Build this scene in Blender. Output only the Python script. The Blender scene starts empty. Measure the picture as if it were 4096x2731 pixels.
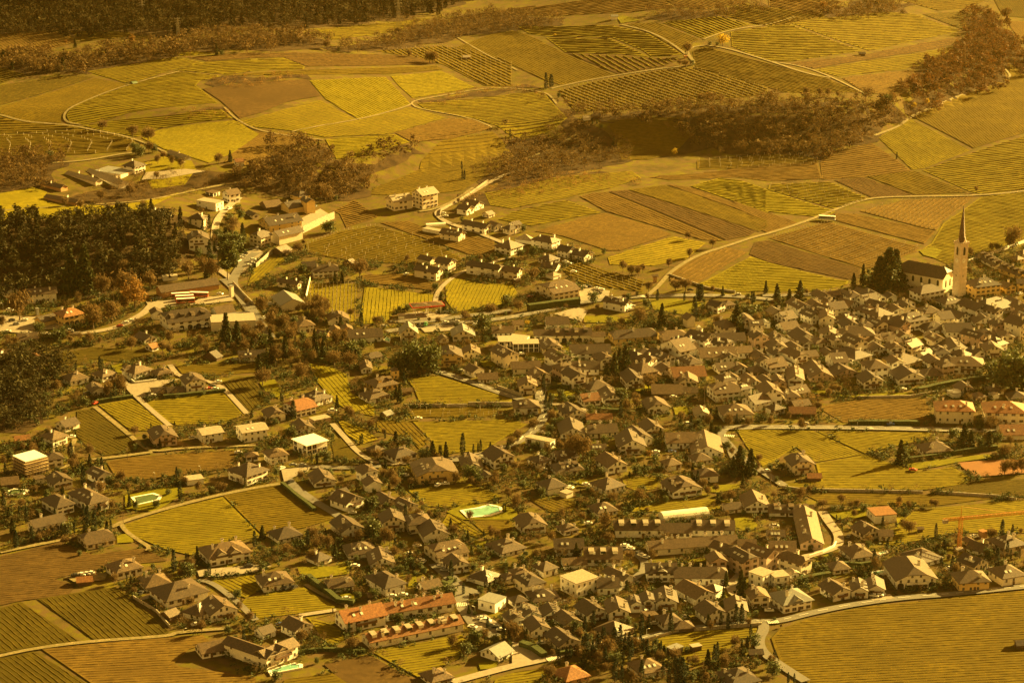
import bpy, math, random
import numpy as np
from mathutils import Vector, geometry
R = random.Random(7)
NR = np.random.default_rng(7)
SC = bpy.context.scene
COL = SC.collection

# ------------------------------------------------------------------ camera
CAM_H = 435.0
PITCH = math.radians(17.2)
TH = 0.2108                      # tan of half the horizontal field of view
F = 2048.0 / TH                  # focal length in photo pixels (photo 4096 x 2731)
cd = bpy.data.cameras.new('camera'); cam = bpy.data.objects.new('camera', cd); COL.objects.link(cam)
cam.location = (0, 0, CAM_H); cam.rotation_euler = (math.pi / 2 - PITCH, 0, 0)
cd.sensor_width = 36; cd.lens = 18 / TH; cd.clip_start = 5; cd.clip_end = 9000
SC.camera = cam
CP, SP = math.cos(PITCH), math.sin(PITCH)

# ------------------------------------------------------------------ coordinates read off the photo
TX = (0, 1024, 2048, 3072); TY = (0, 683, 1366, 2048); K = 2.296
def T(r, c, x, y): return (TX[c] + x / K, TY[r] + y / K)      # enlarged quarter-tiles of the photo
def V(x, y): return (x * 1.7415, y * 1.7415)                  # the whole photo at 2352 wide

def ray(px, py):
    u = (px - 2048) / F; v = -(py - 1365.5) / F
    return (u, CP + v * SP, -SP + v * CP)

# ------------------------------------------------------------------ terrain
def base_z(x, y):
    y = np.asarray(y, float); x = np.asarray(x, float)
    z = 0.016 * np.clip(y - 1500, 0, 1400)
    w = np.clip((y - 1550) / 300, 0, 1)
    z = z + w * (3.0 * np.sin(x / 95.0 + y / 210.0) + 2.2 * np.sin(y / 120.0 - x / 160.0 + 1.0))
    z = z + 0.8 * np.sin(x / 70.0 + 0.7) * np.sin(y / 85.0)
    return z
def _hit_with(fn, px, py):
    d = ray(px, py)
    t = np.linspace(750, 4600, 1600)
    zz = CAM_H + d[2] * t - fn(d[0] * t, d[1] * t)
    i = int(np.argmax(zz < 0))
    if zz[i] >= 0: i = len(t) - 1
    a, b = t[max(i - 1, 0)], t[i]
    for _ in range(12):
        m = .5 * (a + b)
        if CAM_H + d[2] * m - float(fn(d[0] * m, d[1] * m)) < 0: b = m
        else: a = m
    return (d[0] * b, d[1] * b)
ESC = []
def esc(pts, w):
    q = []
    for (x, y, h) in pts:
        X, Y = _hit_with(base_z, *V(x, y)); q.append((X, Y, h))
    q.sort(); X = np.array([a[0] for a in q]); G = np.arange(X[0] - 300, X[-1] + 300, 6.0); yf = np.interp(G, X, [a[1] for a in q]); h = np.interp(G, X, [float(a[2]) for a in q])
    def blur(v, sg):
        t = np.arange(-int(3 * sg / 6), int(3 * sg / 6) + 1) * 6.0; k = np.exp(-.5 * (t / sg) ** 2); n = len(t) // 2
        return np.convolve(np.pad(v, n, mode='edge'), k / k.sum(), mode='valid')
    ESC.append((G, blur(yf, 14), blur(h, 60), w))
esc([(150, 500, 0), (400, 500, 6), (540, 482, 13), (600, 478, 17), (700, 475, 20), (830, 440, 15), (960, 400, 11), (1160, 350, 10), (1300, 345, 13),
     (1400, 350, 18), (1600, 358, 25), (1850, 350, 25), (2000, 325, 19), (2090, 280, 13), (2200, 240, 10), (2352, 170, 8), (2700, 150, 0)], 55)
esc([(-500, 700, 24), (0, 690, 24), (350, 668, 21), (430, 612, 17), (480, 600, 9), (560, 580, 0)], 85)
esc([(-500, 372, 7), (0, 375, 7), (300, 372, 7), (600, 385, 3), (1000, 385, 0)], 60)
_hx = []; 
for (x, y) in [(-900, 95), (0, 92), (400, 85), (700, 70), (850, 45), (950, 10)]:
    X, Y = _hit_with(base_z, *V(x, y)); _hx.append((X, Y))
_hx.append((60, 2950)); _hx.append((500, 3600)); _hx.append((1500, 4300)); _hx.sort()
HX = np.array([a[0] for a in _hx]); HY = np.array([a[1] for a in _hx])
def tz(x, y):
    x = np.asarray(x, float); y = np.asarray(y, float)
    z = base_z(x, y)
    for (X, Y, H, w) in ESC:
        yf = np.interp(x, X, Y); h = np.interp(x, X, H)
        s = np.clip((y - yf) / w, 0, 1); z = z + h * s * s * (3 - 2 * s)
    yf = np.interp(x, HX, HY)
    d = np.clip(y - yf, 0, None)
    z = z + np.minimum(0.8 * d, 230 + 0.02 * d) * np.clip(d / 12, 0, 1)
    return z
def hit(px, py):
    return _hit_with(tz, px, py)
def P3(px, py, dz=0.0):
    X, Y = hit(px, py); return (X, Y, float(tz(X, Y)) + dz)
def pxof(X, Y, Z):
    dep = Y * CP - (Z - CAM_H) * SP; up = Y * SP + (Z - CAM_H) * CP
    return (2048 + F * X / dep, 1365.5 - F * up / dep)
def ppm(X, Y):                                             # photo pixels per metre
    dep = Y * CP + (CAM_H) * SP; return F / dep

# ------------------------------------------------------------------ materials
MATS = {}
def nodes(name):
    m = bpy.data.materials.new(name); m.use_nodes = True; nt = m.node_tree
    return m, nt, nt.nodes['Principled BSDF']
def mat(name, col, rough=.8, var=.25, scale=3.0, col2=None, det=4, spec=.3, coord='Object', bump=0, metal=0, trans=0, scale2=None, col3=None):
    if name in MATS: return MATS[name]
    m, nt, b = nodes(name); N = nt.nodes; L = nt.links
    b.inputs['Roughness'].default_value = rough
    b.inputs['Specular IOR Level'].default_value = spec
    b.inputs['Metallic'].default_value = metal
    tc = N.new('ShaderNodeTexCoord'); no = N.new('ShaderNodeTexNoise'); no.inputs['Scale'].default_value = scale
    no.inputs['Detail'].default_value = det; no.inputs['Roughness'].default_value = .6
    if coord == 'World':
        g = N.new('ShaderNodeNewGeometry'); L.new(g.outputs['Position'], no.inputs['Vector']); src = g.outputs['Position']
    else:
        L.new(tc.outputs[coord], no.inputs['Vector']); src = tc.outputs[coord]
    cr = N.new('ShaderNodeValToRGB'); L.new(no.outputs['Fac'], cr.inputs['Fac'])
    c2 = col2 or tuple(min(1, c * (1 + var)) for c in col)
    c1 = col if col2 else tuple(c * (1 - var) for c in col)
    cr.color_ramp.elements[0].position = .36; cr.color_ramp.elements[1].position = .64
    cr.color_ramp.elements[0].color = (*c1, 1); cr.color_ramp.elements[1].color = (*c2, 1)
    out = cr.outputs['Color']
    if scale2:
        n2 = N.new('ShaderNodeTexNoise'); n2.inputs['Scale'].default_value = scale2; n2.inputs['Detail'].default_value = 3
        L.new(src, n2.inputs['Vector'])
        r2 = N.new('ShaderNodeValToRGB'); r2.color_ramp.elements[0].position = .42; r2.color_ramp.elements[1].position = .62
        L.new(n2.outputs['Fac'], r2.inputs['Fac'])
        mx = N.new('ShaderNodeMixRGB'); L.new(r2.outputs['Color'], mx.inputs['Fac']); L.new(out, mx.inputs['Color1'])
        mx.inputs['Color2'].default_value = (*(col3 or c2), 1); out = mx.outputs['Color']
    L.new(out, b.inputs['Base Color'])
    if bump:
        bp = N.new('ShaderNodeBump'); bp.inputs['Strength'].default_value = bump; bp.inputs['Distance'].default_value = .1
        L.new(no.outputs['Fac'], bp.inputs['Height']); L.new(bp.outputs['Normal'], b.inputs['Normal'])
    if trans:
        # thin twigs and leaves let some light through
        tr = N.new('ShaderNodeBsdfTranslucent'); L.new(out, tr.inputs['Color'])
        ms = N.new('ShaderNodeMixShader'); ms.inputs['Fac'].default_value = trans
        L.new(b.outputs[0], ms.inputs[1]); L.new(tr.outputs[0], ms.inputs[2])
        L.new(ms.outputs[0], N['Material Output'].inputs['Surface'])
    MATS[name] = m
    return m

def tile_roof(name, col, col2, rough=.46):
    """clay tile roof: courses along the slope, mottled by weather"""
    if name in MATS: return MATS[name]
    m, nt, b = nodes(name); N = nt.nodes; L = nt.links
    tc = N.new('ShaderNodeTexCoord')
    no = N.new('ShaderNodeTexNoise'); no.inputs['Scale'].default_value = .9; no.inputs['Detail'].default_value = 8; no.inputs['Roughness'].default_value = .72
    L.new(tc.outputs['Object'], no.inputs['Vector'])
    oi = N.new('ShaderNodeObjectInfo')
    cr = N.new('ShaderNodeValToRGB'); cr.color_ramp.elements[0].position = .38; cr.color_ramp.elements[1].position = .62
    cr.color_ramp.elements[0].color = (*col, 1); cr.color_ramp.elements[1].color = (*col2, 1)
    L.new(no.outputs['Fac'], cr.inputs['Fac'])
    vo = N.new('ShaderNodeTexVoronoi'); vo.inputs['Scale'].default_value = 2.6; L.new(tc.outputs['Object'], vo.inputs['Vector'])
    hs = N.new('ShaderNodeHueSaturation'); L.new(cr.outputs['Color'], hs.inputs['Color'])
    mr = N.new('ShaderNodeMapRange'); mr.inputs['To Min'].default_value = .7; mr.inputs['To Max'].default_value = 1.35
    L.new(oi.outputs['Random'], mr.inputs['Value'])
    m2 = N.new('ShaderNodeMath'); m2.operation = 'MULTIPLY'
    m3 = N.new('ShaderNodeMapRange'); m3.inputs['To Min'].default_value = .72; m3.inputs['To Max'].default_value = 1.3
    sp = N.new('ShaderNodeSeparateColor'); L.new(vo.outputs['Color'], sp.inputs['Color']); L.new(sp.outputs[0], m3.inputs['Value'])
    L.new(mr.outputs[0], m2.inputs[0]); L.new(m3.outputs[0], m2.inputs[1])
    L.new(m2.outputs[0], hs.inputs['Value']); L.new(hs.outputs['Color'], b.inputs['Base Color'])
    b.inputs['Roughness'].default_value = rough; b.inputs['Specular IOR Level'].default_value = .5
    wv = N.new('ShaderNodeTexWave'); wv.bands_direction = 'Z'; wv.inputs['Scale'].default_value = 1.6; wv.inputs['Distortion'].default_value = 1.5
    L.new(tc.outputs['Object'], wv.inputs['Vector'])
    bp = N.new('ShaderNodeBump'); bp.inputs['Strength'].default_value = .5; bp.inputs['Distance'].default_value = .12
    L.new(wv.outputs['Fac'], bp.inputs['Height']); L.new(bp.outputs['Normal'], b.inputs['Normal'])
    MATS[name] = m
    return m

def plaster(name, col):
    return mat(name, col, rough=.9, var=.1, scale=.45, det=8, spec=.15, scale2=1.3, col3=tuple(c * .9 for c in col))
WALL = {'w': plaster('white_plaster', (.82, .79, .73)), 'c': plaster('cream_plaster', (.72, .64, .50)), 'y': plaster('yellow_plaster', (.68, .50, .22)),
        'o': plaster('ochre_plaster', (.45, .27, .14)), 'p': plaster('pink_plaster', (.56, .42, .33)), 'g': plaster('grey_render', (.36, .35, .32)),
        'b': mat('dark_timber', (.10, .06, .035), var=.35, scale=2)}
ROOF = {'d': tile_roof('dark_brown_tiles', (.042, .028, .016), (.080, .053, .030)), 'm': tile_roof('brown_tiles', (.066, .042, .021), (.12, .078, .040)),
        'r': tile_roof('red_tiles', (.14, .058, .020), (.23, .105, .036)), 'R': tile_roof('bright_red_tiles', (.145, .054, .018), (.22, .095, .032)),
        'g': mat('grey_metal_roof', (.20, .20, .19), rough=.35, var=.15, scale=1.2, spec=.6), 'l': mat('pale_roof', (.30, .25, .19), rough=.6, var=.2, scale=1.1),
        'W': mat('white_roof_membrane', (.78, .76, .70), rough=.7, var=.08, scale=.8)}
WNAME = {'w': 'white', 'c': 'cream', 'y': 'yellow', 'o': 'ochre', 'p': 'pinkish', 'g': 'grey', 'b': 'timber'}
RNAME = {'d': 'dark', 'm': 'brown', 'r': 'reddish', 'R': 'bright-red', 'g': 'grey', 'l': 'pale', 'W': 'white'}
M_GLASS = mat('window_glass', (.03, .03, .03), rough=.12, var=.2, spec=.7)
M_SHUT = mat('brown_shutters', (.13, .075, .04), rough=.7)
M_FRAME = mat('window_frame_paint', (.5, .45, .38), rough=.6)
M_WOOD = mat('balcony_wood', (.12, .065, .035), rough=.7, var=.3, scale=2)
M_WHITE = mat('white_paint', (.78, .76, .70), rough=.7, var=.05)
M_STONE = mat('wall_stone', (.32, .28, .22), rough=.9, var=.35, scale=1.2, det=8)
M_ASPH = mat('asphalt', (.12, .108, .09), rough=.75, var=.18, scale=.08, det=9, coord='World', scale2=.9, col3=(.14, .125, .105))
M_TRACK = mat('gravel_track', (.19, .145, .07), rough=.9, var=.25, scale=.3, det=8, coord='World', scale2=.8, col3=(.13, .11, .03))
M_PAVE = mat('pale_paving', (.24, .20, .15), rough=.8, var=.14, scale=.5, det=8, coord='World')
M_TRUNK = mat('bark', (.11, .075, .045), rough=.9, var=.3)
M_BARE = mat('bare_twigs', (.135, .088, .036), rough=.85, var=.3, scale=.3, trans=.3, coord='World', spec=.1)
M_BAREF = mat('bare_wood_twigs', (.080, .052, .020), rough=.85, var=.45, scale=.045, trans=.25, coord='World', spec=.1, scale2=.4, col3=(.14, .085, .028))
M_DARK = mat('dark_needles', (.042, .046, .012), rough=.8, var=.35, scale=.5, trans=.15, coord='World', spec=.15)
M_CYP = mat('cypress_needles', (.022, .030, .013), rough=.8, var=.3, scale=.6, trans=.1, coord='World', spec=.1)
M_OLIVE = mat('evergreen_leaves', (.075, .085, .025), rough=.7, var=.4, scale=.5, trans=.25, coord='World', spec=.25)
M_YEL = mat('yellow_leaves', (.42, .29, .035), rough=.8, var=.25, scale=.5, trans=.4, coord='World', spec=.1)
M_ORG = mat('orange_leaves', (.20, .11, .03), rough=.8, var=.3, scale=.5, trans=.35, coord='World', spec=.1)
M_HEDGE = mat('hedge_leaves', (.055, .065, .02), rough=.8, var=.45, scale=1.5, trans=.1, coord='World', spec=.15, bump=.5)
M_CROWNS = dict(b=M_BARE, c=M_CYP, f=M_DARK, p=M_DARK, e=M_OLIVE, y=M_YEL, o=M_ORG, s=M_OLIVE)

# ------------------------------------------------------------------ mesh helpers
def link(name, verts, faces, m=None, parent=None, smooth=False, mi=None, mats=None):
    me = bpy.data.meshes.new(name); me.from_pydata([tuple(v) for v in verts], [], faces)
    for q in (mats or ([m] if m else [])): me.materials.append(q)
    if mi is not None: me.polygons.foreach_set('material_index', mi)
    if smooth: me.polygons.foreach_set('use_smooth', [True] * len(me.polygons))
    o = bpy.data.objects.new(name, me); COL.objects.link(o)
    if parent: o.parent = parent
    return o
def link_np(name, v, f, m, parent=None, smooth=False):
    """v (n,3), f (k,3|4)"""
    me = bpy.data.meshes.new(name); v = np.asarray(v, np.float32); f = np.asarray(f, np.int32)
    me.vertices.add(len(v)); me.vertices.foreach_set('co', v.ravel())
    k = f.shape[1]; me.loops.add(f.size); me.loops.foreach_set('vertex_index', f.ravel())
    me.polygons.add(len(f)); me.polygons.foreach_set('loop_start', np.arange(0, f.size, k, dtype=np.int32))
    if smooth: me.polygons.foreach_set('use_smooth', np.ones(len(f), bool))
    me.update(calc_edges=True); me.validate()
    me.materials.append(m)
    o = bpy.data.objects.new(name, me); COL.objects.link(o)
    if parent: o.parent = parent
    return o
def empty(name, loc, rz=0.0):
    o = bpy.data.objects.new(name, None); COL.objects.link(o); o.location = loc; o.rotation_euler = (0, 0, rz); o.empty_display_size = 1
    return o
def tag(o, label=None, cat=None, group=None, kind=None):
    if label: o['label'] = label
    if cat: o['category'] = cat
    if group: o['group'] = group
    if kind: o['kind'] = kind
    return o
class MB:
    def __init__(s): s.v = []; s.f = []; s.mi = []
    def box(s, x0, x1, y0, y1, z0, z1, mi=0):
        b = len(s.v)
        s.v += [(x0, y0, z0), (x1, y0, z0), (x1, y1, z0), (x0, y1, z0), (x0, y0, z1), (x1, y0, z1), (x1, y1, z1), (x0, y1, z1)]
        s.f += [(b, b + 3, b + 2, b + 1), (b + 4, b + 5, b + 6, b + 7), (b, b + 1, b + 5, b + 4), (b + 1, b + 2, b + 6, b + 5), (b + 2, b + 3, b + 7, b + 6), (b + 3, b, b + 4, b + 7)]
        s.mi += [mi] * 6
    def tube(s, a, b, r0, r1, n=6, mi=0, cap=True):
        a = Vector(a); b = Vector(b); d = (b - a)
        if d.length < 1e-6: return
        d.normalize(); u = d.orthogonal().normalized(); w = d.cross(u); k = len(s.v)
        for (p, r) in ((a, r0), (b, r1)):
            for i in range(n):
                t = 2 * math.pi * i / n; q = p + u * (r * math.cos(t)) + w * (r * math.sin(t)); s.v.append(tuple(q))
        for i in range(n):
            j = (i + 1) % n; s.f.append((k + i, k + j, k + n + j, k + n + i)); s.mi.append(mi)
        if cap:
            s.f.append(tuple(k + n + i for i in range(n))); s.mi.append(mi)
    def poly(s, pts, mi=0):
        b = len(s.v); s.v += list(pts); s.f.append(tuple(range(b, b + len(pts)))); s.mi.append(mi)
    def build(s, name, m, parent=None, smooth=False):
        mats = m if isinstance(m, (list, tuple)) else [m]
        return link(name, s.v, s.f, None, parent, smooth, s.mi, mats)

def dens(poly, step):
    out = []
    n = len(poly)
    for i in range(n):
        a = Vector(poly[i]); b = Vector(poly[(i + 1) % n]); k = max(1, int((b - a).length / step))
        for j in range(k): out.append(a.lerp(b, j / k))
    return out
def inside(poly, X, Y):
    X = np.asarray(X, float); Y = np.asarray(Y, float); r = np.zeros(X.shape, bool); n = len(poly); j = n - 1
    for i in range(n):
        xi, yi = poly[i]; xj, yj = poly[j]
        c = ((yi > Y) != (yj > Y)) & (X < (xj - xi) * (Y - yi) / ((yj - yi) or 1e-9) + xi); r ^= c; j = i
    return r
def drape(name, poly, dz, m, step=9.0, kind='structure', label=None, cat=None):
    """a sheet cut to the outline poly (world x, y) laid on the terrain"""
    b = dens(poly, step)
    pts = [Vector((p[0], p[1])) for p in b]; nb = len(pts)
    xs = [p[0] for p in pts]; ys = [p[1] for p in pts]
    gx = np.arange(min(xs) + step / 2, max(xs), step); gy = np.arange(min(ys) + step / 2, max(ys), step)
    if len(gx) and len(gy):
        X, Y = np.meshgrid(gx, gy); q = inside([(p[0], p[1]) for p in pts], X, Y)
        pts += [Vector((float(a), float(c))) for a, c in zip(X[q], Y[q])]
    r = geometry.delaunay_2d_cdt(pts, [], [list(range(nb))], 1, 1e-4)
    v = np.array([(p[0], p[1]) for p in r[0]]); f = r[2]
    if len(f) == 0: return None
    z = tz(v[:, 0], v[:, 1]) + dz
    o = link(name, np.column_stack([v, z]).tolist(), [tuple(x) for x in f], m)
    me = o.data
    if me.polygons and sum(p.normal.z for p in me.polygons) < 0: me.flip_normals()
    return tag(o, label, cat, None, kind)
def smooth_line(pts, it=2):
    pts = [Vector(p) for p in pts]
    for _ in range(it):
        q = [pts[0]]
        for a, b in zip(pts, pts[1:]): q += [a.lerp(b, .25), a.lerp(b, .75)]
        q.append(pts[-1]); pts = q
    return pts
def resample(pts, step):
    out = [pts[0]]
    for a, b in zip(pts, pts[1:]):
        k = max(1, int((b - a).length / step))
        for j in range(1, k + 1): out.append(a.lerp(b, j / k))
    return out
ROADL = []
def ribbon(name, pts, w, dz, m, kind='structure'):
    L = resample(smooth_line(pts), 5.0); ROADL.append((L, w)); v = []; f = []
    for i, p in enumerate(L):
        d = (L[min(i + 1, len(L) - 1)] - L[max(i - 1, 0)]); d = Vector((d[0], d[1])).normalized(); n = Vector((-d[1], d[0]))
        for s in (-1, 0, 1):
            q = Vector((p[0], p[1])) + n * (s * w / 2); v.append((q[0], q[1], float(tz(q[0], q[1])) + dz))
    for i in range(len(L) - 1):
        a = i * 3; f += [(a, a + 1, a + 4, a + 3), (a + 1, a + 2, a + 5, a + 4)]
    o = link(name, v, f, m)
    if sum(p.normal.z for p in o.data.polygons) < 0: o.data.flip_normals()
    return tag(o, kind=kind)
# ------------------------------------------------------------------ buildings
RECTS = []
OCC = []                                                     # occupied discs (x, y, r) so that scattered trees stay off the houses
THINGS = []                                                  # (object, what it is, pixel x, pixel y, handwritten label or None)
MARKS = []                                                   # named landmarks (name, px, py, object)
WIN_ME = {}
def win_mesh(kind):
    if kind in WIN_ME: return WIN_ME[kind]
    b = MB(); w, h = (.5, .68)
    if kind == 'shop': w, h = 1.2, 1.1
    if kind == 'arch': w, h = 1.0, 1.25
    # local: x along the wall, -y outward, z up, centred; frame proud of the pane
    if kind == 'arch':
        pts = [(-w, -h), (w, -h)] + [(w * math.cos(t), h * .25 + w * math.sin(t)) for t in [math.pi * k / 8 for k in range(9)]]
        b.poly([(p[0], -.06, p[1]) for p in pts], 0)
    else:
        b.box(-w, w, -.05, .04, -h, h, 0); b.box(-.04, .04, -.09, -.05, -h, h, 1); b.box(-w - .1, w + .1, -.16, .02, -h - .12, -h - .01, 1)
    if kind == 'shut':
        b.box(-w - .55, -w - .03, -.11, .0, -h, h, 2); b.box(w + .03, w + .55, -.11, .0, -h, h, 2)
    o = b.build('window', [M_GLASS, M_FRAME, M_SHUT]); me = o.data; bpy.data.objects.remove(o); WIN_ME[kind] = me
    return me
def put_window(parent, kind, face, u, z, W, D):
    o = bpy.data.objects.new('window', win_mesh(kind)); COL.objects.link(o); o.parent = parent
    if face == 'f': o.location = (u, 0, z)
    else: o.location = (0, u, z); o.rotation_euler = (0, 0, -math.pi / 2)
    return o
CH_ME = {}
def chimney(parent, x, y, zb, sc=1.0):
    k = 0
    if k not in CH_ME:
        b = MB(); b.box(-.42, .42, -.42, .42, -1.5, 1.25, 0); b.box(-.55, .55, -.55, .55, 1.25, 1.4, 0); b.box(-.4, .4, -.4, .4, 1.4, 1.6, 1); b.box(-.55, .55, -.55, .55, 1.6, 1.7, 1)
        o = b.build('chimney', [M_WHITE, M_TRUNK]); CH_ME[k] = o.data; bpy.data.objects.remove(o)
    o = bpy.data.objects.new('chimney', CH_ME[k]); COL.objects.link(o); o.parent = parent; o.location = (x, y, zb); o.scale = (sc, sc, sc)
    return o
SKY_ME = []
def skylight(parent, x, y, z, tilt, axis):
    if not SKY_ME:
        b = MB(); b.box(-.55, .55, -.75, .75, 0, .14, 0); b.box(-.62, .62, -.82, .82, -.05, .09, 1)
        m = mat('skylight_glass', (.55, .55, .5), rough=.12, var=.1, spec=.9)
        o = b.build('skylight', [m, M_FRAME]); SKY_ME.append(o.data); bpy.data.objects.remove(o)
    o = bpy.data.objects.new('skylight', SKY_ME[0]); COL.objects.link(o); o.parent = parent; o.location = (x, y, z)
    o.rotation_euler = (tilt, 0, 0) if axis == 'x' else (0, -tilt, 0)
    return o

def roof_shape(L, S, h, o, k, kind):
    """ridge along x over [0,L], span S in y, eaves at h, overhang o, slope k. returns verts, faces of the top skin"""
    s = S / 2; R_ = k * s; z0 = h - k * o; v = []; f = []
    e = {'G': -o, 'H': min(s, L / 2 - .01) if L > 1 else 0, 'K': min(.45 * s, L * .3)}[kind]
    ends = []
    for sx in (0, 1):
        X = lambda t: t if sx == 0 else L - t
        A = len(v); v += [(X(-o), -o, z0), (X(-o), S + o, z0)]
        if kind == 'K':
            g = .5; y1 = s * g; v += [(X(-o), y1, h + k * y1), (X(-o), S - y1, h + k * y1)]
        Rg = len(v); v.append((X(e), s, h + R_)); ends.append((A, Rg))
        if kind == 'H': f.append((A, Rg, A + 1) if sx == 0 else (A, A + 1, Rg))
        if kind == 'K': f.append((A + 2, Rg, A + 3) if sx == 0 else (A + 2, A + 3, Rg))
    (A, Ra), (B, Rb) = ends
    if kind == 'K': f += [(A, B, B + 2, Rb, Ra, A + 2), (B + 1, A + 1, A + 3, Ra, Rb, B + 3)]
    else: f += [(A, B, Rb, Ra), (B + 1, A + 1, Ra, Rb)]
    return v, f
def thicken(v, f, t):
    n = len(v); V2 = list(v) + [(a, b, c - t) for a, b, c in v]
    F2 = list(f) + [tuple(reversed([i + n for i in q])) for q in f]; E = {}
    for q in f:
        for i in range(len(q)):
            a, b = q[i], q[(i + 1) % len(q)]; E[(a, b)] = 1
    for (a, b) in list(E):
        if (b, a) not in E: F2.append((b, a, a + n, b + n))
    return V2, F2
def swap(v): return [(y, x, z) for x, y, z in v]

def house(px, py, l, r, hp, asp=1.0, rf='G', wc='w', rc='d', flags='', name=None, label=None, oname='house', cat='house', rot=None):
    """px,py: photo pixels of the nearest foot corner; l, r: how far (tile px) the left and the front wall reach; hp: wall height in tile px"""
    X, Y = hit(px, py); s = ppm(X, Y)
    al = math.atan2(X, Y); l *= 1.0 / K; r *= 1.01 / K; hp /= K
    if rot is None: psi = math.atan2(l, asp * r)
    else: psi = math.radians(rot)
    psi = max(math.radians(3), min(math.radians(80), psi))
    th = math.atan2(CAM_H, math.hypot(X, Y))
    W = r / (s * math.cos(psi)); D = W * asp if l > r * .12 or rot is None else l / (s * math.sin(psi))
    if rf[0] in 'GHKS' and max(W, D) < 40: D *= 1.05
    h = hp / (s * math.cos(th)) * .97
    rz = psi - al
    ca, sa = math.cos(rz), math.sin(rz)
    cs = [(X, Y), (X + W * ca, Y + W * sa), (X + W * ca - D * sa, Y + W * sa + D * ca), (X - D * sa, Y + D * ca)]
    zs = [float(tz(a, b)) for a, b in cs]; z0 = zs[0]; zmin = min(zs) - z0 - .6; 
    over = max(0, max(zs) - z0); h = max(h, 2.4)
    if over > h * .5: h = h + 0.3 * over
    cx = sum(a for a, b in cs) / 4; cy = sum(b for a, b in cs) / 4
    OCC.append((cx, cy, .62 * max(W, D) + 1.5, W, D)); RECTS.append(cs)
    e = empty(oname, (X, Y, z0), rz)
    roof = rf[0]; axis = rf[1:] if len(rf) > 1 else ('R' if roof in 'S' else 'L')
    # axis L: ridge runs away along the left wall; R: ridge parallel to the front wall
    kind = {'G': 'G', 'S': 'G', 'H': 'H', 'K': 'K'}.get(roof)
    if roof in 'HK' and axis in ('S', 'R'): axis = 'R'
    elif roof in 'HK': axis = 'L'
    span = (W if axis == 'L' else D); Lr = (D if axis == 'L' else W)
    k = .52 if span < 14 else (.46 if span < 20 else .38)
    if 'v' in flags: k = .28
    if 'V' in flags: k = .8
    ov = .95 if h > 4 else .6
    w = MB(); w.box(0, W, 0, D, zmin, h - .02)
    wm = WALL[wc]
    if kind:
        # attic under the roof
        iv, jf = roof_shape(Lr, span, h, 0, k, kind)
        iv = [(a, b, c - .16) for a, b, c in iv]
        if kind == 'G' or kind == 'K':
            n0 = len(w.v); sp = span / 2
            if axis == 'L':
                for yy in (0, D):
                    if kind == 'G': w.poly([(0, yy, h - .16), (sp, yy, h + k * sp - .18), (W, yy, h - .16)])
                    else: w.poly([(0, yy, h - .16), (sp * .5, yy, h + k * sp * .5 - .18), (W - sp * .5, yy, h + k * sp * .5 - .18), (W, yy, h - .16)])
            else:
                for xx in (0, W):
                    if kind == 'G': w.poly([(xx, 0, h - .16), (xx, sp, h + k * sp - .18), (xx, D, h - .16)])
                    else: w.poly([(xx, 0, h - .16), (xx, sp * .5, h + k * sp * .5 - .18), (xx, D - sp * .5, h + k * sp * .5 - .18), (xx, D, h - .16)])
    w.build('wall', wm, e)
    rise = 0
    if kind:
        v, f = roof_shape(Lr, span, h, ov, k, kind)
        if axis == 'L': v = swap(v); f = [tuple(reversed(q)) for q in f]
        v, f = thicken(v, f, .28); ro = link('roof', v, f, ROOF[rc], e); rise = k * span / 2
    elif roof == 'T':
        b = MB(); o = .8 if 'o' in flags else .25
        b.box(-o, W + o, -o, D + o, h, h + .35); ro = b.build('roof', ROOF[rc], e)
    else:                                                    # pyramid
        o = .4; kk = 1.0 if 'V' in flags else .5; hh = kk * min(W, D) / 2
        v = [(-o, -o, h), (W + o, -o, h), (W + o, D + o, h), (-o, D + o, h), (W / 2, D / 2, h + hh)]
        ro = link('roof', v, [(0, 1, 4), (1, 2, 4), (2, 3, 4), (3, 0, 4), (3, 2, 1, 0)], ROOF[rc], e)
    rr = R.random
    # chimneys
    if kind and 'x' not in flags:
        nc = 0
        for ch in flags:
            if ch.isdigit(): nc = int(ch)
        if nc == 0: nc = 1 if W * D > 60 else 0
        if nc == 1 and W * D > 150 and rr() < .5: nc = 2
        for i in range(nc):
            t = (i + .35 + .3 * rr()) / nc; off = (.12 + .22 * rr()) * (1 if rr() < .6 else -1)
            tt = min(max(t, .15), .85)
            if axis == 'L': cx_, cy_ = W * (.5 + off), D * tt
            else: cx_, cy_ = W * tt, D * (.5 + off)
            chimney(ro, cx_, cy_, h + rise - k * abs(off) * span + .2, .9 + .4 * rr())
    if kind and 'l' in flags or (kind and W * D > 110 and rr() < .35):
        for i in range(3 if 'l' in flags else 2):
            if axis == 'L': skylight(ro, W * .2 , D * (.25 + .2 * i), h + k * W * .2 + .03, math.atan(k), 'y')
            else: skylight(ro, W * (.25 + .2 * i), D * .2, h + k * D * .2 + .03, math.atan(k), 'x')
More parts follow.
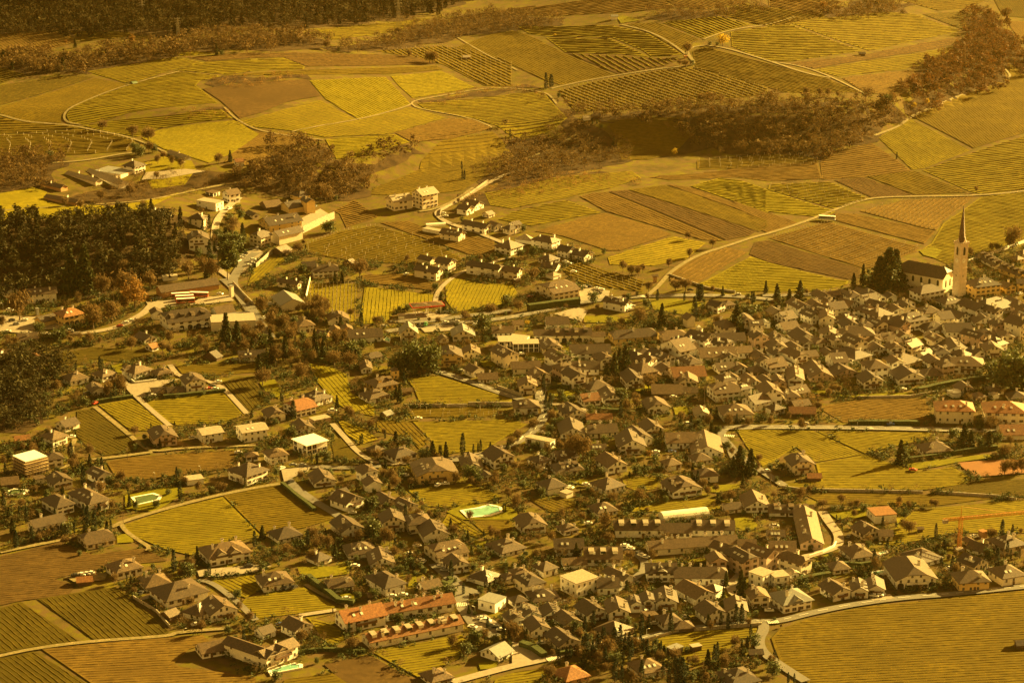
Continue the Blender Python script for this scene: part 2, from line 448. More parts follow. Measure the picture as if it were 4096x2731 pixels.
    # dormers on the front (or left) slope
    if 'd' in flags and kind:
        Lf = W if axis == 'R' else D; nd = max(1, min(8, int(Lf / (5.5 if Lf < 40 else 8))))
        if 'e' in flags: nd = 8
        for i in range(nd):
            t = (i + .5) / nd * Lf; b = MB(); q = span * .17; z1 = h + k * q; dw = 1.1; dh = 1.5; back = q + dh / k
            pt = [(t - dw, q, z1 - .2), (t + dw, q, z1 - .2), (t + dw, q, z1 + dh), (t - dw, q, z1 + dh)]
            rfm = [(t - dw - .25, q - .35, z1 + dh - .1), (t + dw + .25, q - .35, z1 + dh - .1), (t + dw + .25, back + .8, z1 + dh + .35), (t - dw - .25, back + .8, z1 + dh + .35)]
            sd1 = [(t - dw, q, z1 - .2), (t - dw, q, z1 + dh), (t - dw, back, z1 + dh)]; sd2 = [(t + dw, q, z1 - .2), (t + dw, back, z1 + dh), (t + dw, q, z1 + dh)]
            if axis == 'L': pt, rfm, sd1, sd2 = map(swap, (pt, rfm, sd1, sd2))
            b.poly(pt, 0); b.poly(rfm, 1); b.poly([(a, c, z_ - .12) for a, c, z_ in rfm], 1); b.poly(sd1, 1); b.poly(sd2, 1)
            gl = [(x_ * .75 + y_ * 0, *_) for x_, y_, *_ in []] 
            b.build('dormer', [M_GLASS if i % 2 else WALL[wc], ROOF['l' if 'e' in flags or 'u' in flags else rc]], ro)
    if 'j' in flags and kind and axis == 'R':                   # cross gables standing on the front slope
        for t in ([.3, .62] if W > 20 else [.5]):
            g = MB(); cw = min(3.4, W * .2); x0 = W * t; kk = .62; zr = h + kk * cw
            yb = (zr - h) / k + .2
            g.poly([(x0 - cw, -ov, h - .1), (x0, -ov, zr + .1), (x0, yb, zr + .1), (x0 - cw, .2, h + .05)], 0)
            g.poly([(x0, -ov, zr + .1), (x0 + cw, -ov, h - .1), (x0 + cw, .2, h + .05), (x0, yb, zr + .1)], 0)
            g.poly([(x0 - cw + .4, -.05, h - .3), (x0 + cw - .4, -.05, h - .3), (x0, -.05, zr - .35)], 1)
            g.build('cross_gable', [ROOF[rc], WALL[wc]], ro)
    if 'q' in flags:                                           # solar panels
        b = MB(); q0, q1 = .15, .42
        for i in range(4):
            a = W * (.12 + .2 * i)
            if axis == 'R':
                b.poly([(a, D * q0, h + k * D * q0 + .12), (a + W * .18, D * q0, h + k * D * q0 + .12), (a + W * .18, D * q1, h + k * D * q1 + .12), (a, D * q1, h + k * D * q1 + .12)])
        if b.v: b.build('solar_panel', mat('solar_glass', (.02, .02, .025), rough=.15, spec=.8), ro)
    # windows
    if 'n' not in flags and rc != 'Z':
        arch = 'a' in flags
        wk = 'shut' if ('t' in flags or rr() < .45) else 'plain'
        if roof == 'T': wk = 'shop' if rr() < .6 else 'plain'
        fl = max(1, int(round(h / 3.1))); 
        for (face, Lf, mx) in (('f', W, 7 if W > 30 else 5), ('l', D, 3)):
            if face == 'l' and D * math.sin(psi) * s < 9: continue
            cw = max(3.0, Lf / mx); n = max(1, int(Lf / cw))
            for i in range(fl):
                for j in range(n):
                    if rr() < .14: continue
                    z = h * (i + .55) / fl
                    kd = wk
                    if arch and i == 0 and face == 'f': kd = 'arch'
                    if wk == 'shut' and cw < 2.6: kd = 'plain'
                    o = put_window(e, kd, face, Lf * (j + .5) / n, z, W, D)
                    if arch and kd == 'arch': o.scale = (1.5, 1, 1.25)
            if kind in ('G', 'K') and ((face == 'f' and axis == 'L') or (face == 'l' and axis == 'R')) and rise > 2.2 and Lf > 7:
                for j in ((-.11, .11) if Lf > 9 else (0,)):
                    put_window(e, 'plain', face, Lf * (.5 + j), h + rise * .28, W, D)
    # doors
    if 'n' not in flags and 'D' not in flags and W > 6:
        b = MB(); x0 = W * (.3 + .4 * rr()); b.box(x0 - .55, x0 + .55, -.12, .03, zmin * .2, 2.1); b.build('door', M_SHUT, e)
    # balconies
    if 'b' in flags or ('n' not in flags and roof in 'GK' and axis == 'L' and h > 4.6 and W > 8 and rr() < .55):
        for i in range(1, max(2, int(round(h / 3.1)))):
            z = h * i / max(2, round(h / 3.1)); bw = W * .52; x0 = W * .24
            if 'b' in flags and W > 20: x0 = W * .3; bw = W * .4
            b = MB(); b.box(x0, x0 + bw, -1.35, -.01, z - .1, z + .06); b.box(x0, x0 + bw, -1.35, -1.27, z + .06, z + 1.0)
            b.box(x0, x0 + .08, -1.27, -.01, z + .06, z + 1.0); b.box(x0 + bw - .08, x0 + bw, -1.27, -.01, z + .06, z + 1.0)
            b.build('balcony', WALL['w'] if 'B' in flags else M_WOOD, e)
            if i >= 2: break
    ctr = pxof(cx, cy, z0 + h * .6)
    e['_w'] = W; e['_d'] = D; e['_h'] = h
    tag(e, None, cat)
    size = 'small ' if W * D < 70 else ('large ' if W * D > 260 else '')
    tall = 'tall ' if h > 8.5 else ''
    rk = {'G': 'gabled', 'S': 'gabled', 'H': 'hipped', 'K': 'half-hipped', 'T': 'flat', 'P': 'pyramid'}[roof]
    desc = f"{size or tall}{WNAME[wc]} {cat} with {RNAME[rc]} {rk} roof"
    THINGS.append([e, desc, ctr[0], ctr[1], label])
    if name: MARKS.append((name, ctr[0], ctr[1], e))
    return e, W, D, h, ro

def houses(r, c, text):
    for ln in text.strip().splitlines():
        ln = ln.strip()
        if not ln: continue
        lab = nm = None
        if '#' in ln: ln, lab = [q.strip() for q in ln.split('#', 1)]
        if lab and '@' in lab: lab, nm = [q.strip() for q in lab.split('@')]
        q = ln.split(); x, y, l, rr_, h, a = map(float, q[:6]); rf, wc, rc = q[6:9]; fl = q[9] if len(q) > 9 else ''
        on, ct = 'house', 'house'
        if wc == 'b' or 'n' in fl and l * rr_ < 9000 and h < 50: on, ct = 'shed', 'shed'
        if on == 'house':
            if (r, c) == (1, 3) or ((r, c) == (2, 3) and y < 560) or ((r, c) == (2, 2) and x > 1500 and y < 560): on = 'townhouse'
            elif rf[0] == 'H' and wc != 'b': on = 'villa'
            elif rf[0] == 'T': on = 'flat_roofed_house'
            elif 'b' in fl: on = 'chalet'
        px, py = T(r, c, x, y)
        house(px, py, l, rr_, h, a, rf, wc, rc, fl, nm, lab or None, on, ct)

# ------------------------------------------------------------------ trees
def leafset(pts, size, quad=True, flat=False, up=0):
    pts = np.asarray(pts, float); n = len(pts)
    a = NR.normal(size=(n, 3)); a /= np.linalg.norm(a, axis=1)[:, None]
    if up: a[:, 2] = a[:, 2] * .5 + up; a /= np.linalg.norm(a, axis=1)[:, None]
    b = NR.normal(size=(n, 3)); b -= (b * a).sum(1)[:, None] * a; b /= np.linalg.norm(b, axis=1)[:, None]
    if flat: b[:, 2] *= .3
    s = size * NR.uniform(.6, 1.3, (n, 1)); w = s * (.22 if up else .55)
    if quad:
        v = np.stack([pts - a * s * .5 - b * w * .5, pts + a * s * .5 - b * w * .5, pts + a * s * .5 + b * w * .5, pts - a * s * .5 + b * w * .5], 1).reshape(-1, 3)
        f = np.arange(4 * n).reshape(n, 4)
    else:
        v = np.stack([pts - a * s * .5 - b * w * .6, pts + a * s * .6, pts - a * s * .5 + b * w * .6], 1).reshape(-1, 3)
        f = np.arange(3 * n).reshape(n, 3)
    return v, f
def crown_points(kind, n, rg):
    """points of a crown in a unit tree: height 1, radius given by the kind"""
    if kind == 'c':
        z = rg.uniform(.05, 1, n); r = .105 * np.sin(np.pi * np.clip(z * .86 + .1, 0, 1)) ** .6 * (1 - .45 * z) * np.sqrt(rg.uniform(.35, 1, n)); t = rg.uniform(0, 6.283, n)
    elif kind == 'f':
        z = rg.uniform(.08, 1, n) ** 1.15; lay = .78 + .22 * np.sin(z * 42); r = .25 * (1 - z) ** .8 * lay * np.sqrt(rg.uniform(.25, 1, n)) + .008; t = rg.uniform(0, 6.283, n)
        r = r * (1 + .25 * np.sin(t * 3 + z * 9))
    elif kind == 'p':
        cl = rg.normal(size=(9, 3)); cl /= np.linalg.norm(cl, axis=1)[:, None]; i = rg.integers(0, 9, n)
        c = np.column_stack([cl[:, 0] * .24, cl[:, 1] * .24, .78 + cl[:, 2] * .1]); d = rg.normal(size=(n, 3)) * [.07, .07, .035]
        return c[i] + d
    else:
        k = 16 if kind in 'bo' else 13; cl = rg.normal(size=(k, 3)); cl /= np.linalg.norm(cl, axis=1)[:, None]
        rad = .30 if kind in 'bo' else .34; rz_ = .32; zc = .62
        if kind in 'es': zc, rz_ = .55, .38
        if kind == 's': zc, rz_, rad = .5, .42, .5
        rr_ = rg.uniform(.45, .95, (k, 1)); c = cl * rr_ * [rad, rad, rz_] + [0, 0, zc]; i = rg.integers(0, k, n)
        sp = .085 if kind in 'bo' else .10
        if kind == 's': sp = .14
        return c[i] + rg.normal(size=(n, 3)) * sp
    return np.column_stack([r * np.cos(t), r * np.sin(t), z])
def trunk_mesh(kind, rg):
    b = MB(); f = lambda lo, hi: float(rg.uniform(lo, hi))
    if kind in 'cf': b.tube((0, 0, -.03), (0, 0, .85), .018, .004, 5); return b
    if kind == 'p':
        b.tube((0, 0, -.03), (.02, 0, .62), .02, .014, 6)
        for i in range(5):
            t = 1.26 * i; b.tube((.02, 0, .58), (.19 * math.cos(t), .19 * math.sin(t), .76), .009, .004, 4)
        return b
    if kind == 's':
        for i in range(3): b.tube((0, 0, -.03), (f(-.3, .3), f(-.3, .3), .55), .03, .01, 4)
        return b
    top = .42; b.tube((0, 0, -.03), (f(-.02, .02), f(-.02, .02), top), .026, .018, 6)
    for i in range(7):
        t = i * .9 + f(-.3, .3); st = (0, 0, top * f(.65, 1)); m = (.13 * math.cos(t), .13 * math.sin(t), top + f(.08, .2)); e = (f(.2, .3) * math.cos(t + f(-.3, .3)), f(.2, .3) * math.sin(t), top + f(.25, .5))
        b.tube(st, m, .014, .009, 4); b.tube(m, e, .009, .003, 4)
        e2 = (m[0] * 1.3 + f(-.1, .1), m[1] * 1.3 + f(-.1, .1), m[2] + f(.12, .25)); b.tube(m, e2, .007, .002, 3)
    return b
PROTO = {}
NLEAF = dict(c=460, f=820, p=560, e=620, y=480, o=560, b=900, s=260)
def tree_proto(kind, var):
    if (kind, var) in PROTO: return PROTO[(kind, var)]
    rg = np.random.default_rng(100 + var * 17 + ord(kind))
    n = NLEAF[kind]; p = crown_points(kind, n, rg)
    size = dict(c=.075, f=.075, p=.08, e=.09, y=.075, o=.075, b=.10, s=.18)[kind]
    v, f = leafset(p, size, True, up=(.9 if kind == 'b' else (.5 if kind == 'c' else 0)))
    if kind in 'bo':                                      # twigs are thin
        pass
    c = link_np('crown', v, f, M_CROWNS[kind]); t = trunk_mesh(kind, rg).build('trunk', M_TRUNK)
    PROTO[(kind, var)] = (c.data, t.data); bpy.data.objects.remove(c); bpy.data.objects.remove(t)
    return PROTO[(kind, var)]
TNAME = dict(c=('cypress_tree', 'cypress', 'slender dark cypress'), f=('fir_tree', 'conifer', 'dark conifer'), p=('pine_tree', 'pine', 'umbrella pine'),
             e=('evergreen_tree', 'tree', 'round evergreen tree'), y=('yellow_tree', 'tree', 'golden yellow tree'), o=('autumn_tree', 'tree', 'rusty orange tree'),
             b=('bare_tree', 'tree', 'bare brown tree'), s=('garden_shrub', 'shrub', 'green garden shrub'))
TGROUP = dict(c='cypresses standing between the houses', f='conifers of the village', p='umbrella pines', e='evergreen garden trees', y='yellow trees', o='rusty trees', b='bare winter trees', s='garden shrubs')
def tree(kind, X, Y, h, wid=1.0, label=None, name=None):
    if kind == 'c': wid *= 1.3
    n, cat, desc = TNAME[kind] if not (kind == 'b' and h < 6.5) else ('small_bare_tree', 'tree', 'low bare tree')  # low bare trees are named apart from taller ones by height alone
    if kind == 'e' and h < 5: n, cat, desc = 'evergreen_shrub', 'shrub', 'round evergreen shrub'
    var = R.randrange(4); cm, tm = tree_proto(kind, var)
    z = float(tz(X, Y)); e = empty(n, (X, Y, z), R.uniform(0, 6.28)); e.scale = (h * wid, h * wid, h)
    a = bpy.data.objects.new('trunk', tm); b = bpy.data.objects.new('crown', cm)
    for q in (a, b): COL.objects.link(q); q.parent = e
    tag(e, None, cat, TGROUP[kind] if n != 'small_bare_tree' else 'small bare trees of the gardens')
    if kind in 'c': sz = 'tall ' if h > 12 else ('small ' if h < 6 else '')
    else: sz = 'tall ' if h > 14 else ('small ' if h < ((5 if n != 'small_bare_tree' else 4.5) if kind != 's' else 1.5) else '')
    p = pxof(X, Y, z + h * .5)
    THINGS.append([e, sz + desc, p[0], p[1], label])
    if name: MARKS.append((name, p[0], p[1], e))
    OCC.append((X, Y, 1.2, 0, 0))
    return e
def trees(r, c, text):
    """kind x y(height foot) height_px [width factor]   in tile pixels"""
    for ln in text.strip().splitlines():
        ln = ln.strip()
        if not ln: continue
        lab = nm = None
        if '#' in ln: ln, lab = [q.strip() for q in ln.split('#', 1)]
        if lab and '@' in lab: lab, nm = [q.strip() for q in lab.split('@')]
        items = [w for w in ln.split(';') if len(w.split()) >= 4]
        for it_, item in enumerate(items):
            q = item.split(); last = it_ == len(items) - 1
            k = q[0]; x, y, hp = map(float, q[1:4]); w = float(q[4]) if len(q) > 4 else 1.0
            px, py = T(r, c, x, y); X, Y = hit(px, py); s = ppm(X, Y); th = math.atan2(CAM_H, Y)
            tree(k, X, Y, hp / K / (s * math.cos(th)), w, (lab or None) if last else None, nm if last else None)
def free(X, Y, rad):
    for (a, b, r_, *_) in OCC:
        if (a - X) ** 2 + (b - Y) ** 2 < (r_ * .85 + rad) ** 2: return False
    return True
NOTREE = []                                                   # polygons (world) kept clear
def scatter(polyV, n, mix, hmin=3, hmax=9, tries=14, rad=1.6):
    """individual garden trees inside a photo polygon"""
    poly = [hit(*V(x, y)) for x, y in polyV]; xs = [p[0] for p in poly]; ys = [p[1] for p in poly]
    k = 0
    for _ in range(n * tries):
        if k >= n: break
        px_ = R.uniform(min(q[0] for q in polyV), max(q[0] for q in polyV)); py_ = R.uniform(min(q[1] for q in polyV), max(q[1] for q in polyV))
        if not inside(polyV, px_, py_): continue
        X, Y = hit(*V(px_, py_))
        if not free(X, Y, rad): continue
        if any(inside(q, X, Y) for q in NOTREE): continue
        kd = R.choice(mix); h = R.uniform(hmin, hmax)
        if kd == 's': h = R.uniform(1.6, 3.2)
        if kd == 'c': h = R.uniform(6, 11)
        if kd == 'e': h *= .8
        tree(kd, X, Y, h); k += 1
M_WOODFLOOR = mat('dark_wood_floor', (.05, .032, .014), rough=.95, var=.4, scale=.1, det=9, coord='World', spec=.05)  # floor sheet under the woods, coloured dark to deepen them
# woods: one mass each
def wood(name, label, polyV, sp, mix, hlo, hhi, m, leaf=1.3, nl=46, cat='wood'):
    nl = int(nl * 1.5); leaf *= 1.15
    poly = [hit(*V(x, y)) for x, y in polyV]; drape('dark_wood_floor', [(a + 5 * math.sin(b / 9), b + 8 * math.sin(a / 8)) for a, b in dens([Vector(p) for p in poly], 12)], .25, M_WOODFLOOR); xs = [p[0] for p in poly]; ys = [p[1] for p in poly]
    gx = np.arange(min(xs), max(xs), sp); gy = np.arange(min(ys), max(ys), sp); X, Y = np.meshgrid(gx, gy)
    X = X + NR.uniform(-.45, .45, X.shape) * sp; Y = Y + NR.uniform(-.45, .45, Y.shape) * sp
    q = inside(poly, X + NR.uniform(-9, 9, X.shape) + 8 * np.sin(Y / 17.0), Y + NR.uniform(-14, 14, X.shape) + 9 * np.sin(X / 13.0)); X = X[q]; Y = Y[q]; n = len(X)
    if n == 0: return
    Z = tz(X, Y); H = NR.uniform(hlo, hhi, n); VV = []; FF = []; base = 0
    kinds = [mix[i] for i in NR.integers(0, len(mix), n)]
    protos = {}
    for kd in set(mix):
        for v_ in range(3):
            rg = np.random.default_rng(900 + v_ + ord(kd)); p = crown_points(kd, nl if kd != 'f' else int(nl * 1.4), rg)
            protos[(kd, v_)] = leafset(p, leaf / 10.0, False, up=(.5 if kd == 'b' else 0))
    tv = np.array([(-.012, 0, 0), (.012, 0, 0), (0, .004, .8)], float)
    for i in range(n):
        v, f = protos[(kinds[i], int(NR.integers(0, 3)))]; a = NR.uniform(0, 6.28); c_, s_ = math.cos(a), math.sin(a)
        vv = np.concatenate([v, tv]); ff = np.concatenate([f, [[len(v), len(v) + 1, len(v) + 2]]])
        w = H[i] * NR.uniform(1.0, 1.5) * (1 if kinds[i] != 'f' else .8)
        x = (vv[:, 0] * c_ - vv[:, 1] * s_) * w + X[i]; y = (vv[:, 0] * s_ + vv[:, 1] * c_) * w + Y[i]; z = vv[:, 2] * H[i] + Z[i]
        VV.append(np.column_stack([x, y, z])); FF.append(ff + base); base += len(vv)
    o = link_np(name, np.concatenate(VV), np.concatenate(FF), m)
    tag(o, label, cat, None, 'stuff')
    return o

# low garden growth between the houses: one mass per kind, kept off houses, roads, fields and lawns
GX0, GY0, GS = -520.0, 880.0, 2.0
def occupancy():
    nx, ny = int(1040 / GS), int(1100 / GS); g = np.zeros((ny, nx), bool); X, Y = np.meshgrid(GX0 + (np.arange(nx) + .5) * GS, GY0 + (np.arange(ny) + .5) * GS)
    def mark(poly):
        xs = [p[0] for p in poly]; ys = [p[1] for p in poly]; i0, i1 = int((min(xs) - GX0) / GS), int((max(xs) - GX0) / GS) + 2; j0, j1 = int((min(ys) - GY0) / GS), int((max(ys) - GY0) / GS) + 2
        i0, j0 = max(0, i0), max(0, j0)
        if i1 <= i0 or j1 <= j0: return
        sl = (slice(j0, j1), slice(i0, i1)); g[sl] |= inside(poly, X[sl], Y[sl])
    for cs in RECTS:
        cx = sum(p[0] for p in cs) / 4; cy = sum(p[1] for p in cs) / 4; mark([(cx + (x - cx) * 1.12, cy + (y - cy) * 1.12) for x, y in cs])
    for p in NOTREE: mark(p)
    for L, w in ROADL:
        for a, b in zip(L, L[1:]):
            for t in (0, .5):
                q = a.lerp(b, t); k = int(w / 2 / GS) + 1; i, j = int((q[0] - GX0) / GS), int((q[1] - GY0) / GS)
                g[max(0, j - k):max(0, j + k + 1), max(0, i - k):max(0, i + k + 1)] = True
    return g, X, Y
def undergrowth(zones, name, label, kind, m, dens_, hlo, hhi, seed, leaf, nl, thr):
    g, X, Y = OCG; ok = np.zeros(g.shape, bool)
    for z in zones:
        ok |= inside([hit(*V(x, y)) for x, y in z], X, Y)
    rg = np.random.default_rng(seed); f = np.sin(X / 11 + seed) * np.cos(Y / 9 + 2 * seed) + .7 * np.sin(X / 5.3 - Y / 7.1 + seed) + rg.uniform(-.7, .7, X.shape)
    q = ok & ~g & (f > thr) & (rg.uniform(0, 1, X.shape) < dens_); x = X[q] + rg.uniform(-.9, .9, q.sum()); y = Y[q] + rg.uniform(-.9, .9, q.sum()); n = len(x)
    H = rg.uniform(hlo, hhi, n); Z = tz(x, y); pr = [leafset(crown_points(kind, nl, np.random.default_rng(seed + i)), leaf, False, up=(.5 if kind == 'b' else 0)) for i in range(4)]
    VV = []; FF = []; base = 0
    for i in range(n):
        v, ff = pr[int(rg.integers(0, 4))]; a = rg.uniform(0, 6.28); c_, s_ = math.cos(a), math.sin(a); w = H[i] * rg.uniform(.9, 1.5)
        VV.append(np.column_stack([(v[:, 0] * c_ - v[:, 1] * s_) * w + x[i], (v[:, 0] * s_ + v[:, 1] * c_) * w + y[i], v[:, 2] * H[i] + Z[i]])); FF.append(ff + base); base += len(v)
    tag(link_np(name, np.concatenate(VV), np.concatenate(FF), m), label, 'undergrowth', None, 'stuff')

# ------------------------------------------------------------------ vineyards
VC = {  # grass between the rows, and the rows themselves
 'g': ((.112, .091, .004), (.178, .142, .007)), 'G': ((.135, .114, .004), (.205, .166, .007)), 'o': ((.080, .057, .004), (.136, .096, .007)), 'b': ((.085, .053, .010), (.145, .092, .018)),
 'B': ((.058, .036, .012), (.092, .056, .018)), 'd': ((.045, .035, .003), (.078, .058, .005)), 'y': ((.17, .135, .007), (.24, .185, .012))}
def fmat(c):
    a, b = VC[c]
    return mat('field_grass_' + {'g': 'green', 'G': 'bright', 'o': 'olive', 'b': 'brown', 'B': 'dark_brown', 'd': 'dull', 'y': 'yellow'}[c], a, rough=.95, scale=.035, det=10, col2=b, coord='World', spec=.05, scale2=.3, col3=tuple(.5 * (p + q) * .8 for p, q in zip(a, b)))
M_VINE = mat('vine_canes', (.115, .082, .015), rough=.9, var=.35, scale=.25, coord='World', spec=.05, trans=.4)
M_VINEG = mat('vine_leaves', (.19, .16, .018), rough=.9, var=.35, scale=.25, coord='World', spec=.05, trans=.45)
M_VINEB = mat('vine_canes_brown', (.15, .095, .03), rough=.9, var=.35, scale=.25, coord='World', spec=.05, trans=.4)
M_POST = mat('pale_vine_posts', (.5, .43, .3), rough=.8, var=.2)
FIELD_N = [0]
def vineyard(poly, c, rowdir, sp=None, posts=False, vm=None, hgt=1.0, name='vineyard'):
    """poly: photo pixels; rowdir: photo-pixel vector along the rows, sp: metres between rows"""
    W_ = [hit(*p) for p in poly]; i = FIELD_N[0]; FIELD_N[0] += 1
    NOTREE.append(W_)
    dz = .30 + .012 * (i % 12)
    drape('field_ground', W_, dz, fmat(c))
    if rowdir is None: return
    cx = sum(p[0] for p in poly) / len(poly); cy = sum(p[1] for p in poly) / len(poly)
    a = hit(cx, cy); b = hit(cx + rowdir[0] * .5, cy + rowdir[1] * .5); d = np.array([b[0] - a[0], b[1] - a[1]]); d /= np.linalg.norm(d); nrm = np.array([-d[1], d[0]])
    P = np.array(W_); u = P @ d; v = P @ nrm
    s = ppm(*a) / 4                                            # render px per metre
    if sp: sp = max(2.4, sp * .66)
    if sp is None:
        th = math.sin(math.atan2(CAM_H, a[1])); e = s * math.hypot(nrm[0], nrm[1] * th)  # px per metre across the rows (approx)
        e = s * (abs(nrm[0] * d[1] * th - nrm[1] * th * d[0])) / max(1e-6, math.hypot(d[0], d[1] * th))
        sp = max(2.4, 1.5 / max(e, 1e-3)); sp = min(sp, 8)
    step = 3.2 if s > 1.8 else 6.0
    rows_v = []; rows_f = []; base = 0
    poly2 = [(float(x), float(y)) for x, y in zip(u, v)]
    hh = (.10 if sp < 3.6 else .13) * sp * hgt; ww = .30 * sp
    for k, vv in enumerate(np.arange(v.min() + sp * .6, v.max() - sp * .3, sp)):
        xs = []
        for j in range(len(poly2)):
            (x1, y1), (x2, y2) = poly2[j - 1], poly2[j]
            if (y1 > vv) != (y2 > vv): xs.append(x1 + (vv - y1) * (x2 - x1) / (y2 - y1))
        xs.sort()
        for x1, x2 in zip(xs[::2], xs[1::2]):
            x1 += 1.5; x2 -= 1.5
            if x2 - x1 < 4: continue
            n = max(2, int((x2 - x1) / step) + 1); t = np.linspace(x1, x2, n)
            jit = NR.uniform(-.08, .08, n) * sp
            px = t * d[0] + (vv + jit) * nrm[0]; py = t * d[1] + (vv + jit) * nrm[1]; pz = tz(px, py) + dz - .1
            hN = hh * NR.uniform(.55, 1.12, n); wN = ww * NR.uniform(.7, 1.2, n) / 2
            L_ = np.column_stack([px - nrm[0] * wN, py - nrm[1] * wN, pz]); R_ = np.column_stack([px + nrm[0] * wN, py + nrm[1] * wN, pz])
            Tt = np.column_stack([px - nrm[0] * wN * .6, py - nrm[1] * wN * .6, pz + hN]); T2 = np.column_stack([px + nrm[0] * wN * .6, py + nrm[1] * wN * .6, pz + hN * .95])
            vt = np.stack([L_, Tt, T2, R_], 1).reshape(-1, 3); idx = np.arange(n - 1) * 4 + base
            for (q, w) in ((0, 1), (1, 2), (2, 3)): rows_f.append(np.column_stack([idx + q, idx + 4 + q, idx + 4 + w, idx + w]))
            rows_v.append(vt); base += 4 * n
            if posts:
                m = int((x2 - x1) / (posts if posts > 1 else 9)) + 1
                for q in np.linspace(x1, x2, m):
                    X = q * d[0] + vv * nrm[0]; Y = q * d[1] + vv * nrm[1]; Z = float(tz(X, Y)); PV.append((X, Y, Z, 2.6 if posts is True else 2.6, max(.07, .28 / s)))
    if rows_v:
        o = link_np('vine_rows', np.concatenate(rows_v), np.concatenate(rows_f), vm or (M_VINEB if c in 'bB' else (M_VINEG if c in 'GyX' else M_VINE)))
        vineyard.names = getattr(vineyard, 'names', {})
        tag(o, None, 'vineyard', None, 'stuff'); VROWS.append((o, cx, cy, c))
PV = []; VROWS = []
def stone_wall(ptsP, h, t=.5, m=None, label=None, name='stone_wall', cat='wall', dz=0):
    L = resample([Vector(hit(*p)) for p in ptsP], 5.0); v = []; f = []
    for i, p in enumerate(L):
        d = (L[min(i + 1, len(L) - 1)] - L[max(i - 1, 0)]).normalized(); n = Vector((-d[1], d[0])); z = float(tz(p[0], p[1]))
        jt = R.uniform(-.12, .12) if cat == 'hedge' else 0
        for (sg, zz) in ((-1, -.6), (-1, h + jt), (1, h + jt), (1, -.6)):
            q = Vector((p[0], p[1])) + n * (sg * t / 2 * (1 + (R.uniform(-.2, .2) if cat == 'hedge' else 0))); v.append((q[0], q[1], z + zz))
    for i in range(len(L) - 1):
        a = 4 * i
        for j in range(3): f.append((a + j, a + j + 1, a + 5 + j, a + 4 + j))
    f.append((0, 1, 2, 3)); k = 4 * (len(L) - 1); f.append((k + 3, k + 2, k + 1, k))
    o = link(name, v, f, m or M_STONE); tag(o, label, cat)
    mid = L[len(L) // 2]; p = pxof(mid[0], mid[1], float(tz(mid[0], mid[1])) + h)
    if not label: THINGS.append([o, 'clipped dark green hedge' if cat == 'hedge' else 'low stone wall', p[0], p[1], None])
    return o
def hedge(ptsP, h=2.0, t=1.6, label=None):
    return stone_wall(ptsP, h, t, M_HEDGE, label, 'hedge', 'hedge')

# ------------------------------------------------------------------ labels
def dirword(dx, dy):
    if abs(dx) > 1.3 * abs(dy): return 'right of' if dx > 0 else 'left of'
    return 'below' if dy > 0 else 'above'
ORD = ['nearest', 'second nearest', 'third nearest', 'fourth nearest', 'fifth nearest', 'sixth nearest', 'seventh nearest', 'eighth nearest', 'ninth nearest', 'tenth nearest',
       'eleventh nearest', 'twelfth nearest', 'thirteenth nearest', 'fourteenth nearest', 'fifteenth nearest']
def finish_labels():
    groups = {}
    for (o, desc, x, y, lab) in THINGS:
        if lab: o['label'] = lab; continue
        best = None
        for (nm, mx, my, mo) in MARKS:
            if mo is o: continue
            d = math.hypot(x - mx, (y - my) * 1.6)
            if best is None or d < best[0]: best = (d, nm, mx, my)
        d, nm, mx, my = best
        groups.setdefault((desc, dirword(x - mx, y - my), nm), []).append((d, o))
    for (desc, dw, nm), L in groups.items():
        L.sort(key=lambda q: q[0])
        for i, (d, o) in enumerate(L):
            if len(L) == 1: o['label'] = f"{desc} {dw} {nm}"
            else: o['label'] = f"{desc}, {ORD[min(i, 14)]} {dw} {nm}"
SUN_E, SUN_C = 5.0, (1.0, .69, .17)
SKY_S, SKY_TINT = .074, (1.0, .40, .06)
HAZE, HAZE_C = .000018, (1.0, .76, .20)
EXPO = 2.48
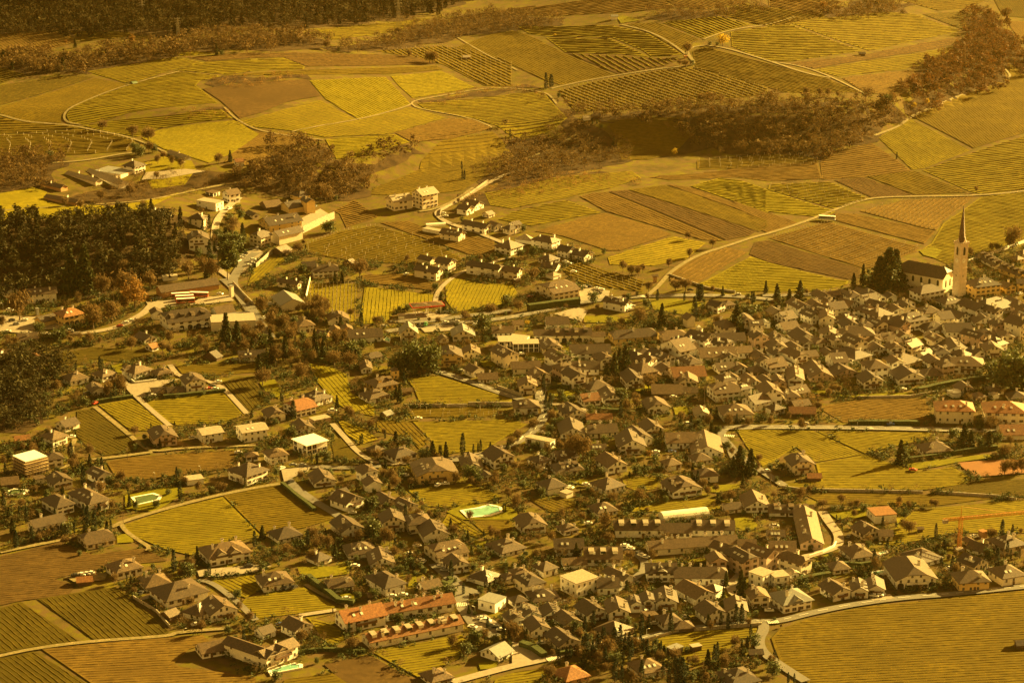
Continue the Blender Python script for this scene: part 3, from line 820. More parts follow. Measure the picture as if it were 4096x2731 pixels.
# ------------------------------------------------------------------ the houses, tile by tile
# x y l r h aspect roof wall rooftile flags #label@landmark name
houses(0, 0, """
1700 1480 150 50 34 5 G g l n #long low farm shed with pale roof at the edge of the upper vineyard
2170 1530 20 70 45 1 S w r #small white house with orange roof beside the ploughed strip@the small orange-roofed house
1240 1600 100 95 70 1 HS w d 1 #white villa with dark roof above the pergola courtyard@the pergola courtyard villa
""")
houses(1, 0, """
1110 75 240 130 25 1.5 T c g n #wide low hall with flat grey-brown roof beside the courtyard villa
880 140 260 60 32 6 G c l n #long pale-roofed stable wing of the walled garden estate
1090 170 300 90 30 6 G w l n #second long pale-roofed wing nearer the pergola of the estate
560 195 175 60 40 3.5 G o m n #ochre barn wing at the garden meadow, farther from the viewer@the estate meadow barns
700 330 270 50 42 5 G o m n #red-brown roofed barn wing running into bare trees at the meadow
1480 450 120 95 40 1 HS w d #lone house with dark roof in bare trees above the dark wood
1985 375 175 70 75 2 T w l B #white flat-roofed terrace block beside the climbing street@the white hillside terrace
1960 240 70 60 30 1 T w m
2110 300 60 95 85 1 S w m 1 #white house with brown roof at the top of the climbing street
1870 545 130 45 105 1.6 HS c d #tall cream house with hipped roof below the white hillside terrace
1740 730 5 175 85 1 K w d t #white house with dark half-hipped roof at the foot of the wood@the white house by the wood
60 1170 80 110 50 1.5 G w d
265 1225 10 250 95 .5 S w d 2 #long white house with two chimneys in shade below the dark wood@the shaded long house
595 1445 75 180 112 .8 HS y r 1a #yellow station house with red hipped roof and arched ground-floor windows@the yellow station house
395 1440 70 195 60 .5 S y d n1 #low yellow wing joined to the left side of the station house
340 1330 10 20 62 1 T g g n #slim grey square tower beside the station wing
1490 1170 50 520 62 .25 S o d nax #long ochre shed with arched doors behind the bus yard@the ochre bus shed
1500 1015 10 130 38 .5 T w l n
2125 1165 20 25 105 1 T c g n #square plaster transformer tower at the road bend
1400 1372 15 85 70 1.2 G w d nx
1555 1482 80 380 92 .7 KS w d xad #long white winery with big brown roof and two roof vents@the long white winery
2000 1350 60 160 30 1 S g m nx
2050 1385 30 260 20 .4 T g g n
1945 1482 10 400 88 .6 T c l n #wide hall with flat sunlit roof behind the dark cedar
1330 1590 90 110 30 1.2 G w d
175 1590 15 170 40 .8 S w d
""")
houses(1, 1, """
-30 445 60 60 30 2 G w m
100 365 60 140 20 1 S b m nx
400 290 80 100 60 1 HS y d n
310 395 90 130 50 1 S y d n
470 402 50 75 120 1.5 G y d nt #bright yellow gabled winery house facing the paved courtyard@the yellow winery house
130 565 100 290 58 .6 S y d 3 #broad yellow winery wing with long brown roof in the hillside complex
215 685 75 215 92 .45 S c d nxa #cream arcaded winery wing with a row of open arches@the arcaded wing
50 712 100 90 105 1 KS c d t1 #tall cream winery house at the corner above the parked cars
250 782 110 80 30 1 S b m nx #open timber shelter with brown roof below the arcaded wing
1270 372 70 165 92 .8 S c l 1 #pale modern house with light red roof, the lower of the hillside pair
1530 358 90 140 138 .8 S c l 2 #taller pale modern house with light red roof and balcony on the hillside@the pale hillside pair
440 930 15 100 58 1 S b d x
530 988 20 220 68 .6 KS w d 2 #white farmhouse with dark roof at the orchard's lower edge@the orchard farmhouse
380 1092 170 35 58 3 G c m 2 #narrow stepped row of houses running uphill beside the workshop
235 1292 75 205 64 1.3 G c g nx #wide workshop hall with grey metal gable roof@the grey workshop hall
370 1405 80 70 30 1 HS w m
400 1492 40 135 70 .9 HS w m
670 1422 15 185 54 .9 K c m #pinkish house with half brown half orange roof below the green vineyard@the orange-sided house
640 1548 90 50 40 1 G o m
690 1512 15 90 48 1 G o m
790 1502 10 95 48 1 G o m
860 1580 20 300 50 .6 S w d
40 1575 60 70 38 1 HS w d
1330 1568 5 150 84 1 G c g V #pale modern house with grey metal gable roof below the main road@the grey gable house
1312 1372 5 50 45 1 S w m n
1655 1012 190 62 84 1.8 G c d t3 #cream farmhouse with dark roof, front one of the farm pair@the farm pair
1600 872 110 60 48 1.5 G c d n
1765 938 110 70 90 1 G c d #cream farmhouse with sunlit gable, rear one of the farm pair
2225 992 280 52 92 3 K w d 2 #long white farmhouse with dark half-hipped roof above the round vineyard@the long white farmhouse
2400 1002 120 42 78 1.2 G c m
2340 782 140 110 72 1 HS w m 2
1860 657 160 60 68 1.6 G c m 2l
1935 412 85 65 58 1 G w m
2010 372 110 80 48 1 G w m
2140 435 60 50 25 1 S c m
2100 585 200 60 64 2.6 G w d 2
2190 562 60 70 55 1 G w m
2330 592 60 70 58 1 HS w d
2375 542 50 60 48 1 S w m
1690 592 160 40 25 3 T w l n
900 886 100 30 18 2 S b m nx
2180 1538 10 180 60 .7 S w m
1810 1570 10 190 62 1 G c g l
1690 1582 20 80 28 1 G w d
""")
houses(1, 2, """
30 582 60 40 48 1 G w m
190 678 155 25 38 3 HS w l n
365 733 180 75 78 1.6 H w m #white villa with broad hipped roof above the parked cars@the upper hipped villa
515 808 95 70 72 1 G w d q
665 838 110 75 58 1 G w d q #white house with solar panels on its gable roof at the hamlet's edge@the solar-panel house
345 868 100 90 44 1 HS w d
400 928 130 50 28 1 G w d n
40 1042 40 30 20 1 S b d nx
380 1002 70 70 18 1 P w l n
385 1202 170 230 80 1.1 KS c m l #large inn with huge brown half-hipped roof beside the car park@the large inn
1035 1302 190 60 78 2 G w d 2d #white house with two roof dormers by the road junction@the junction house
1890 1312 90 60 74 1 G w d #white house with dark gable roof below the tall cypresses@the cypress house
1960 1272 50 90 38 1 HS w m
15 1462 20 90 52 1 S c m
320 1452 20 200 46 .8 S w d n
210 1570 5 165 68 .7 S w d t
375 1580 10 345 78 .4 S c d a3d #long cream palace with a row of arches and dark roof@the cream palace
735 1580 8 110 70 .7 S c m nx
940 1595 55 385 55 .45 KS y d #yellow hall with wide dark half-hipped roof beside the palace@the wide yellow hall
1400 1605 60 200 60 1 KS c m
1610 1442 40 70 88 1 G c m nV
1700 1472 10 30 36 1 P w W nV #tiny white turret with pointed metal roof among the old roofs
1800 1600 30 340 38 .5 S p d
140 1600 150 20 68 3 T w l
2290 1452 30 80 50 1 K w g
""")
houses(1, 3, """
1905 1178 100 220 118 .7 HS y d l2t #yellow three-storey rectory right of the church tower@the yellow rectory
2185 1137 65 85 68 1 G y m
2290 1112 10 120 88 .7 S y d
2080 905 170 130 34 2.4 G w d d #long white row with dark roof and small white dormers behind the rectory@the dormered row
2310 1010 190 100 48 2.4 G y d d
2290 862 60 60 48 1 HS y m
2340 800 60 60 40 1 HS c m
1400 1207 100 210 85 .6 HS w d t #white house with long dark roof against the church nave
1290 1042 50 45 38 1 P c d n
1630 1278 90 150 62 .8 HS w m l
1270 1262 80 80 28 1 G w d
1720 1252 10 150 50 .4 T w l na
940 1242 100 135 68 1.3 G w d
860 1180 70 70 60 1 G c m
1100 1207 40 80 48 1 G w d
560 1192 40 110 48 .8 S w d
700 1192 60 90 48 1 G w m
740 1297 110 80 58 1 G w m
570 1292 110 110 38 1 G w m
480 1452 20 120 105 1.5 G c m
720 1402 50 110 48 1 K w d
1010 1432 130 130 98 1 HS w m t2 #tall white townhouse with balcony and orange-lit hipped roof
1255 1482 110 215 98 .7 HS w d t3 #tall white townhouse with rows of shuttered windows near the tower@the tall townhouse
1440 1342 80 150 28 1 H w m
890 1442 50 60 48 1 G w m
670 1590 30 300 88 .6 HS p d t #pinkish palace with dark hipped roof and green corner turrets@the turreted palace
480 1582 10 160 78 1 G c m
350 1492 60 100 35 1 G w m
150 1492 80 140 18 1 S w m
40 1347 60 110 18 1 G c l
1750 1402 150 110 48 1.5 G w d
2060 1342 200 170 66 1 KS w d 2
2310 1565 140 120 150 1 G w d b #tall white apartment house with dark balconies at the right edge@the tall edge apartments
1450 1502 80 200 38 .8 HS w d
1640 1532 50 230 58 .8 S w d 2
1900 1570 20 190 58 .9 HS w d 2
1470 1570 40 100 38 1 G w l
1900 1432 50 180 38 .8 G w d 3
2240 1302 100 140 58 1 G w d
1060 1570 50 110 28 1 S w m
1200 1562 60 110 24 1 G w m
60 1572 60 100 28 1 G w d
260 1585 80 180 38 1 G w d
2130 1450 60 100 40 1 G c d
""")
houses(2, 0, """
10 112 20 20 38 1 G w r
250 187 40 110 28 1.5 G w r #white house with vivid orange roof at the left edge of the village@the vivid orange roof
80 332 70 110 28 1 S w d
1400 92 60 60 18 1.3 S w r
650 412 80 165 54 .9 HS w m
945 377 95 130 58 .9 HS w m #white villa with hipped orange-brown roof, middle of the terrace trio@the terrace villas
855 512 50 115 64 1.3 G w m #white gabled house with grey-brown roof standing in front of the terrace villas
1240 352 110 150 68 .9 HS w m
1150 332 20 70 88 1 P w m n
1450 347 60 140 44 .9 HS w m #low white pavilion with hipped roof at the right end of the terrace villas
1715 472 45 175 92 1.1 K w d #tall white house with dark half-hipped roof above the square vineyard@the square vineyard house
1545 502 10 145 34 .8 S w d n
1400 502 10 130 36 .8 S b d nx
600 832 80 130 54 .9 S w d
490 972 100 130 82 1 H w m #white house with brown hipped roof above the scaffolded block
150 947 20 125 34 .8 S y r n #small yellow barn with orange roof near the left edge
245 1242 110 190 140 1 T b W n #unfinished brick block with white flat roof and scaffolding@the scaffolded block
435 1167 35 145 88 .9 HS w d
905 1312 90 115 78 1.3 G w d l
500 1372 60 165 74 1 G w d b
330 1312 30 95 40 1 T w d
830 1575 180 170 96 1.8 H w d bl #long white hotel with dark roof and orange front hip left of the pond@the pond hotel
880 1390 60 80 60 1 HS w m
530 1600 130 150 88 1.6 H w d
20 1352 10 150 30 1 S b m nx
1425 972 50 200 84 1.2 K p d #pinkish house with rows of brown windows beside the lane crossing@the pink crossing house
1870 937 55 175 88 .9 S w l v #white boxy house with pale shallow roof@the white boxy house
2235 932 60 220 104 .8 S w l vB
1720 1322 25 150 44 .8 T w l n #open garden pavilion with pale flat roof beside the brown vineyard
2262 1102 10 110 48 .9 HS w m
2270 1322 160 190 96 1 HS w d #white castle-like house with crenellated terrace@the crenellated house
1990 182 110 50 18 2 S b d nx
2200 187 10 230 46 .6 S w d
""")
houses(2, 1, """
120 747 50 150 68 1 K c d t
370 702 110 180 78 1 KS w R #white house with large orange-red half-hipped roof@the big orange-roofed house
540 602 140 160 58 1 H w d
370 852 50 170 20 1 G w d
470 1052 125 185 98 1 T w W oB #white modern villa with square flat roof and terrace bands@the flat-roofed villa
130 1132 50 160 84 .9 HS w m 1
540 1342 55 190 48 1.2 G w d b
990 1302 65 130 98 1 K w d
1020 1387 35 130 78 .9 G w d n1
1090 1042 70 90 22 1 H b d nx
1285 1122 110 190 58 .9 HS w d t
1490 1312 60 360 84 .9 K y d bl #big yellow apartment house with wide gable and two wooden balconies@the yellow apartment house
1900 1202 30 180 44 1.5 G w d
2080 1287 40 100 38 1 G w d
2190 1172 100 180 94 1 G w d b
970 292 15 95 44 2 G w d
1060 192 60 100 44 1 KS w d
1110 482 95 190 72 .9 HS y m dt #yellow villa with brown mansard-like roof and small dormers@the yellow villa
1255 350 20 60 80 1 P y m V
1050 572 100 180 48 .9 HS w m
1350 492 10 80 20 .8 S b m nx
1675 242 15 215 104 1 K y d t #cream villa with broad gable and balcony door above the road@the cream gable villa
1905 167 5 145 64 1 G w m
1985 332 70 110 56 1 G w m
2045 382 10 170 38 .8 S w m
2230 82 10 260 78 .7 T w l B
10 152 10 60 38 1 HS w d
830 1562 140 160 78 1 G w d b
760 1480 70 100 70 1 S w d
1150 1532 80 150 48 1 G w m
1350 1578 100 140 44 1 G w d l
1200 712 60 60 18 1 S b g nx
540 767 50 145 38 .6 T p l n
""")
houses(2, 2, """
10 302 20 250 58 .6 S c m 2
340 322 80 85 48 1 G c m
215 402 70 140 78 1 G c m
70 487 10 150 88 1 G c m b #cream house with two balconies beside the round lawn@the round-lawn house
545 177 15 350 74 .6 S w d B #large white house with dark roof above the lawns@the big lawn house
565 307 10 230 64 .7 S w m 2
1145 182 45 180 48 .9 HS c m
10 102 10 235 78 .6 T w l #white flat-roofed house with long terrace left of the lawn
25 672 5 215 74 .8 HS w m #white house with hipped roof at the lower road crossing@the road crossing
720 482 85 200 38 .9 HS w d 3
850 582 60 150 58 1.6 G w d b
660 602 60 150 58 1 S w r
510 732 85 170 58 1.2 G c d
690 747 10 225 38 .5 S c r n
1290 512 10 270 12 .8 S b m nx
1550 502 5 150 28 .8 S c m nx
1540 422 10 160 58 1 G c m
1490 382 55 290 58 .8 S c r x
1370 312 60 130 20 1 G w d
1250 672 55 190 68 1 K w d #white house with dark half-hipped roof in the middle gardens@the middle garden house
1690 712 30 125 44 1.2 G w l q #small white house with pale solar-covered roof@the pale solar roof
1740 202 60 320 58 .7 S c m l
1600 152 20 100 98 1 S w m
1870 557 80 215 88 .9 KS w m 1
1945 737 65 260 68 .9 HS w m l #broad white house with roof terrace at the lower corner of the old town@the roof-terrace house
2235 642 120 130 78 1 S w d
450 892 30 220 48 1.3 G w d b
720 892 40 250 54 .7 S c m 3
1230 872 70 160 58 1.2 G c d b
1100 962 90 185 62 1.2 G w d
990 1042 40 230 86 1.2 G w d b #white apartment house with wooden balconies between two receding dark roofs@the twin-roof apartments
350 992 230 45 68 3 T w l #long white flat-roofed house beside the curved road@the curved-road flat house
250 1167 100 110 58 1 HS w d 1
430 1122 80 170 38 1 S w d
420 1242 70 240 48 .8 HS w d ld
710 1032 10 150 44 .8 S p m l
880 1217 110 175 68 1.3 G w m
860 1417 140 175 64 1 H w d
330 1412 100 170 64 1 HS w d
1435 1192 70 120 58 1 HS w m
1690 1142 70 145 48 1 HS w m
1720 1302 55 170 68 .9 HS w d
1480 1442 110 260 68 .9 K w d bd #large dark-roofed chalet with wooden balconies above the narrow vineyard@the large chalet
1430 987 30 250 68 .8 S w m
1650 1062 30 280 48 1.5 G w m l
2140 1570 50 220 58 1.2 G w m
1960 1582 50 150 38 .8 S c m
790 1612 90 180 38 1 HS w m
500 1442 60 60 34 1 T c l n
1930 200 40 150 45 .8 G w d
2080 160 50 130 60 1 S w m
2230 190 60 130 40 1 G p d
1900 300 60 150 38 1 S w d
2060 300 60 120 40 1 G w m
2200 330 50 130 50 1 HS p m
2300 260 60 130 50 1 G c d
1990 400 60 130 40 1 G w m
2160 440 90 150 40 1.4 G w m
2290 420 60 130 40 1 G c m
""")
houses(2, 3, """
390 372 90 200 48 1.6 G p m #wide old barn-like house with light brown ridge roof in the old town@the wide ridge barn
180 407 10 140 68 2 G w m b
800 217 230 150 58 1.4 H w d t2 #large white house with arched windows and long dark hipped roof@the arched-window house
1230 267 180 180 58 1 HS y m t #yellow house with broad hipped roof at the old town's right side@the broad yellow house
1440 207 100 75 78 1 S c m
1700 297 20 270 88 .8 HS w m b
880 442 65 170 78 1 G w d
620 342 80 200 28 .8 G p d
1200 402 90 230 58 .9 G w d b
1430 352 60 180 28 .9 HS o m
60 682 80 90 58 1 HS w d
240 522 90 140 44 1 S w m l
200 692 10 230 20 .6 S b r nx
250 632 60 140 24 .8 S b m nx
30 422 30 140 48 1 G p m
2000 162 40 150 88 1 G c m b
1600 132 60 250 38 1 G w d 2
1640 240 60 130 40 1 G w d
960 130 60 130 50 1 G w d
1120 60 50 110 40 1 S c m
1290 60 60 140 30 1 HS w d
920 40 50 120 40 1 G w m
340 180 60 120 40 1 S c m
110 250 60 110 40 1 G w m
440 60 60 120 50 1 HS c m
520 150 50 100 30 1 G w m
200 110 60 130 30 1 G w d
320 60 50 110 40 1 G w m
1750 482 50 140 38 1 G c m
1910 567 60 90 58 1 HS c m
2040 492 50 120 38 1 HS c m
2060 530 40 60 40 1 P w l n
2230 560 50 150 40 1 HS c m
1700 520 60 90 20 1 T w g n
1545 747 25 330 126 .7 HS c r l #four-storey cream block with orange hipped roof, left of the two@the orange-roofed blocks
1990 752 30 360 116 .7 HS c r l #four-storey cream block with orange hipped roof at the right edge, below the crossroads terraces
1450 1067 90 230 56 .8 HS w m #low white farmhouse with hipped roof alone beside the big conifer@the low farmhouse
2150 902 60 250 50 .9 S w r nx #long building with saw-tooth red-brown roofs at the right edge
225 1227 65 190 100 1 K c d b2 #tall cream house with dark half-hipped roof alone in the big vineyard@the vineyard house
370 1287 15 115 28 .8 S b r nx #small red-roofed shed beside the tall vineyard house
10 1602 10 400 38 .4 S w m d
""")
houses(3, 0, """
330 217 65 270 88 .5 S w d aD #white house with four large arched openings below the hotel@the four-arch house
800 347 75 250 54 .9 KS c d #cream house with wide brown half-hipped roof above the brown field@the wide brown roof house
1080 622 95 230 74 .9 HS w m #white house with orange-lit hipped roof right of the parked car row@the parked car row house
1345 732 70 230 34 1 HS w m
1540 882 150 370 78 .8 HS w m #broad white house with very large brown hipped roof and black garage door@the garage door house
1840 1002 150 120 58 1 HS w d
1940 1012 100 240 78 1 G w m b #white guesthouse with long wooden balcony above the shaded lane@the balcony guesthouse
715 682 5 130 14 .8 S b r nx
1930 502 90 370 88 .7 HS w m j3 #large white villa with brown roof and cross gables above its forecourt@the cross-gable villa
1560 1002 80 90 38 1 S b m nx
1860 1347 60 210 56 .9 S w m x #small white farm building alone among the dark foreground vineyards@the lone farm building
""")
houses(3, 1, """
100 1442 370 100 118 3.5 G w d Bx #long white hotel wing with dark roof running uphill from the pool
98 1440 100 290 116 .4 S w m bj #white hotel front with orange-brown roof and balconies above the pool@the pool hotel
70 1172 80 110 58 1 S w m
360 1162 120 160 78 1 G w d
75 737 70 270 64 .9 HS w m 1
210 292 95 215 48 .9 HS w d 2
570 492 100 125 44 1 H w d
790 242 100 200 68 1.2 G w d
850 432 50 260 38 .9 HS w d l
1170 192 30 190 108 1 G c d b
1410 202 50 200 98 1 H c d l #large cream house with twin dark gables below the small vineyard@the twin-gable house
1545 287 50 220 78 1 G w d 2
1680 482 130 270 74 1 KS c m l #large half-hipped house with scattered roof windows@the roof-window house
1790 572 70 170 74 1 G w d
1050 522 30 220 48 1.2 G w d l
1190 772 170 180 88 1.5 H w d 1B #tall white apartment house with dark roof and glazed stairs@the glazed apartment house
675 742 50 220 44 .8 KS w m 2
1550 747 70 155 44 .9 S w m 2
2260 417 150 220 44 1 H w d
2130 687 170 130 54 1 HS w d
2300 667 60 100 58 1 H c m
2195 927 155 100 88 1 T w g B #grey and white modern house with standing-seam metal roof@the grey metal-roofed house
830 1107 95 360 106 .6 S w R 3b #white terrace block with bright red tiled roof, the nearer left block@the bright red terrace
1200 1002 60 620 88 .28 S w R 9B #white terrace block with bright red tiled roof and many chimneys, the longer right block
1050 1257 75 860 70 .2 S w r ed6B #long low terrace with orange roof and eight pale dormers@the dormer terrace
2230 1377 160 130 48 1 S w g x #white bungalow with dark grey tiled roof beside the hedge@the grey-tiled bungalow
1620 1602 110 190 38 1 HS w m 2
1040 815 20 70 20 1 S b m nx
1580 1900 1 1 2 1 T w l n
""".replace("1580 1900 1 1 2 1 T w l n\n", ""))
houses(3, 2, """
100 212 70 210 84 1 K w d b #white house with dark roof and wooden balcony below the swimming pool@the pool-side chalet
480 217 70 130 18 1 H w m 2
400 402 5 245 78 .8 S w d x
675 492 10 325 76 .7 S w m xdu #long block with brown roof and two copper-coloured dormers@the copper-dormer block
480 527 30 200 28 .7 S w m nx
950 232 5 440 84 .4 S w d xdu #long dark-roofed terrace with four copper dormers, left of the greenhouse@the greenhouse terrace
1405 237 10 240 56 .8 S w d x
1655 217 10 380 66 .5 S w d xdu #dark-roofed terrace with copper dormers right of the long greenhouse
1270 402 45 800 66 .22 S c m 7 #long row of pastel terraced houses with one grey-brown roof@the pastel row
2080 357 10 155 58 .8 S c m
1240 642 15 260 100 .7 S w d 3j
1495 667 10 470 74 .45 KS w d 5 #long white terrace with dark roof facing the small street@the long white terrace
1020 692 170 90 78 2 G w d 3
590 787 150 200 130 .9 T w l B #white modern block with roof terrace@the modern roof-terrace block
790 760 20 190 75 1 S w d 2
30 647 60 130 74 1 HS w m 2
290 602 100 130 68 1 H w m
30 882 60 110 58 1 HS w d
190 862 60 250 46 .9 HS w d 3
695 1012 110 165 82 1.1 G w d b2 #white gabled house with outside stair, left of the twin pair@the twin gabled pair
890 1007 30 180 96 1.3 G w d b2 #white gabled house with curved garden stair, right of the twin pair
1090 922 20 100 88 1.3 G w d b1
1190 907 20 120 92 1.3 G w d b1
1320 902 20 190 88 1.2 G w d b4
1690 862 180 160 82 1.4 G w m
1870 802 100 60 88 1 H w m
1785 1032 100 180 88 1 G w d #white house with dark gabled roof, left of the pair by the fork@the fork pair
1975 992 20 175 98 1.3 G w d
1400 1092 80 160 74 1 HS w d 1 #white hipped-roof house above the walled lane and vineyard@the walled lane house
1500 1112 40 170 28 .8 HS b m nx
1240 1005 50 100 22 1 T b m n
2300 702 130 100 112 1 T w l B
480 1087 100 160 58 1.2 G w d
180 1152 75 170 68 1.2 G w d
-20 1062 60 130 68 1 G w d 3
100 1002 40 170 48 1 G w d 3
290 992 40 170 48 1 G w d 3
430 1292 130 200 68 1.2 G c d b #large dark-roofed chalet with pale gable behind the cypress grove@the grove chalet
960 1182 200 160 15 1 HS c m x
1180 1532 120 230 54 1 HS w m l #white house with wide hipped roof and skylights among cypresses@the cypress garden house
500 1592 130 210 48 1 HS o r 1 #orange-walled house with sunlit red roof at the bottom edge
2020 1640 160 260 50 1 H w d
1480 1315 60 90 14 .7 T b g n
1660 1290 30 80 14 .7 T b l n
""")
houses(3, 3, """
300 347 80 200 68 4 G p m l #long house row with pale skylights running straight uphill@the uphill skylight row
20 417 20 230 66 .9 S w m l
0 270 20 150 50 .9 S w m l
985 107 80 190 72 1 T w r #white cube house with flat reddish roof beside the bright lawn@the white cube house
880 262 110 150 68 1 G c d t #cream house with dark roof and two skylights below the cube
1020 267 20 120 58 1 S c m
780 472 130 190 58 1.3 H w m
960 447 30 70 28 1 G w m
1400 512 190 200 42 1 H w m 1 #low house with large grey-brown hipped roof above the hotel@the low hipped house
1180 707 120 350 92 1.1 K w d Bba #white hotel with dark half-hipped roof and arched balconies@the arched-balcony hotel
600 822 120 150 82 1.2 G w d b2
770 787 20 145 72 1.4 G w d b3 #middle gabled unit of the white row with many chimneys@the three-gable row
915 765 20 150 68 1.4 G w d b3
145 932 135 250 96 .9 HS w g j #white house with light grey roof and dark cross gables@the light grey roof
210 640 40 70 80 1 K w l
60 700 60 130 100 1 T w l
600 572 70 150 28 1 HS c m
1760 732 75 260 96 .8 HS y m 2 #square yellow house with brown hipped roof beside the big field@the square yellow house
2155 682 130 190 88 1 HS w m 1
1890 562 150 125 68 1 G c d l #cream house with dark roof and rows of shutters left of the roof garden
2170 397 150 180 78 1 H c d ql #large dark house with solar roof behind the crane@the solar-roof house
1980 402 150 70 28 1 G w d
1840 315 50 60 28 1 G c m
1970 242 40 40 55 1 T o r n
2400 520 60 60 50 1 HS y m
""")

# the tightly packed old town: more narrow houses in the gaps between the ones above
def rect_of(X, Y, W, D, rz):
    ca, sa = math.cos(rz), math.sin(rz)
    return [(X, Y), (X + W * ca, Y + W * sa), (X + W * ca - D * sa, Y + W * sa + D * ca), (X - D * sa, Y + D * ca)]
def clear_rect(cs, tol):
    cx = sum(p[0] for p in cs) / 4; cy = sum(p[1] for p in cs) / 4
    sp_ = [(cx + (x - cx) * u, cy + (y - cy) * u) for x, y in cs for u in (tol, tol * .5)] + [(cx, cy)] + [((a[0] + b[0]) / 2 * tol + cx * (1 - tol), (a[1] + b[1]) / 2 * tol + cy * (1 - tol)) for a, b in zip(cs, cs[1:] + cs[:1])]
    X = np.array([p[0] for p in sp_]); Y = np.array([p[1] for p in sp_])
    for q in RECTS:
        if abs(q[0][0] - cx) > 60 or abs(q[0][1] - cy) > 60: continue
        if inside(q, X, Y).any(): return False
        qx = sum(p[0] for p in q) / 4; qy = sum(p[1] for p in q) / 4
        if inside(cs, np.array([qx]), np.array([qy])).any(): return False
    return True
def infill(zone, n, smin, smax, seed, step=1):
    rg = random.Random(seed); k = 0
    for _ in range(n * 60):
        if k >= n: break
        x = rg.uniform(min(p[0] for p in zone), max(p[0] for p in zone)); y = rg.uniform(min(p[1] for p in zone), max(p[1] for p in zone))
        if not inside(zone, x, y): continue
        px, py = x * 1.7415, y * 1.7415; X, Y = hit(px, py); W = rg.uniform(smin, smax); asp = rg.uniform(.9, 1.7); psi = math.radians(rg.choice([16, 24, 30, 38, 52])); rz = psi - math.atan2(X, Y)
        if not clear_rect(rect_of(X, Y, W, W * asp * 1.12, rz), .84): continue
        s = ppm(X, Y); hh = rg.uniform(4.5, 8.2)
        house(px, py, W * asp * s * math.sin(psi) * K / 1.06, W * s * math.cos(psi) * K / 1.06, hh * s * K * .96, asp, rg.choice(['G', 'G', 'G', 'H', 'K', 'HS', 'S']), rg.choice('wwwccp'), rg.choice('ddmm'), rg.choice(['', 'l', '2', 't']), None, None, 'townhouse', 'house', rot=math.degrees(psi)); k += 1
    return k
TOWN = [(1570, 800), (1740, 745), (1880, 700), (2010, 695), (2120, 740), (2352, 720), (2352, 790), (2240, 860), (2100, 885), (1880, 890), (1830, 930), (1680, 950), (1620, 890), (1500, 870), (1420, 840)]
RECTS.append([hit(*T(1, 3, *p)) for p in [(1180, 1150), (1580, 1240), (1880, 1200), (1750, 1000), (1400, 900), (1180, 1000)]]); RECTS.append([hit(*T(1, 3, *p)) for p in [(960, 1110), (1200, 1110), (1250, 950), (960, 950)]])
infill(TOWN, 62, 7.5, 12, 4)
infill([(1010, 800), (1400, 815), (1560, 830), (1600, 900), (1300, 900), (1050, 850)], 8, 8, 12, 5)
infill([(1300, 1290), (1760, 1290), (1900, 1300), (1700, 1420), (1300, 1420), (1060, 1330)], 7, 7, 10, 6)
# ------------------------------------------------------------------ fields
def fld(r, c, pts, col, rd=None, sp=None, posts=False, **kw):
    vineyard([T(r, c, *p) for p in pts], col, rd, sp, posts, **kw)
H0 = (1, -.03)
# row 0
fld(0,0,[(-300,340),(0,320),(600,270),(700,390),(520,440),(250,520),(-300,560)],'b',(1,.7))
fld(0,0,[(640,290),(1180,300),(1230,335),(760,385)],'o',H0)
fld(0,0,[(800,660),(1300,585),(1600,530),(1870,580),(1560,650),(1270,750),(1150,765)],'g',(1,-.18))
fld(0,0,[(-300,600),(0,620),(230,690),(0,775),(-300,800)],'d',(1,.2))
fld(0,0,[(-300,830),(0,785),(640,695),(860,712),(600,800),(0,970),(-300,1030)],'d',(1,-.25))
fld(0,0,[(-300,1040),(0,985),(620,805),(870,722),(1170,780),(900,875),(640,985),(565,1060),(555,1135),(180,1110),(0,1045),(-300,1000)],'o',(1,-.3))
fld(0,0,[(610,1065),(665,985),(900,890),(1250,765),(1650,662),(2040,705),(1840,745),(1800,790),(2000,945),(1500,990),(1200,1035),(1000,1100),(740,1148),(640,1125)],'g',(1,-.12),7)
fld(0,0,[(770,1158),(1100,1105),(1560,1065),(2030,1010),(2140,1090),(1650,1150),(1450,1185),(1270,1260),(1060,1225)],'g',(1,-.1),6)
fld(0,0,[(1450,1200),(1650,1165),(2150,1110),(2380,1235),(2120,1420),(1920,1500),(1500,1370),(1300,1270)],'G',(1,-.3))
fld(0,0,[(-300,1060),(0,1075),(200,1125),(560,1150),(740,1180),(0,1235),(-300,1250)],'o',H0)
fld(0,0,[(-300,1265),(0,1250),(740,1190),(1080,1250),(1240,1300),(1180,1390),(700,1425),(-300,1440)],'o',H0,7,14)
fld(0,0,[(1860,820),(2200,772),(2830,735),(2945,885),(2640,940),(2400,1040),(2200,1095),(2030,935)],'B')
fld(0,0,[(1600,500),(1780,475),(1960,490),(1700,520)],'G',H0)
fld(0,0,[(1720,530),(2060,505),(3000,495),(3850,510),(4000,590),(2820,615),(2600,530),(1900,565)],'B',H0)
fld(0,1,[(-740,650),(-450,570),(0,555),(255,535),(450,615),(440,640),(0,650),(-250,690)],'g',H0)
fld(0,1,[(-300,700),(440,650),(1650,605),(1720,640),(1200,685),(450,690),(0,695)],'o',H0)
fld(0,1,[(1100,470),(1700,425),(2000,480),(2351,570),(2351,795),(2100,790),(1730,600),(1500,540)],'o',(1,.5),8,10)
fld(0,1,[(560,275),(1200,215),(1600,165),(1350,280),(1100,320),(700,370)],'g',H0)
fld(0,1,[(495,745),(1190,712),(1420,960),(950,1105),(640,915)],'G',(1,.5))
fld(0,1,[(1240,705),(1700,655),(2010,805),(1440,905),(1310,790)],'G',(1,-.06),7)
fld(0,1,[(0,1085),(590,925),(930,1110),(1420,990),(1740,1085),(1230,1235),(640,1265),(330,1205),(0,1170),(-300,1150)],'g',(1,-.2))
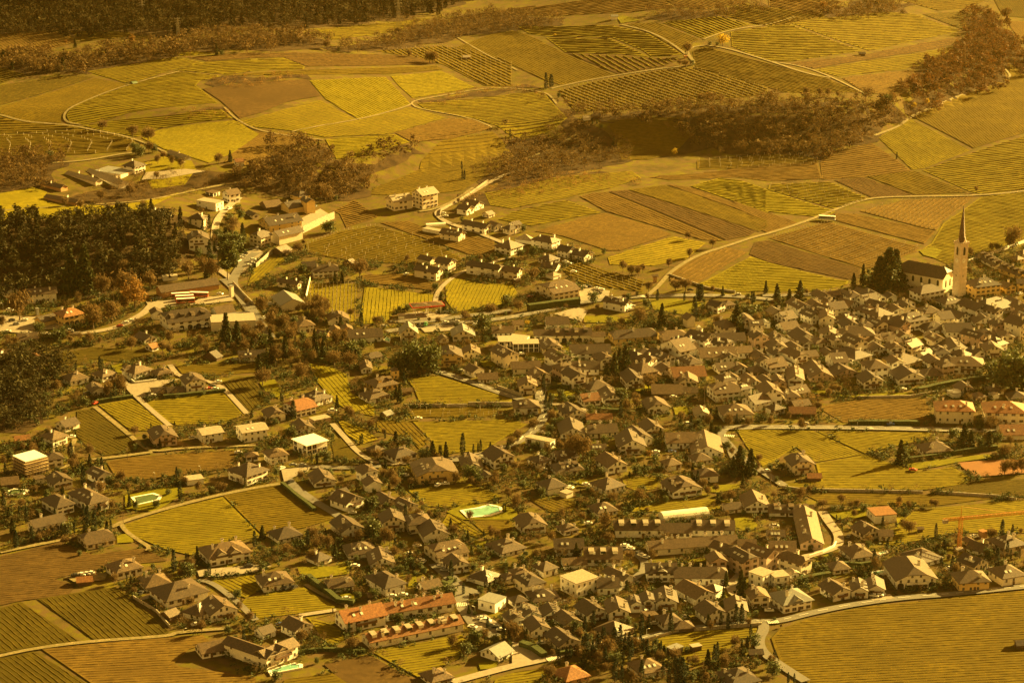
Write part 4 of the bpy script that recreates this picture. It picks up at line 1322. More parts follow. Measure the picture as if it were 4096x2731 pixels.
fld(0,1,[(1280,1225),(1750,1095),(2000,1095),(2170,1180),(1800,1280),(1440,1310)],'b',(1,-.15))
fld(0,1,[(640,1285),(1280,1240),(1410,1310),(1200,1370),(900,1450),(740,1465)],'G',H0,6)
fld(0,1,[(1480,955),(2351,868),(2640,850),(2860,1090),(2750,1190),(2450,1290),(2300,1225),(2000,1090),(1560,1010)],'g',(1,-.08))
fld(0,1,[(-40,1215),(300,1225),(590,1285),(300,1335),(0,1540),(-300,1500),(-230,1420)],'b',(1,-.5))
fld(0,1,[(1700,1300),(2170,1210),(2260,1290),(2380,1420),(2200,1568),(1900,1750),(1500,1800),(1050,1790),(1080,1730),(1500,1560),(1520,1480)],'o',(1,-.2),6)
# upper middle
fld(0,2,[(40,240),(500,250),(900,235),(1250,310),(1570,505),(1280,525),(1200,465),(920,348),(330,335),(160,315)],'g',(1,-.05))
fld(0,2,[(310,350),(900,358),(1260,525),(1000,500),(490,485)],'g',H0)
fld(0,2,[(510,495),(1270,535),(1560,545),(1400,610),(980,685)],'B',(1,.55),9,vm=M_VINEG)
fld(0,2,[(-520,440),(-200,320),(0,285),(150,325),(470,490),(940,690),(850,708),(450,785),(300,740),(0,600),(-350,480)],'o',(1,.45))
fld(0,2,[(1060,225),(1340,215),(1720,370),(1640,395),(1560,480),(1250,300)],'o',(1,.4))
fld(0,2,[(1390,215),(1900,155),(2190,228),(1750,355)],'g',(1,.4),8)
fld(0,2,[(1850,125),(2120,45),(2900,155),(2500,235),(2300,240)],'o',(1,.2))
fld(0,2,[(-600,190),(-300,130),(0,85),(700,0),(1350,-20),(1500,75),(1100,115),(400,150),(0,140)],'b',(1,-.15))
fld(0,2,[(1360,-10),(2050,-20),(2150,35),(1780,90),(1550,70)],'b',(1,.3))
fld(0,2,[(430,838),(730,762),(1400,645),(1650,625),(2351,810),(2351,870),(1700,945),(1300,995),(580,1025)],'o',(1,.35),8,7)
fld(0,2,[(1660,480),(1770,430),(2351,590),(2880,722),(3190,850),(2700,860),(2500,850),(1690,625)],'o',(1,.25))
fld(0,2,[(2010,300),(2351,250),(2500,210),(3210,470),(2560,570),(2351,570),(2020,430)],'g',(1,-.03))
fld(0,3,[(160,195),(320,152),(560,170),(1080,112),(1350,135),(1760,290),(930,470)],'g',(1,-.03))
fld(0,3,[(190,592),(840,515),(1780,335),(1800,400),(1400,475),(420,635)],'B',(1,-.15))
fld(0,3,[(430,645),(1400,490),(1780,420),(1420,600),(1250,640),(640,705)],'g',(1,-.12))
fld(0,3,[(680,722),(1330,645),(1420,770),(1180,900),(890,855)],'b',(1,-.25),8)
fld(0,3,[(10,60),(300,135),(450,148),(700,20),(300,-20),(0,-20)],'b',(1,.2))
fld(0,3,[(1200,0),(2030,-10),(1850,75),(1560,100)],'o',(1,-.1))
fld(0,3,[(1420,135),(1780,110),(1830,230),(1790,275)],'d',(1,-.3))
fld(0,3,[(2070,-10),(2500,-20),(2500,180),(2160,150)],'d',(.6,.8))
fld(0,3,[(2190,200),(2500,200),(2500,520),(2300,350)],'b',(.7,.7))
fld(0,3,[(1340,1068),(2130,755),(2230,700),(2200,580),(2500,700),(2500,1180),(2351,1225),(1890,1365)],'o',(1,.75))
fld(0,3,[(1010,1265),(1310,1095),(1860,1385),(1430,1550),(1320,1560)],'g',(1,.6))
fld(0,3,[(1420,1568),(1900,1400),(2351,1255),(2500,1210),(2500,1750),(2351,1740),(2000,1795),(1850,1760)],'g',(1,-.12))
fld(0,3,[(560,1400),(960,1320),(1080,1400),(1310,1568),(1050,1620),(500,1650),(480,1500)],'b',(1,-.15),8)
fld(0,3,[(-650,1480),(0,1420),(300,1430),(480,1480),(400,1530),(-650,1560)],'o',(1,-.05),7,8)
fld(1,3,[(-1100,60),(-650,30),(0,-60),(450,-80),(500,75),(0,100),(-300,60),(-900,90)],'b',(1,-.06),6)
fld(1,3,[(10,130),(560,105),(930,265),(640,360),(0,175)],'g',(1,.08),None,12)
fld(1,3,[(610,92),(880,65),(1320,222),(980,262)],'B',(1,.45))
fld(1,3,[(900,52),(1340,5),(1840,200),(1340,222)],'o',(1,.3),5)
fld(1,3,[(0,185),(620,378),(530,435),(0,378),(-400,180),(-450,100)],'G',(1,-.02))
fld(1,3,[(0,388),(270,480),(0,575),(-80,540),(-420,180)],'b',(1,.45))
fld(1,3,[(840,372),(1250,275),(1890,243),(1600,465),(1550,550),(1480,540)],'b',(.75,-.5),6,8)
fld(1,3,[(620,395),(800,400),(1540,560),(1440,675),(600,455)],'b',(1,.3))
fld(1,3,[(60,605),(560,472),(1390,705),(1360,745),(960,895),(870,895),(10,620)],'b',(1,.28),5,10)
fld(1,3,[(-120,660),(0,640),(850,900),(850,985),(740,1000),(0,840),(-170,770)],'B',(1,.28))
fld(1,3,[(-160,790),(0,845),(640,1005),(740,1012),(730,1045),(500,1105),(0,1110),(-480,1110),(-640,1060)],'G',(1,-.04))
fld(1,3,[(1500,670),(1610,485),(1955,245),(2351,195),(2500,190),(2500,560),(2060,730),(1840,790),(1650,860),(1560,820),(1390,740)],'g',(1,.15))
fld(0,2,[(870,1110),(1200,1085),(1560,1085),(1640,1250),(1500,1400),(1250,1470),(1010,1470),(960,1300)],'o',(1,.12),5)
fld(1,2,[(0,165),(400,65),(1100,5),(1190,70),(900,165),(600,225),(480,255),(0,350),(-200,320),(-250,210)],'g',(1,-.2),6)
fld(1,2,[(0,385),(480,275),(530,285),(820,388),(180,510),(-120,450)],'g',(1,-.1))
fld(1,2,[(840,392),(1250,500),(1470,590),(1000,735),(880,735),(460,600),(210,560)],'b',(1,-.3))
fld(1,2,[(620,240),(720,212),(870,200),(1950,648),(1750,638),(870,378)],'b',(1,.42),5)
fld(1,2,[(885,195),(1050,183),(2250,560),(2190,598),(1960,640)],'B',(1,.42),5)
fld(1,2,[(1070,178),(1400,135),(2340,460),(2351,520),(2270,562)],'o',(1,.4))
fld(1,2,[(1640,145),(1900,72),(2100,92),(2351,180),(2351,395)],'G',(1,.1))
fld(1,2,[(1420,130),(1620,150),(2351,412),(2351,455)],'b',(1,.4))
fld(1,2,[(880,800),(1480,605),(1780,665),(1600,815),(1300,875),(900,865)],'y',(1,-.2),6)
fld(1,2,[(460,905),(620,845),(1100,980),(1225,1010),(1200,1115),(950,1085),(640,1045),(520,960)],'o',(1,.35),6,6)
fld(1,2,[(1455,935),(1700,795),(1960,705),(2165,755),(1680,1050),(1450,1015)],'b',(1,-.6),6)
fld(1,2,[(1690,1060),(2185,795),(2351,845),(2351,1110),(1850,1105)],'G',(1,-.55))
fld(1,1,[(710,372),(910,268),(1120,430),(830,525),(770,400)],'b',(1,.25),6)
fld(1,1,[(460,680),(760,565),(1100,510),(1480,610),(1880,800),(1920,870),(1200,850),(830,825),(470,760)],'o',(1,.2),None,14)
fld(1,1,[(1140,480),(1400,465),(1620,560),(2190,640),(2190,790),(1950,770)],'b',(1,.3))
fld(1,1,[(490,1045),(930,1045),(915,1390),(760,1380),(480,1200)],'g',(-.06,1),None,8)
fld(1,1,[(1000,1068),(1630,1145),(1620,1235),(1280,1285),(1200,1395),(950,1415)],'G',(-.08,1))
fld(1,1,[(980,960),(1440,952),(1650,1042),(1640,1105),(970,1025)],'b',(1,.1))
fld(1,1,[(1735,1040),(1830,985),(2080,1045),(2351,1045),(2400,1125),(2240,1235),(1830,1305),(1750,1200)],'G',(-.45,.9),3.6)
fld(1,1,[(-20,900),(170,800),(330,800),(180,880),(0,1045),(-80,1060)],'g',(-.7,.7))
# middle
fld(2,0,[(490,250),(510,125),(850,55),(1450,100),(1480,140),(1120,195),(900,165),(600,240)],'d',(1,-.05),4)
fld(2,0,[(1610,222),(2351,205),(2400,280),(1920,315),(1670,295)],'o',H0)
fld(2,0,[(2050,370),(2200,325),(2340,340),(2430,560),(2290,650)],'d',(.6,.7))
fld(2,0,[(905,585),(1215,530),(1520,755),(1370,820),(1200,820)],'g',(1,.45))
fld(2,0,[(1320,558),(2060,475),(2250,680),(2000,750),(1640,775),(1550,740)],'g',(1,-.03),4.5)
fld(2,0,[(710,640),(860,625),(1270,935),(1230,1010),(960,1050),(790,960),(700,860)],'d',(1,.5))
fld(2,0,[(980,1110),(1200,1065),(2100,1005),(2220,1010),(2090,1170),(1240,1280),(1060,1245)],'b',(1,-.05),3)
vineyard([V(*p) for p in [(283,1207),(400,1168),(512,1142),(598,1230),(440,1276),(380,1262),(300,1228)]],'g',(1,-.08))
vineyard([V(*p) for p in [(514,1140),(598,1112),(650,1112),(772,1190),(700,1212),(602,1228)]],'o',(1,.12))
fld(2,1,[(480,205),(700,245),(830,305),(870,470),(1090,610),(1090,690),(860,640),(720,560),(570,380)],'G',(.9,1),3.4)
fld(2,1,[(1380,345),(1620,315),(1760,345),(2351,535),(2351,565),(1510,580),(1450,430)],'g',(1,.02))
fld(2,1,[(1370,625),(1940,605),(2290,640),(2100,695),(1430,700)],'o',(1,.02),4,9)
fld(2,1,[(1440,740),(2351,722),(2490,765),(2351,845),(2100,995),(1600,1050),(1615,920)],'g',H0,3.2)
fld(2,1,[(1110,725),(1420,745),(1590,930),(1500,990),(1400,880),(1110,825)],'o',(.7,.7),3.4)
fld(2,1,[(740,712),(1000,805),(1120,900),(960,950),(830,850)],'y',(1,.6),3.6)
fld(2,1,[(690,905),(800,885),(1070,1060),(1000,1120),(720,1070)],'d')
fld(2,1,[(1390,1360),(1950,1305),(2270,1430),(2100,1475),(1750,1525),(1570,1515)],'g',(1,-.1))
fld(2,2,[(1010,1250),(1370,1242),(1320,1355),(1150,1375),(1030,1330)],'g',(1,.1))
fld(2,2,[(1130,1530),(1400,1480),(1800,1450),(2050,1475),(1900,1568),(1100,1568)],'g',(1,-.15))
fld(2,2,[(160,1450),(500,1445),(700,1560),(350,1568)],'o',(1,.4))
fld(2,3,[(-290,812),(420,825),(870,1040),(430,1110),(260,970),(60,1100),(-50,1150),(-200,960)],'g',(1,.35),3.2)
fld(2,3,[(440,825),(1500,842),(1480,900),(1000,1000),(890,1030)],'g',(1,.1),3.4)
fld(2,3,[(440,1125),(890,1045),(1180,1140),(1400,1200),(1700,1155),(1880,1270),(1800,1310),(1450,1365),(200,1355),(160,1310),(480,1280)],'g',(1,0),3.4)
fld(2,3,[(490,595),(850,535),(1440,525),(1505,690),(1360,735),(690,745),(480,620)],'b',(1,.12),4)
fld(2,3,[(310,1395),(1400,1405),(2080,1440),(1500,1515),(520,1495)],'o',H0,3.4)
fld(2,3,[(1480,1370),(1900,1290),(2351,1265),(2500,1260),(2500,1440),(2100,1420)],'d',(1,-.12),4)
fld(2,3,[(1320,1568),(1550,1530),(2351,1455),(2500,1450),(2500,1760),(1720,1755),(1150,1880),(1010,1850),(1200,1690)],'g',(1,-.1),3)
fld(3,3,[(30,1160),(110,1075),(400,975),(900,870),(2351,725),(2500,710),(2500,1650),(470,1650),(110,1370),(60,1250)],'o',(1,-.05),2.7)
fld(3,2,[(1300,1180),(1500,1105),(2240,1068),(2310,1085),(2230,1150),(2050,1165),(2000,1250),(1700,1405),(1590,1385),(1430,1265)],'g',(1,-.1),2.6)
fld(3,2,[(0,1480),(560,1385),(640,1400),(560,1445),(270,1555),(100,1650),(-200,1650),(-150,1540)],'g',(1,-.15),2.6)
fld(3,1,[(-100,800),(0,775),(440,695),(730,870),(700,895),(400,930),(0,985),(-180,900)],'g',(1,-.08),2.8)
fld(3,1,[(460,965),(620,1005),(800,1095),(810,1175),(700,1235),(600,1160),(540,1050)],'g',(1,.25))
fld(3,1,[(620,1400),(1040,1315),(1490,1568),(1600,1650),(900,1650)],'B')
fld(3,1,[(1070,1290),(1890,1130),(1930,1200),(1860,1350),(1740,1410),(1510,1530)],'g',(1,-.15),2.7)
fld(3,1,[(270,1540),(700,1480),(830,1568),(860,1650),(200,1650)],'o',(1,-.12),2.7)
fld(3,1,[(1960,75),(2351,62),(2351,155),(2110,205)],'o',(1,-.05))
fld(3,1,[(1760,20),(1900,10),(1900,80),(2080,200),(2040,240),(1700,120)],'g',(.8,.5))
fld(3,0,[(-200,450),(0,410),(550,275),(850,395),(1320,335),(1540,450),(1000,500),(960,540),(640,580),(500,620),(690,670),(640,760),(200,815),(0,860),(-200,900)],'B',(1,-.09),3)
fld(3,0,[(345,800),(1060,690),(1200,780),(1550,1100),(1540,1135),(880,1185)],'d',(1,.85),2.7)
fld(3,0,[(-200,920),(0,885),(190,825),(740,1195),(330,1235),(0,1300),(-200,1350)],'d',(1,.85),2.7)
fld(3,0,[(385,1262),(1000,1198),(1860,1130),(1940,1200),(1740,1260),(1600,1390),(1650,1420),(2351,1520),(2351,1650),(950,1650)],'b',(1,-.05),2.8)
fld(3,0,[(-200,1400),(0,1345),(310,1282),(780,1568),(880,1650),(-200,1650)],'d',(1,.75),2.7)
fld(3,0,[(1910,640),(2351,575),(2420,700),(2351,740),(2260,790),(2060,720)],'g',(1,.5),3)
# ------------------------------------------------------------------ roads, paths, paving
def road(r, c, pts, w, m=None, name='road', dz=.62):
    ribbon(name, [hit(*T(r, c, *p)) for p in pts], w * (.62 if name != 'road' or r == 0 else .8), dz, m or M_ASPH)
def track(r, c, pts, w=3.0, dz=.56): road(r, c, pts, w, M_TRACK, 'gravel_track', dz)
def lawn(r, c, pts, m, name='lawn', dz=.5):
    W_ = [hit(*T(r, c, *p)) for p in pts]; drape(name, W_, dz, m, 5.0); NOTREE.append(W_)
M_LAWN = mat('lawn_grass', (.135, .12, .005), rough=.95, var=.2, scale=.12, det=9, coord='World', spec=.05, scale2=.5, col3=(.115, .105, .005))
# main road right
road(2,3,[(-400,800),(0,790),(800,795),(1550,812),(2500,830)],8)
road(2,2,[(2500,790),(2000,780),(1900,850),(1990,950),(2080,1050),(2300,1200),(2500,1330)],6,dz=.64)
road(2,2,[(1990,950),(2050,1090)],6,dz=.66)
# main road middle
road(1,2,[(2400,1190),(2000,1150),(1300,1150),(900,1180),(620,1220),(300,1290),(-100,1370),(-700,1420),(-1150,1480)],8)
road(1,3,[(-50,1150),(300,1150),(520,1130)],7,dz=.64)
road(1,2,[(1230,1160),(1330,1080),(1400,1000),(1460,930),(1700,780),(2000,690),(2200,620),(2400,570),(2700,470),(2900,390),(3200,270),(3500,240),(4300,235),(4800,180)],4,M_TRACK,dz=.6)
road(1,1,[(-300,1000),(-230,1060),(-80,1200),(0,1330),(60,1440),(150,1540)],7)
road(1,0,[(2351,760),(2250,830),(2160,960),(2130,1040),(2200,1150),(2330,1330),(2420,1480)],8,dz=.64)
road(1,0,[(2130,1000),(1990,900),(1960,780),(1970,560),(2000,450),(2090,340),(2200,250)],6,M_PAVE)
road(1,0,[(0,1470),(400,1500),(800,1500),(1100,1440),(1200,1380),(1330,1310),(1400,1230)],7,M_PAVE)
lawn(1,0,[(1340,1210),(1600,1190),(1800,1200),(1850,1170),(2100,1150),(2150,1200),(1880,1230),(1550,1255),(1400,1300)],M_PAVE,'bus_yard_paving',.58)
lawn(1,0,[(0,1330),(480,1360),(560,1460),(0,1480)],M_PAVE,'station_square',.55)
lawn(1,1,[(340,490),(590,355),(715,432),(430,560)],M_PAVE,'winery_courtyard',.6)
lawn(1,0,[(2180,800),(2351,700),(2420,760),(2320,900),(2200,960)],M_PAVE,'car_park',.58)
road(1,1,[(2400,0),(2200,80),(2000,200),(1830,300),(1690,360),(1650,400),(1740,480),(2000,560),(2200,640),(2351,700)],5,M_PAVE)
road(1,1,[(2000,160),(1800,300),(1600,370),(1500,380)],4,M_TRACK)
road(1,1,[(1640,1250),(1660,1120),(1780,1000),(1940,910),(2351,800)],4,M_PAVE)
road(1,1,[(1240,1380),(1500,1400),(2000,1330),(2351,1290)],8)
lawn(1,1,[(1350,1380),(1300,1330),(1500,1300),(1800,1330),(1700,1360)],M_PAVE,'filling_station_forecourt',.6)
lawn(1,1,[(1500,1440),(1800,1410),(1850,1470),(1550,1490)],M_PAVE,'parking_strip',.6)
lawn(1,2,[(610,1110),(700,1080),(900,1110),(880,1190),(640,1230)],M_PAVE,'inn_car_park',.6)
lawn(1,2,[(380,1320),(600,1260),(700,1290),(640,1390)],M_PAVE,'palace_forecourt',.58)
# upper tracks
track(0,2,[(360,820),(430,800),(700,740),(1000,690),(1400,630),(1640,610),(1680,580),(1600,490),(1650,440),(1760,420),(1950,440),(2351,560),(2700,680),(2920,720)],5)
track(0,2,[(1590,500),(1450,390),(1250,290),(1000,230)],4)
track(0,2,[(1760,365),(2000,280),(2351,235),(2600,160)],4)
track(0,0,[(-200,1030),(0,1055),(200,1118),(450,1140),(700,1160),(1070,1235),(1260,1290),(1480,1380),(1700,1500)],4)
track(0,0,[(740,1150),(620,1130),(580,1080),(620,1010),(900,880),(1170,785),(1650,660)],3)
track(0,0,[(2060,990),(2150,1090),(2351,1200),(2700,1260),(2970,1290)],3)
track(0,0,[(480,1500),(800,1480),(1100,1420),(1230,1410)],5)
track(0,1,[(330,1215),(950,1108),(1425,975),(1440,930),(1700,885),(2050,820),(2351,810),(2640,850),(2700,880),(2760,960)],3)
track(0,1,[(1430,960),(1480,1000),(1960,1080),(2170,1180)],3)
track(0,1,[(2400,650),(2100,500),(1850,350)],3)
track(0,3,[(980,1250),(1200,1170),(1300,1080),(1500,1000),(1900,840),(2150,770),(2240,710),(2180,640)],4)
track(0,3,[(0,565),(300,610),(550,695),(900,870)],4)
track(0,2,[(100,1470),(400,1350),(600,1230)],4)
track(1,0,[(0,370),(700,330),(1300,290),(1700,200),(2000,140),(2200,110)],3)
lawn(1,0,[(-300,190),(0,215),(300,155),(430,200),(430,300),(1000,330),(1300,290),(1650,200),(1300,380),(500,440),(0,430),(-300,430)],fmat('G'),'meadow',.4)
lawn(0,0,[(1330,1500),(1500,1440),(1760,1480),(1800,1560),(1700,1700),(1400,1740),(1340,1640)],fmat('G'),'meadow',.4)
lawn(1,0,[(1340,20),(1700,-10),(1900,10),(1500,80),(1300,90)],M_PAVE,'courtyard',.5)
lawn(0,2,[(960,160),(1050,155),(1180,190),(1000,220)],M_LAWN)
# lower roads
road(2,2,[(400,400),(270,450),(250,530),(330,640),(280,720),(200,830),(100,900),(0,960),(-400,1100),(-550,1090)],7)
road(2,2,[(280,560),(500,600),(700,640)],5,M_PAVE,dz=.64)
road(2,1,[(1610,260),(1900,350),(2200,460),(2500,560)],7)
road(2,1,[(2300,1000),(1750,1080),(1150,1150),(950,1040),(820,890),(700,760)],4,M_PAVE)
road(2,1,[(1150,1150),(800,1170),(500,1150),(350,1180),(270,1230),(330,1320),(500,1450),(750,1600),(900,1700)],6)
lawn(2,1,[(230,1180),(500,1160),(480,1200),(330,1260),(260,1300)],M_PAVE,'junction_paving',.66)
road(2,1,[(300,1300),(0,1345),(-450,1440),(-900,1560),(-1230,1660),(-1290,1700),(-1600,1790),(-2351,1940)],4,M_TRACK)
road(2,0,[(870,605),(1150,830),(1300,960),(1400,1020),(1700,980),(2351,960)],3.5,M_TRACK)
road(2,0,[(1400,1020),(1000,1075),(800,1090)],4,M_TRACK,dz=.6)
road(2,0,[(1560,780),(1280,540),(1150,400),(1120,310)],4,M_PAVE)
road(2,0,[(2270,670),(2080,460),(2000,400),(1800,340),(1640,330),(1560,220)],4,M_PAVE)
lawn(2,0,[(1120,400),(1280,370),(1650,350),(1500,410),(1330,520),(1230,510)],M_PAVE,'driveway',.6)
road(3,0,[(1110,110),(1150,180),(1280,270),(1380,330),(1350,360)],3,M_TRACK)
road(3,0,[(-200,1380),(0,1325),(330,1255),(850,1190),(1560,1145),(1620,1110),(2080,1075)],3.5,M_TRACK)
lawn(3,0,[(1810,540),(2351,490),(2500,500),(2351,560),(1980,600),(1830,600)],M_PAVE,'villa_forecourt',.6)
lawn(3,0,[(1280,790),(1400,760),(1430,790),(1300,815)],M_PAVE,'driveway',.6)
road(3,0,[(1700,660),(1900,620),(2150,800),(2351,1000)],4,M_ASPH)
lawn(3,0,[(600,600),(880,560),(990,570),(960,630),(700,660)],M_TRACK,'gravel_parking',.56)
road(3,1,[(400,955),(740,905)],4,M_PAVE)
road(3,1,[(450,670),(600,760),(830,860)],3,M_TRACK)
road(3,1,[(1640,480),(1780,600),(1900,720),(1880,850),(1960,960),(2030,1060),(2200,1150)],8)
road(3,1,[(1900,700),(2050,760)],6,M_ASPH,dz=.64)
lawn(3,1,[(1970,960),(2100,940),(2300,1080),(2200,1110),(2040,1060)],M_PAVE,'parking_strip',.66)
road(3,1,[(1800,1568),(2050,1500),(2351,1420),(2600,1370),(2900,1290),(3100,1220),(3300,1170),(3500,1160)],6,M_PAVE)
road(3,2,[(1150,1180),(1400,1110),(1700,1070),(2150,1010),(2300,1010),(2320,1080),(2260,1180),(2290,1280),(2400,1370),(2700,1560)],6)
road(3,3,[(-60,1010),(100,1010),(400,930),(800,850),(1250,790),(1700,760),(2351,690),(2500,680)],6)
road(3,3,[(500,0),(560,100),(660,220),(640,330),(400,400),(200,460),(0,470)],6,M_PAVE)
road(3,2,[(1000,330),(1200,420),(1230,520),(1150,600),(900,760)],5)
road(3,2,[(2120,560),(2000,680),(2050,780),(2300,830),(2500,900)],6,M_PAVE)
lawn(3,2,[(0,1200),(110,1210),(300,1300),(330,1340),(0,1400)],M_PAVE,'driveway',.6)
lawn(3,3,[(930,790),(1120,760),(1160,800),(960,820)],M_PAVE,'parking_strip',.66)
road(2,0,[(560,1180),(700,1100),(650,1000),(690,900)],3,M_TRACK)
# lawns and courts
for t_ in [(2,2,[(320,450),(450,455),(590,470),(550,510),(430,515),(330,495)]),(2,2,[(1055,395),(1450,400),(1430,430),(1210,440),(1190,475),(1060,470)]),(2,2,[(260,30),(400,15),(530,40),(520,90),(260,90)]),
  (2,2,[(120,100),(400,110),(400,165),(240,175),(120,140)]),(2,2,[(1480,610),(1600,600),(1640,670),(1500,680)]),(2,2,[(1780,1330),(2140,1310),(2100,1350),(1900,1390),(1800,1385)]),(2,2,[(500,1275),(700,1270),(690,1320),(520,1300)]),
  (2,3,[(1270,1130),(2000,1040),(2100,1065),(1730,1115),(1560,1150),(1300,1185)]),(2,3,[(390,450),(520,450),(560,500),(1400,470),(1400,500),(800,520),(400,480)]),(2,0,[(1010,220),(1130,210),(1130,290),(1080,295)]),
  (2,0,[(1150,1420),(1600,1330),(1700,1400),(1420,1568),(1150,1540)]),(2,1,[(30,380),(170,350),(230,440),(220,530),(100,480)]),(2,1,[(2050,180),(2200,190),(2200,240),(2090,240)]),(2,1,[(740,710),(1000,805),(1120,900),(960,950),(830,850)][:0]),
  (2,1,[(1750,1568),(1900,1500),(2250,1500),(2400,1560),(2400,1640),(1900,1640)]),(3,2,[(1550,440),(2070,430),(2060,455),(1700,475),(1560,465)]),(3,2,[(2040,60),(2140,55),(2270,120),(2200,170),(2040,180)]),(3,2,[(1980,510),(2150,505),(2150,540),(2000,560)]),
  (3,3,[(540,0),(900,-30),(900,50),(640,75)]),(3,3,[(1180,60),(1240,40),(1270,110),(1190,150)]),(3,3,[(420,420),(640,370),(640,420),(520,450)]),(3,1,[(760,760),(900,750),(960,820),(840,830)]),(3,1,[(1400,600),(1470,590),(1480,670),(1400,690)]),
  (3,1,[(2040,1390),(2230,1370),(2200,1440),(2060,1450)]),(3,1,[(380,510),(850,500),(860,570),(560,610),(400,570)]),(3,0,[(1070,215),(1200,200),(1230,280),(1080,290)]),(3,1,[(2000,270),(2120,275),(2090,320),(2020,315)]),(1,2,[(660,1340),(850,1330),(1100,1370),(1080,1400),(660,1400)]),
  (1,2,[(1270,1200),(1500,1180),(1780,1220),(1600,1330),(1300,1280)]),(1,3,[(1390,740),(1520,700),(1600,740),(1540,810),(1430,780)])]:
    if t_[2]: lawn(t_[0], t_[1], t_[2], M_LAWN)
lawn(2,3,[(1730,1120),(2120,1092),(2500,1092),(2500,1200),(2200,1230),(1900,1250)],mat('red_clay', (.17,.065,.012), rough=.9, var=.12, scale=.1, coord='World'),'clay_court',.62)
# ------------------------------------------------------------------ pools
M_WATER = mat('pool_water', (.16,.36,.28), rough=.06, var=.12, scale=.4, coord='World', spec=.6)
M_POND = mat('pond_water', (.05,.09,.03), rough=.06, var=.2, scale=.4, coord='World', spec=.6)
def pool(r, c, pts, label, rim=1.6):
    W_ = [Vector(hit(*T(r, c, *p))) for p in pts]; ctr = sum(W_, Vector((0, 0))) / len(W_); z = float(tz(*ctr))
    e = empty('swimming_pool', (ctr[0], ctr[1], z)); n = len(W_); NOTREE.append([tuple(p) for p in W_])
    inn = [(p[0] - ctr[0], p[1] - ctr[1]) for p in W_]; out = [(x * (1 + rim / max(1, math.hypot(x, y))), y * (1 + rim / max(1, math.hypot(x, y)))) for x, y in inn]
    v = [(x, y, .75) for x, y in out] + [(x, y, .75) for x, y in inn] + [(x, y, -.8) for x, y in out] + [(x, y, .45) for x, y in inn]; f = []
    for i in range(n):
        j = (i + 1) % n; f += [(i, j, n + j, n + i), (2 * n + i, 2 * n + j, j, i), (n + i, n + j, 3 * n + j, 3 * n + i)]
    link('pool_deck', v, f, M_WHITE, e); link('water', [(x, y, .6) for x, y in inn], [tuple(range(n))], M_POND if 'green' in label else M_WATER, e)
    tag(e, label, 'pool'); p = pxof(ctr[0], ctr[1], z); return e, p
e, p = pool(2,1,[(1900,1560),(2060,1540),(2130,1510),(2230,1530),(2240,1570),(2140,1600),(1960,1620)],'turquoise swimming pool with round end on a bright lawn'); MARKS.append(('the turquoise pool', p[0], p[1], e))
pool(3,1,[(140,1460),(330,1405),(400,1415),(395,1440),(200,1475),(160,1495)],'turquoise pool beside the white hotel with balconies at the bottom')
e, p = pool(2,0,[(1230,1440),(1400,1410),(1460,1430),(1440,1460),(1270,1500)],'green bathing pond with white stone rim in the villa garden'); MARKS.append(('the bathing pond', p[0], p[1], e))
pool(2,0,[(60,1390),(130,1365),(250,1375),(200,1400),(80,1415)],'small dark green pool at the left edge of the village',1.0)
pool(3,3,[(960,560),(1060,545),(1060,570),(985,590)],'small blue pool left of the white arched-balcony hotel',1.0)
pool(3,3,[(1020,380),(1080,365),(1095,378),(1040,392)],'small turquoise pool behind the dark hipped house',.8)
pool(3,3,[(295,590),(320,575),(385,610),(360,622)],'narrow dark swimming pool beside the flat white block',.8)
pool(1,1,[(1175,1560),(1200,1535),(1230,1545),(1225,1580)],'tiny turquoise pool among dark roofs below the road',.6)
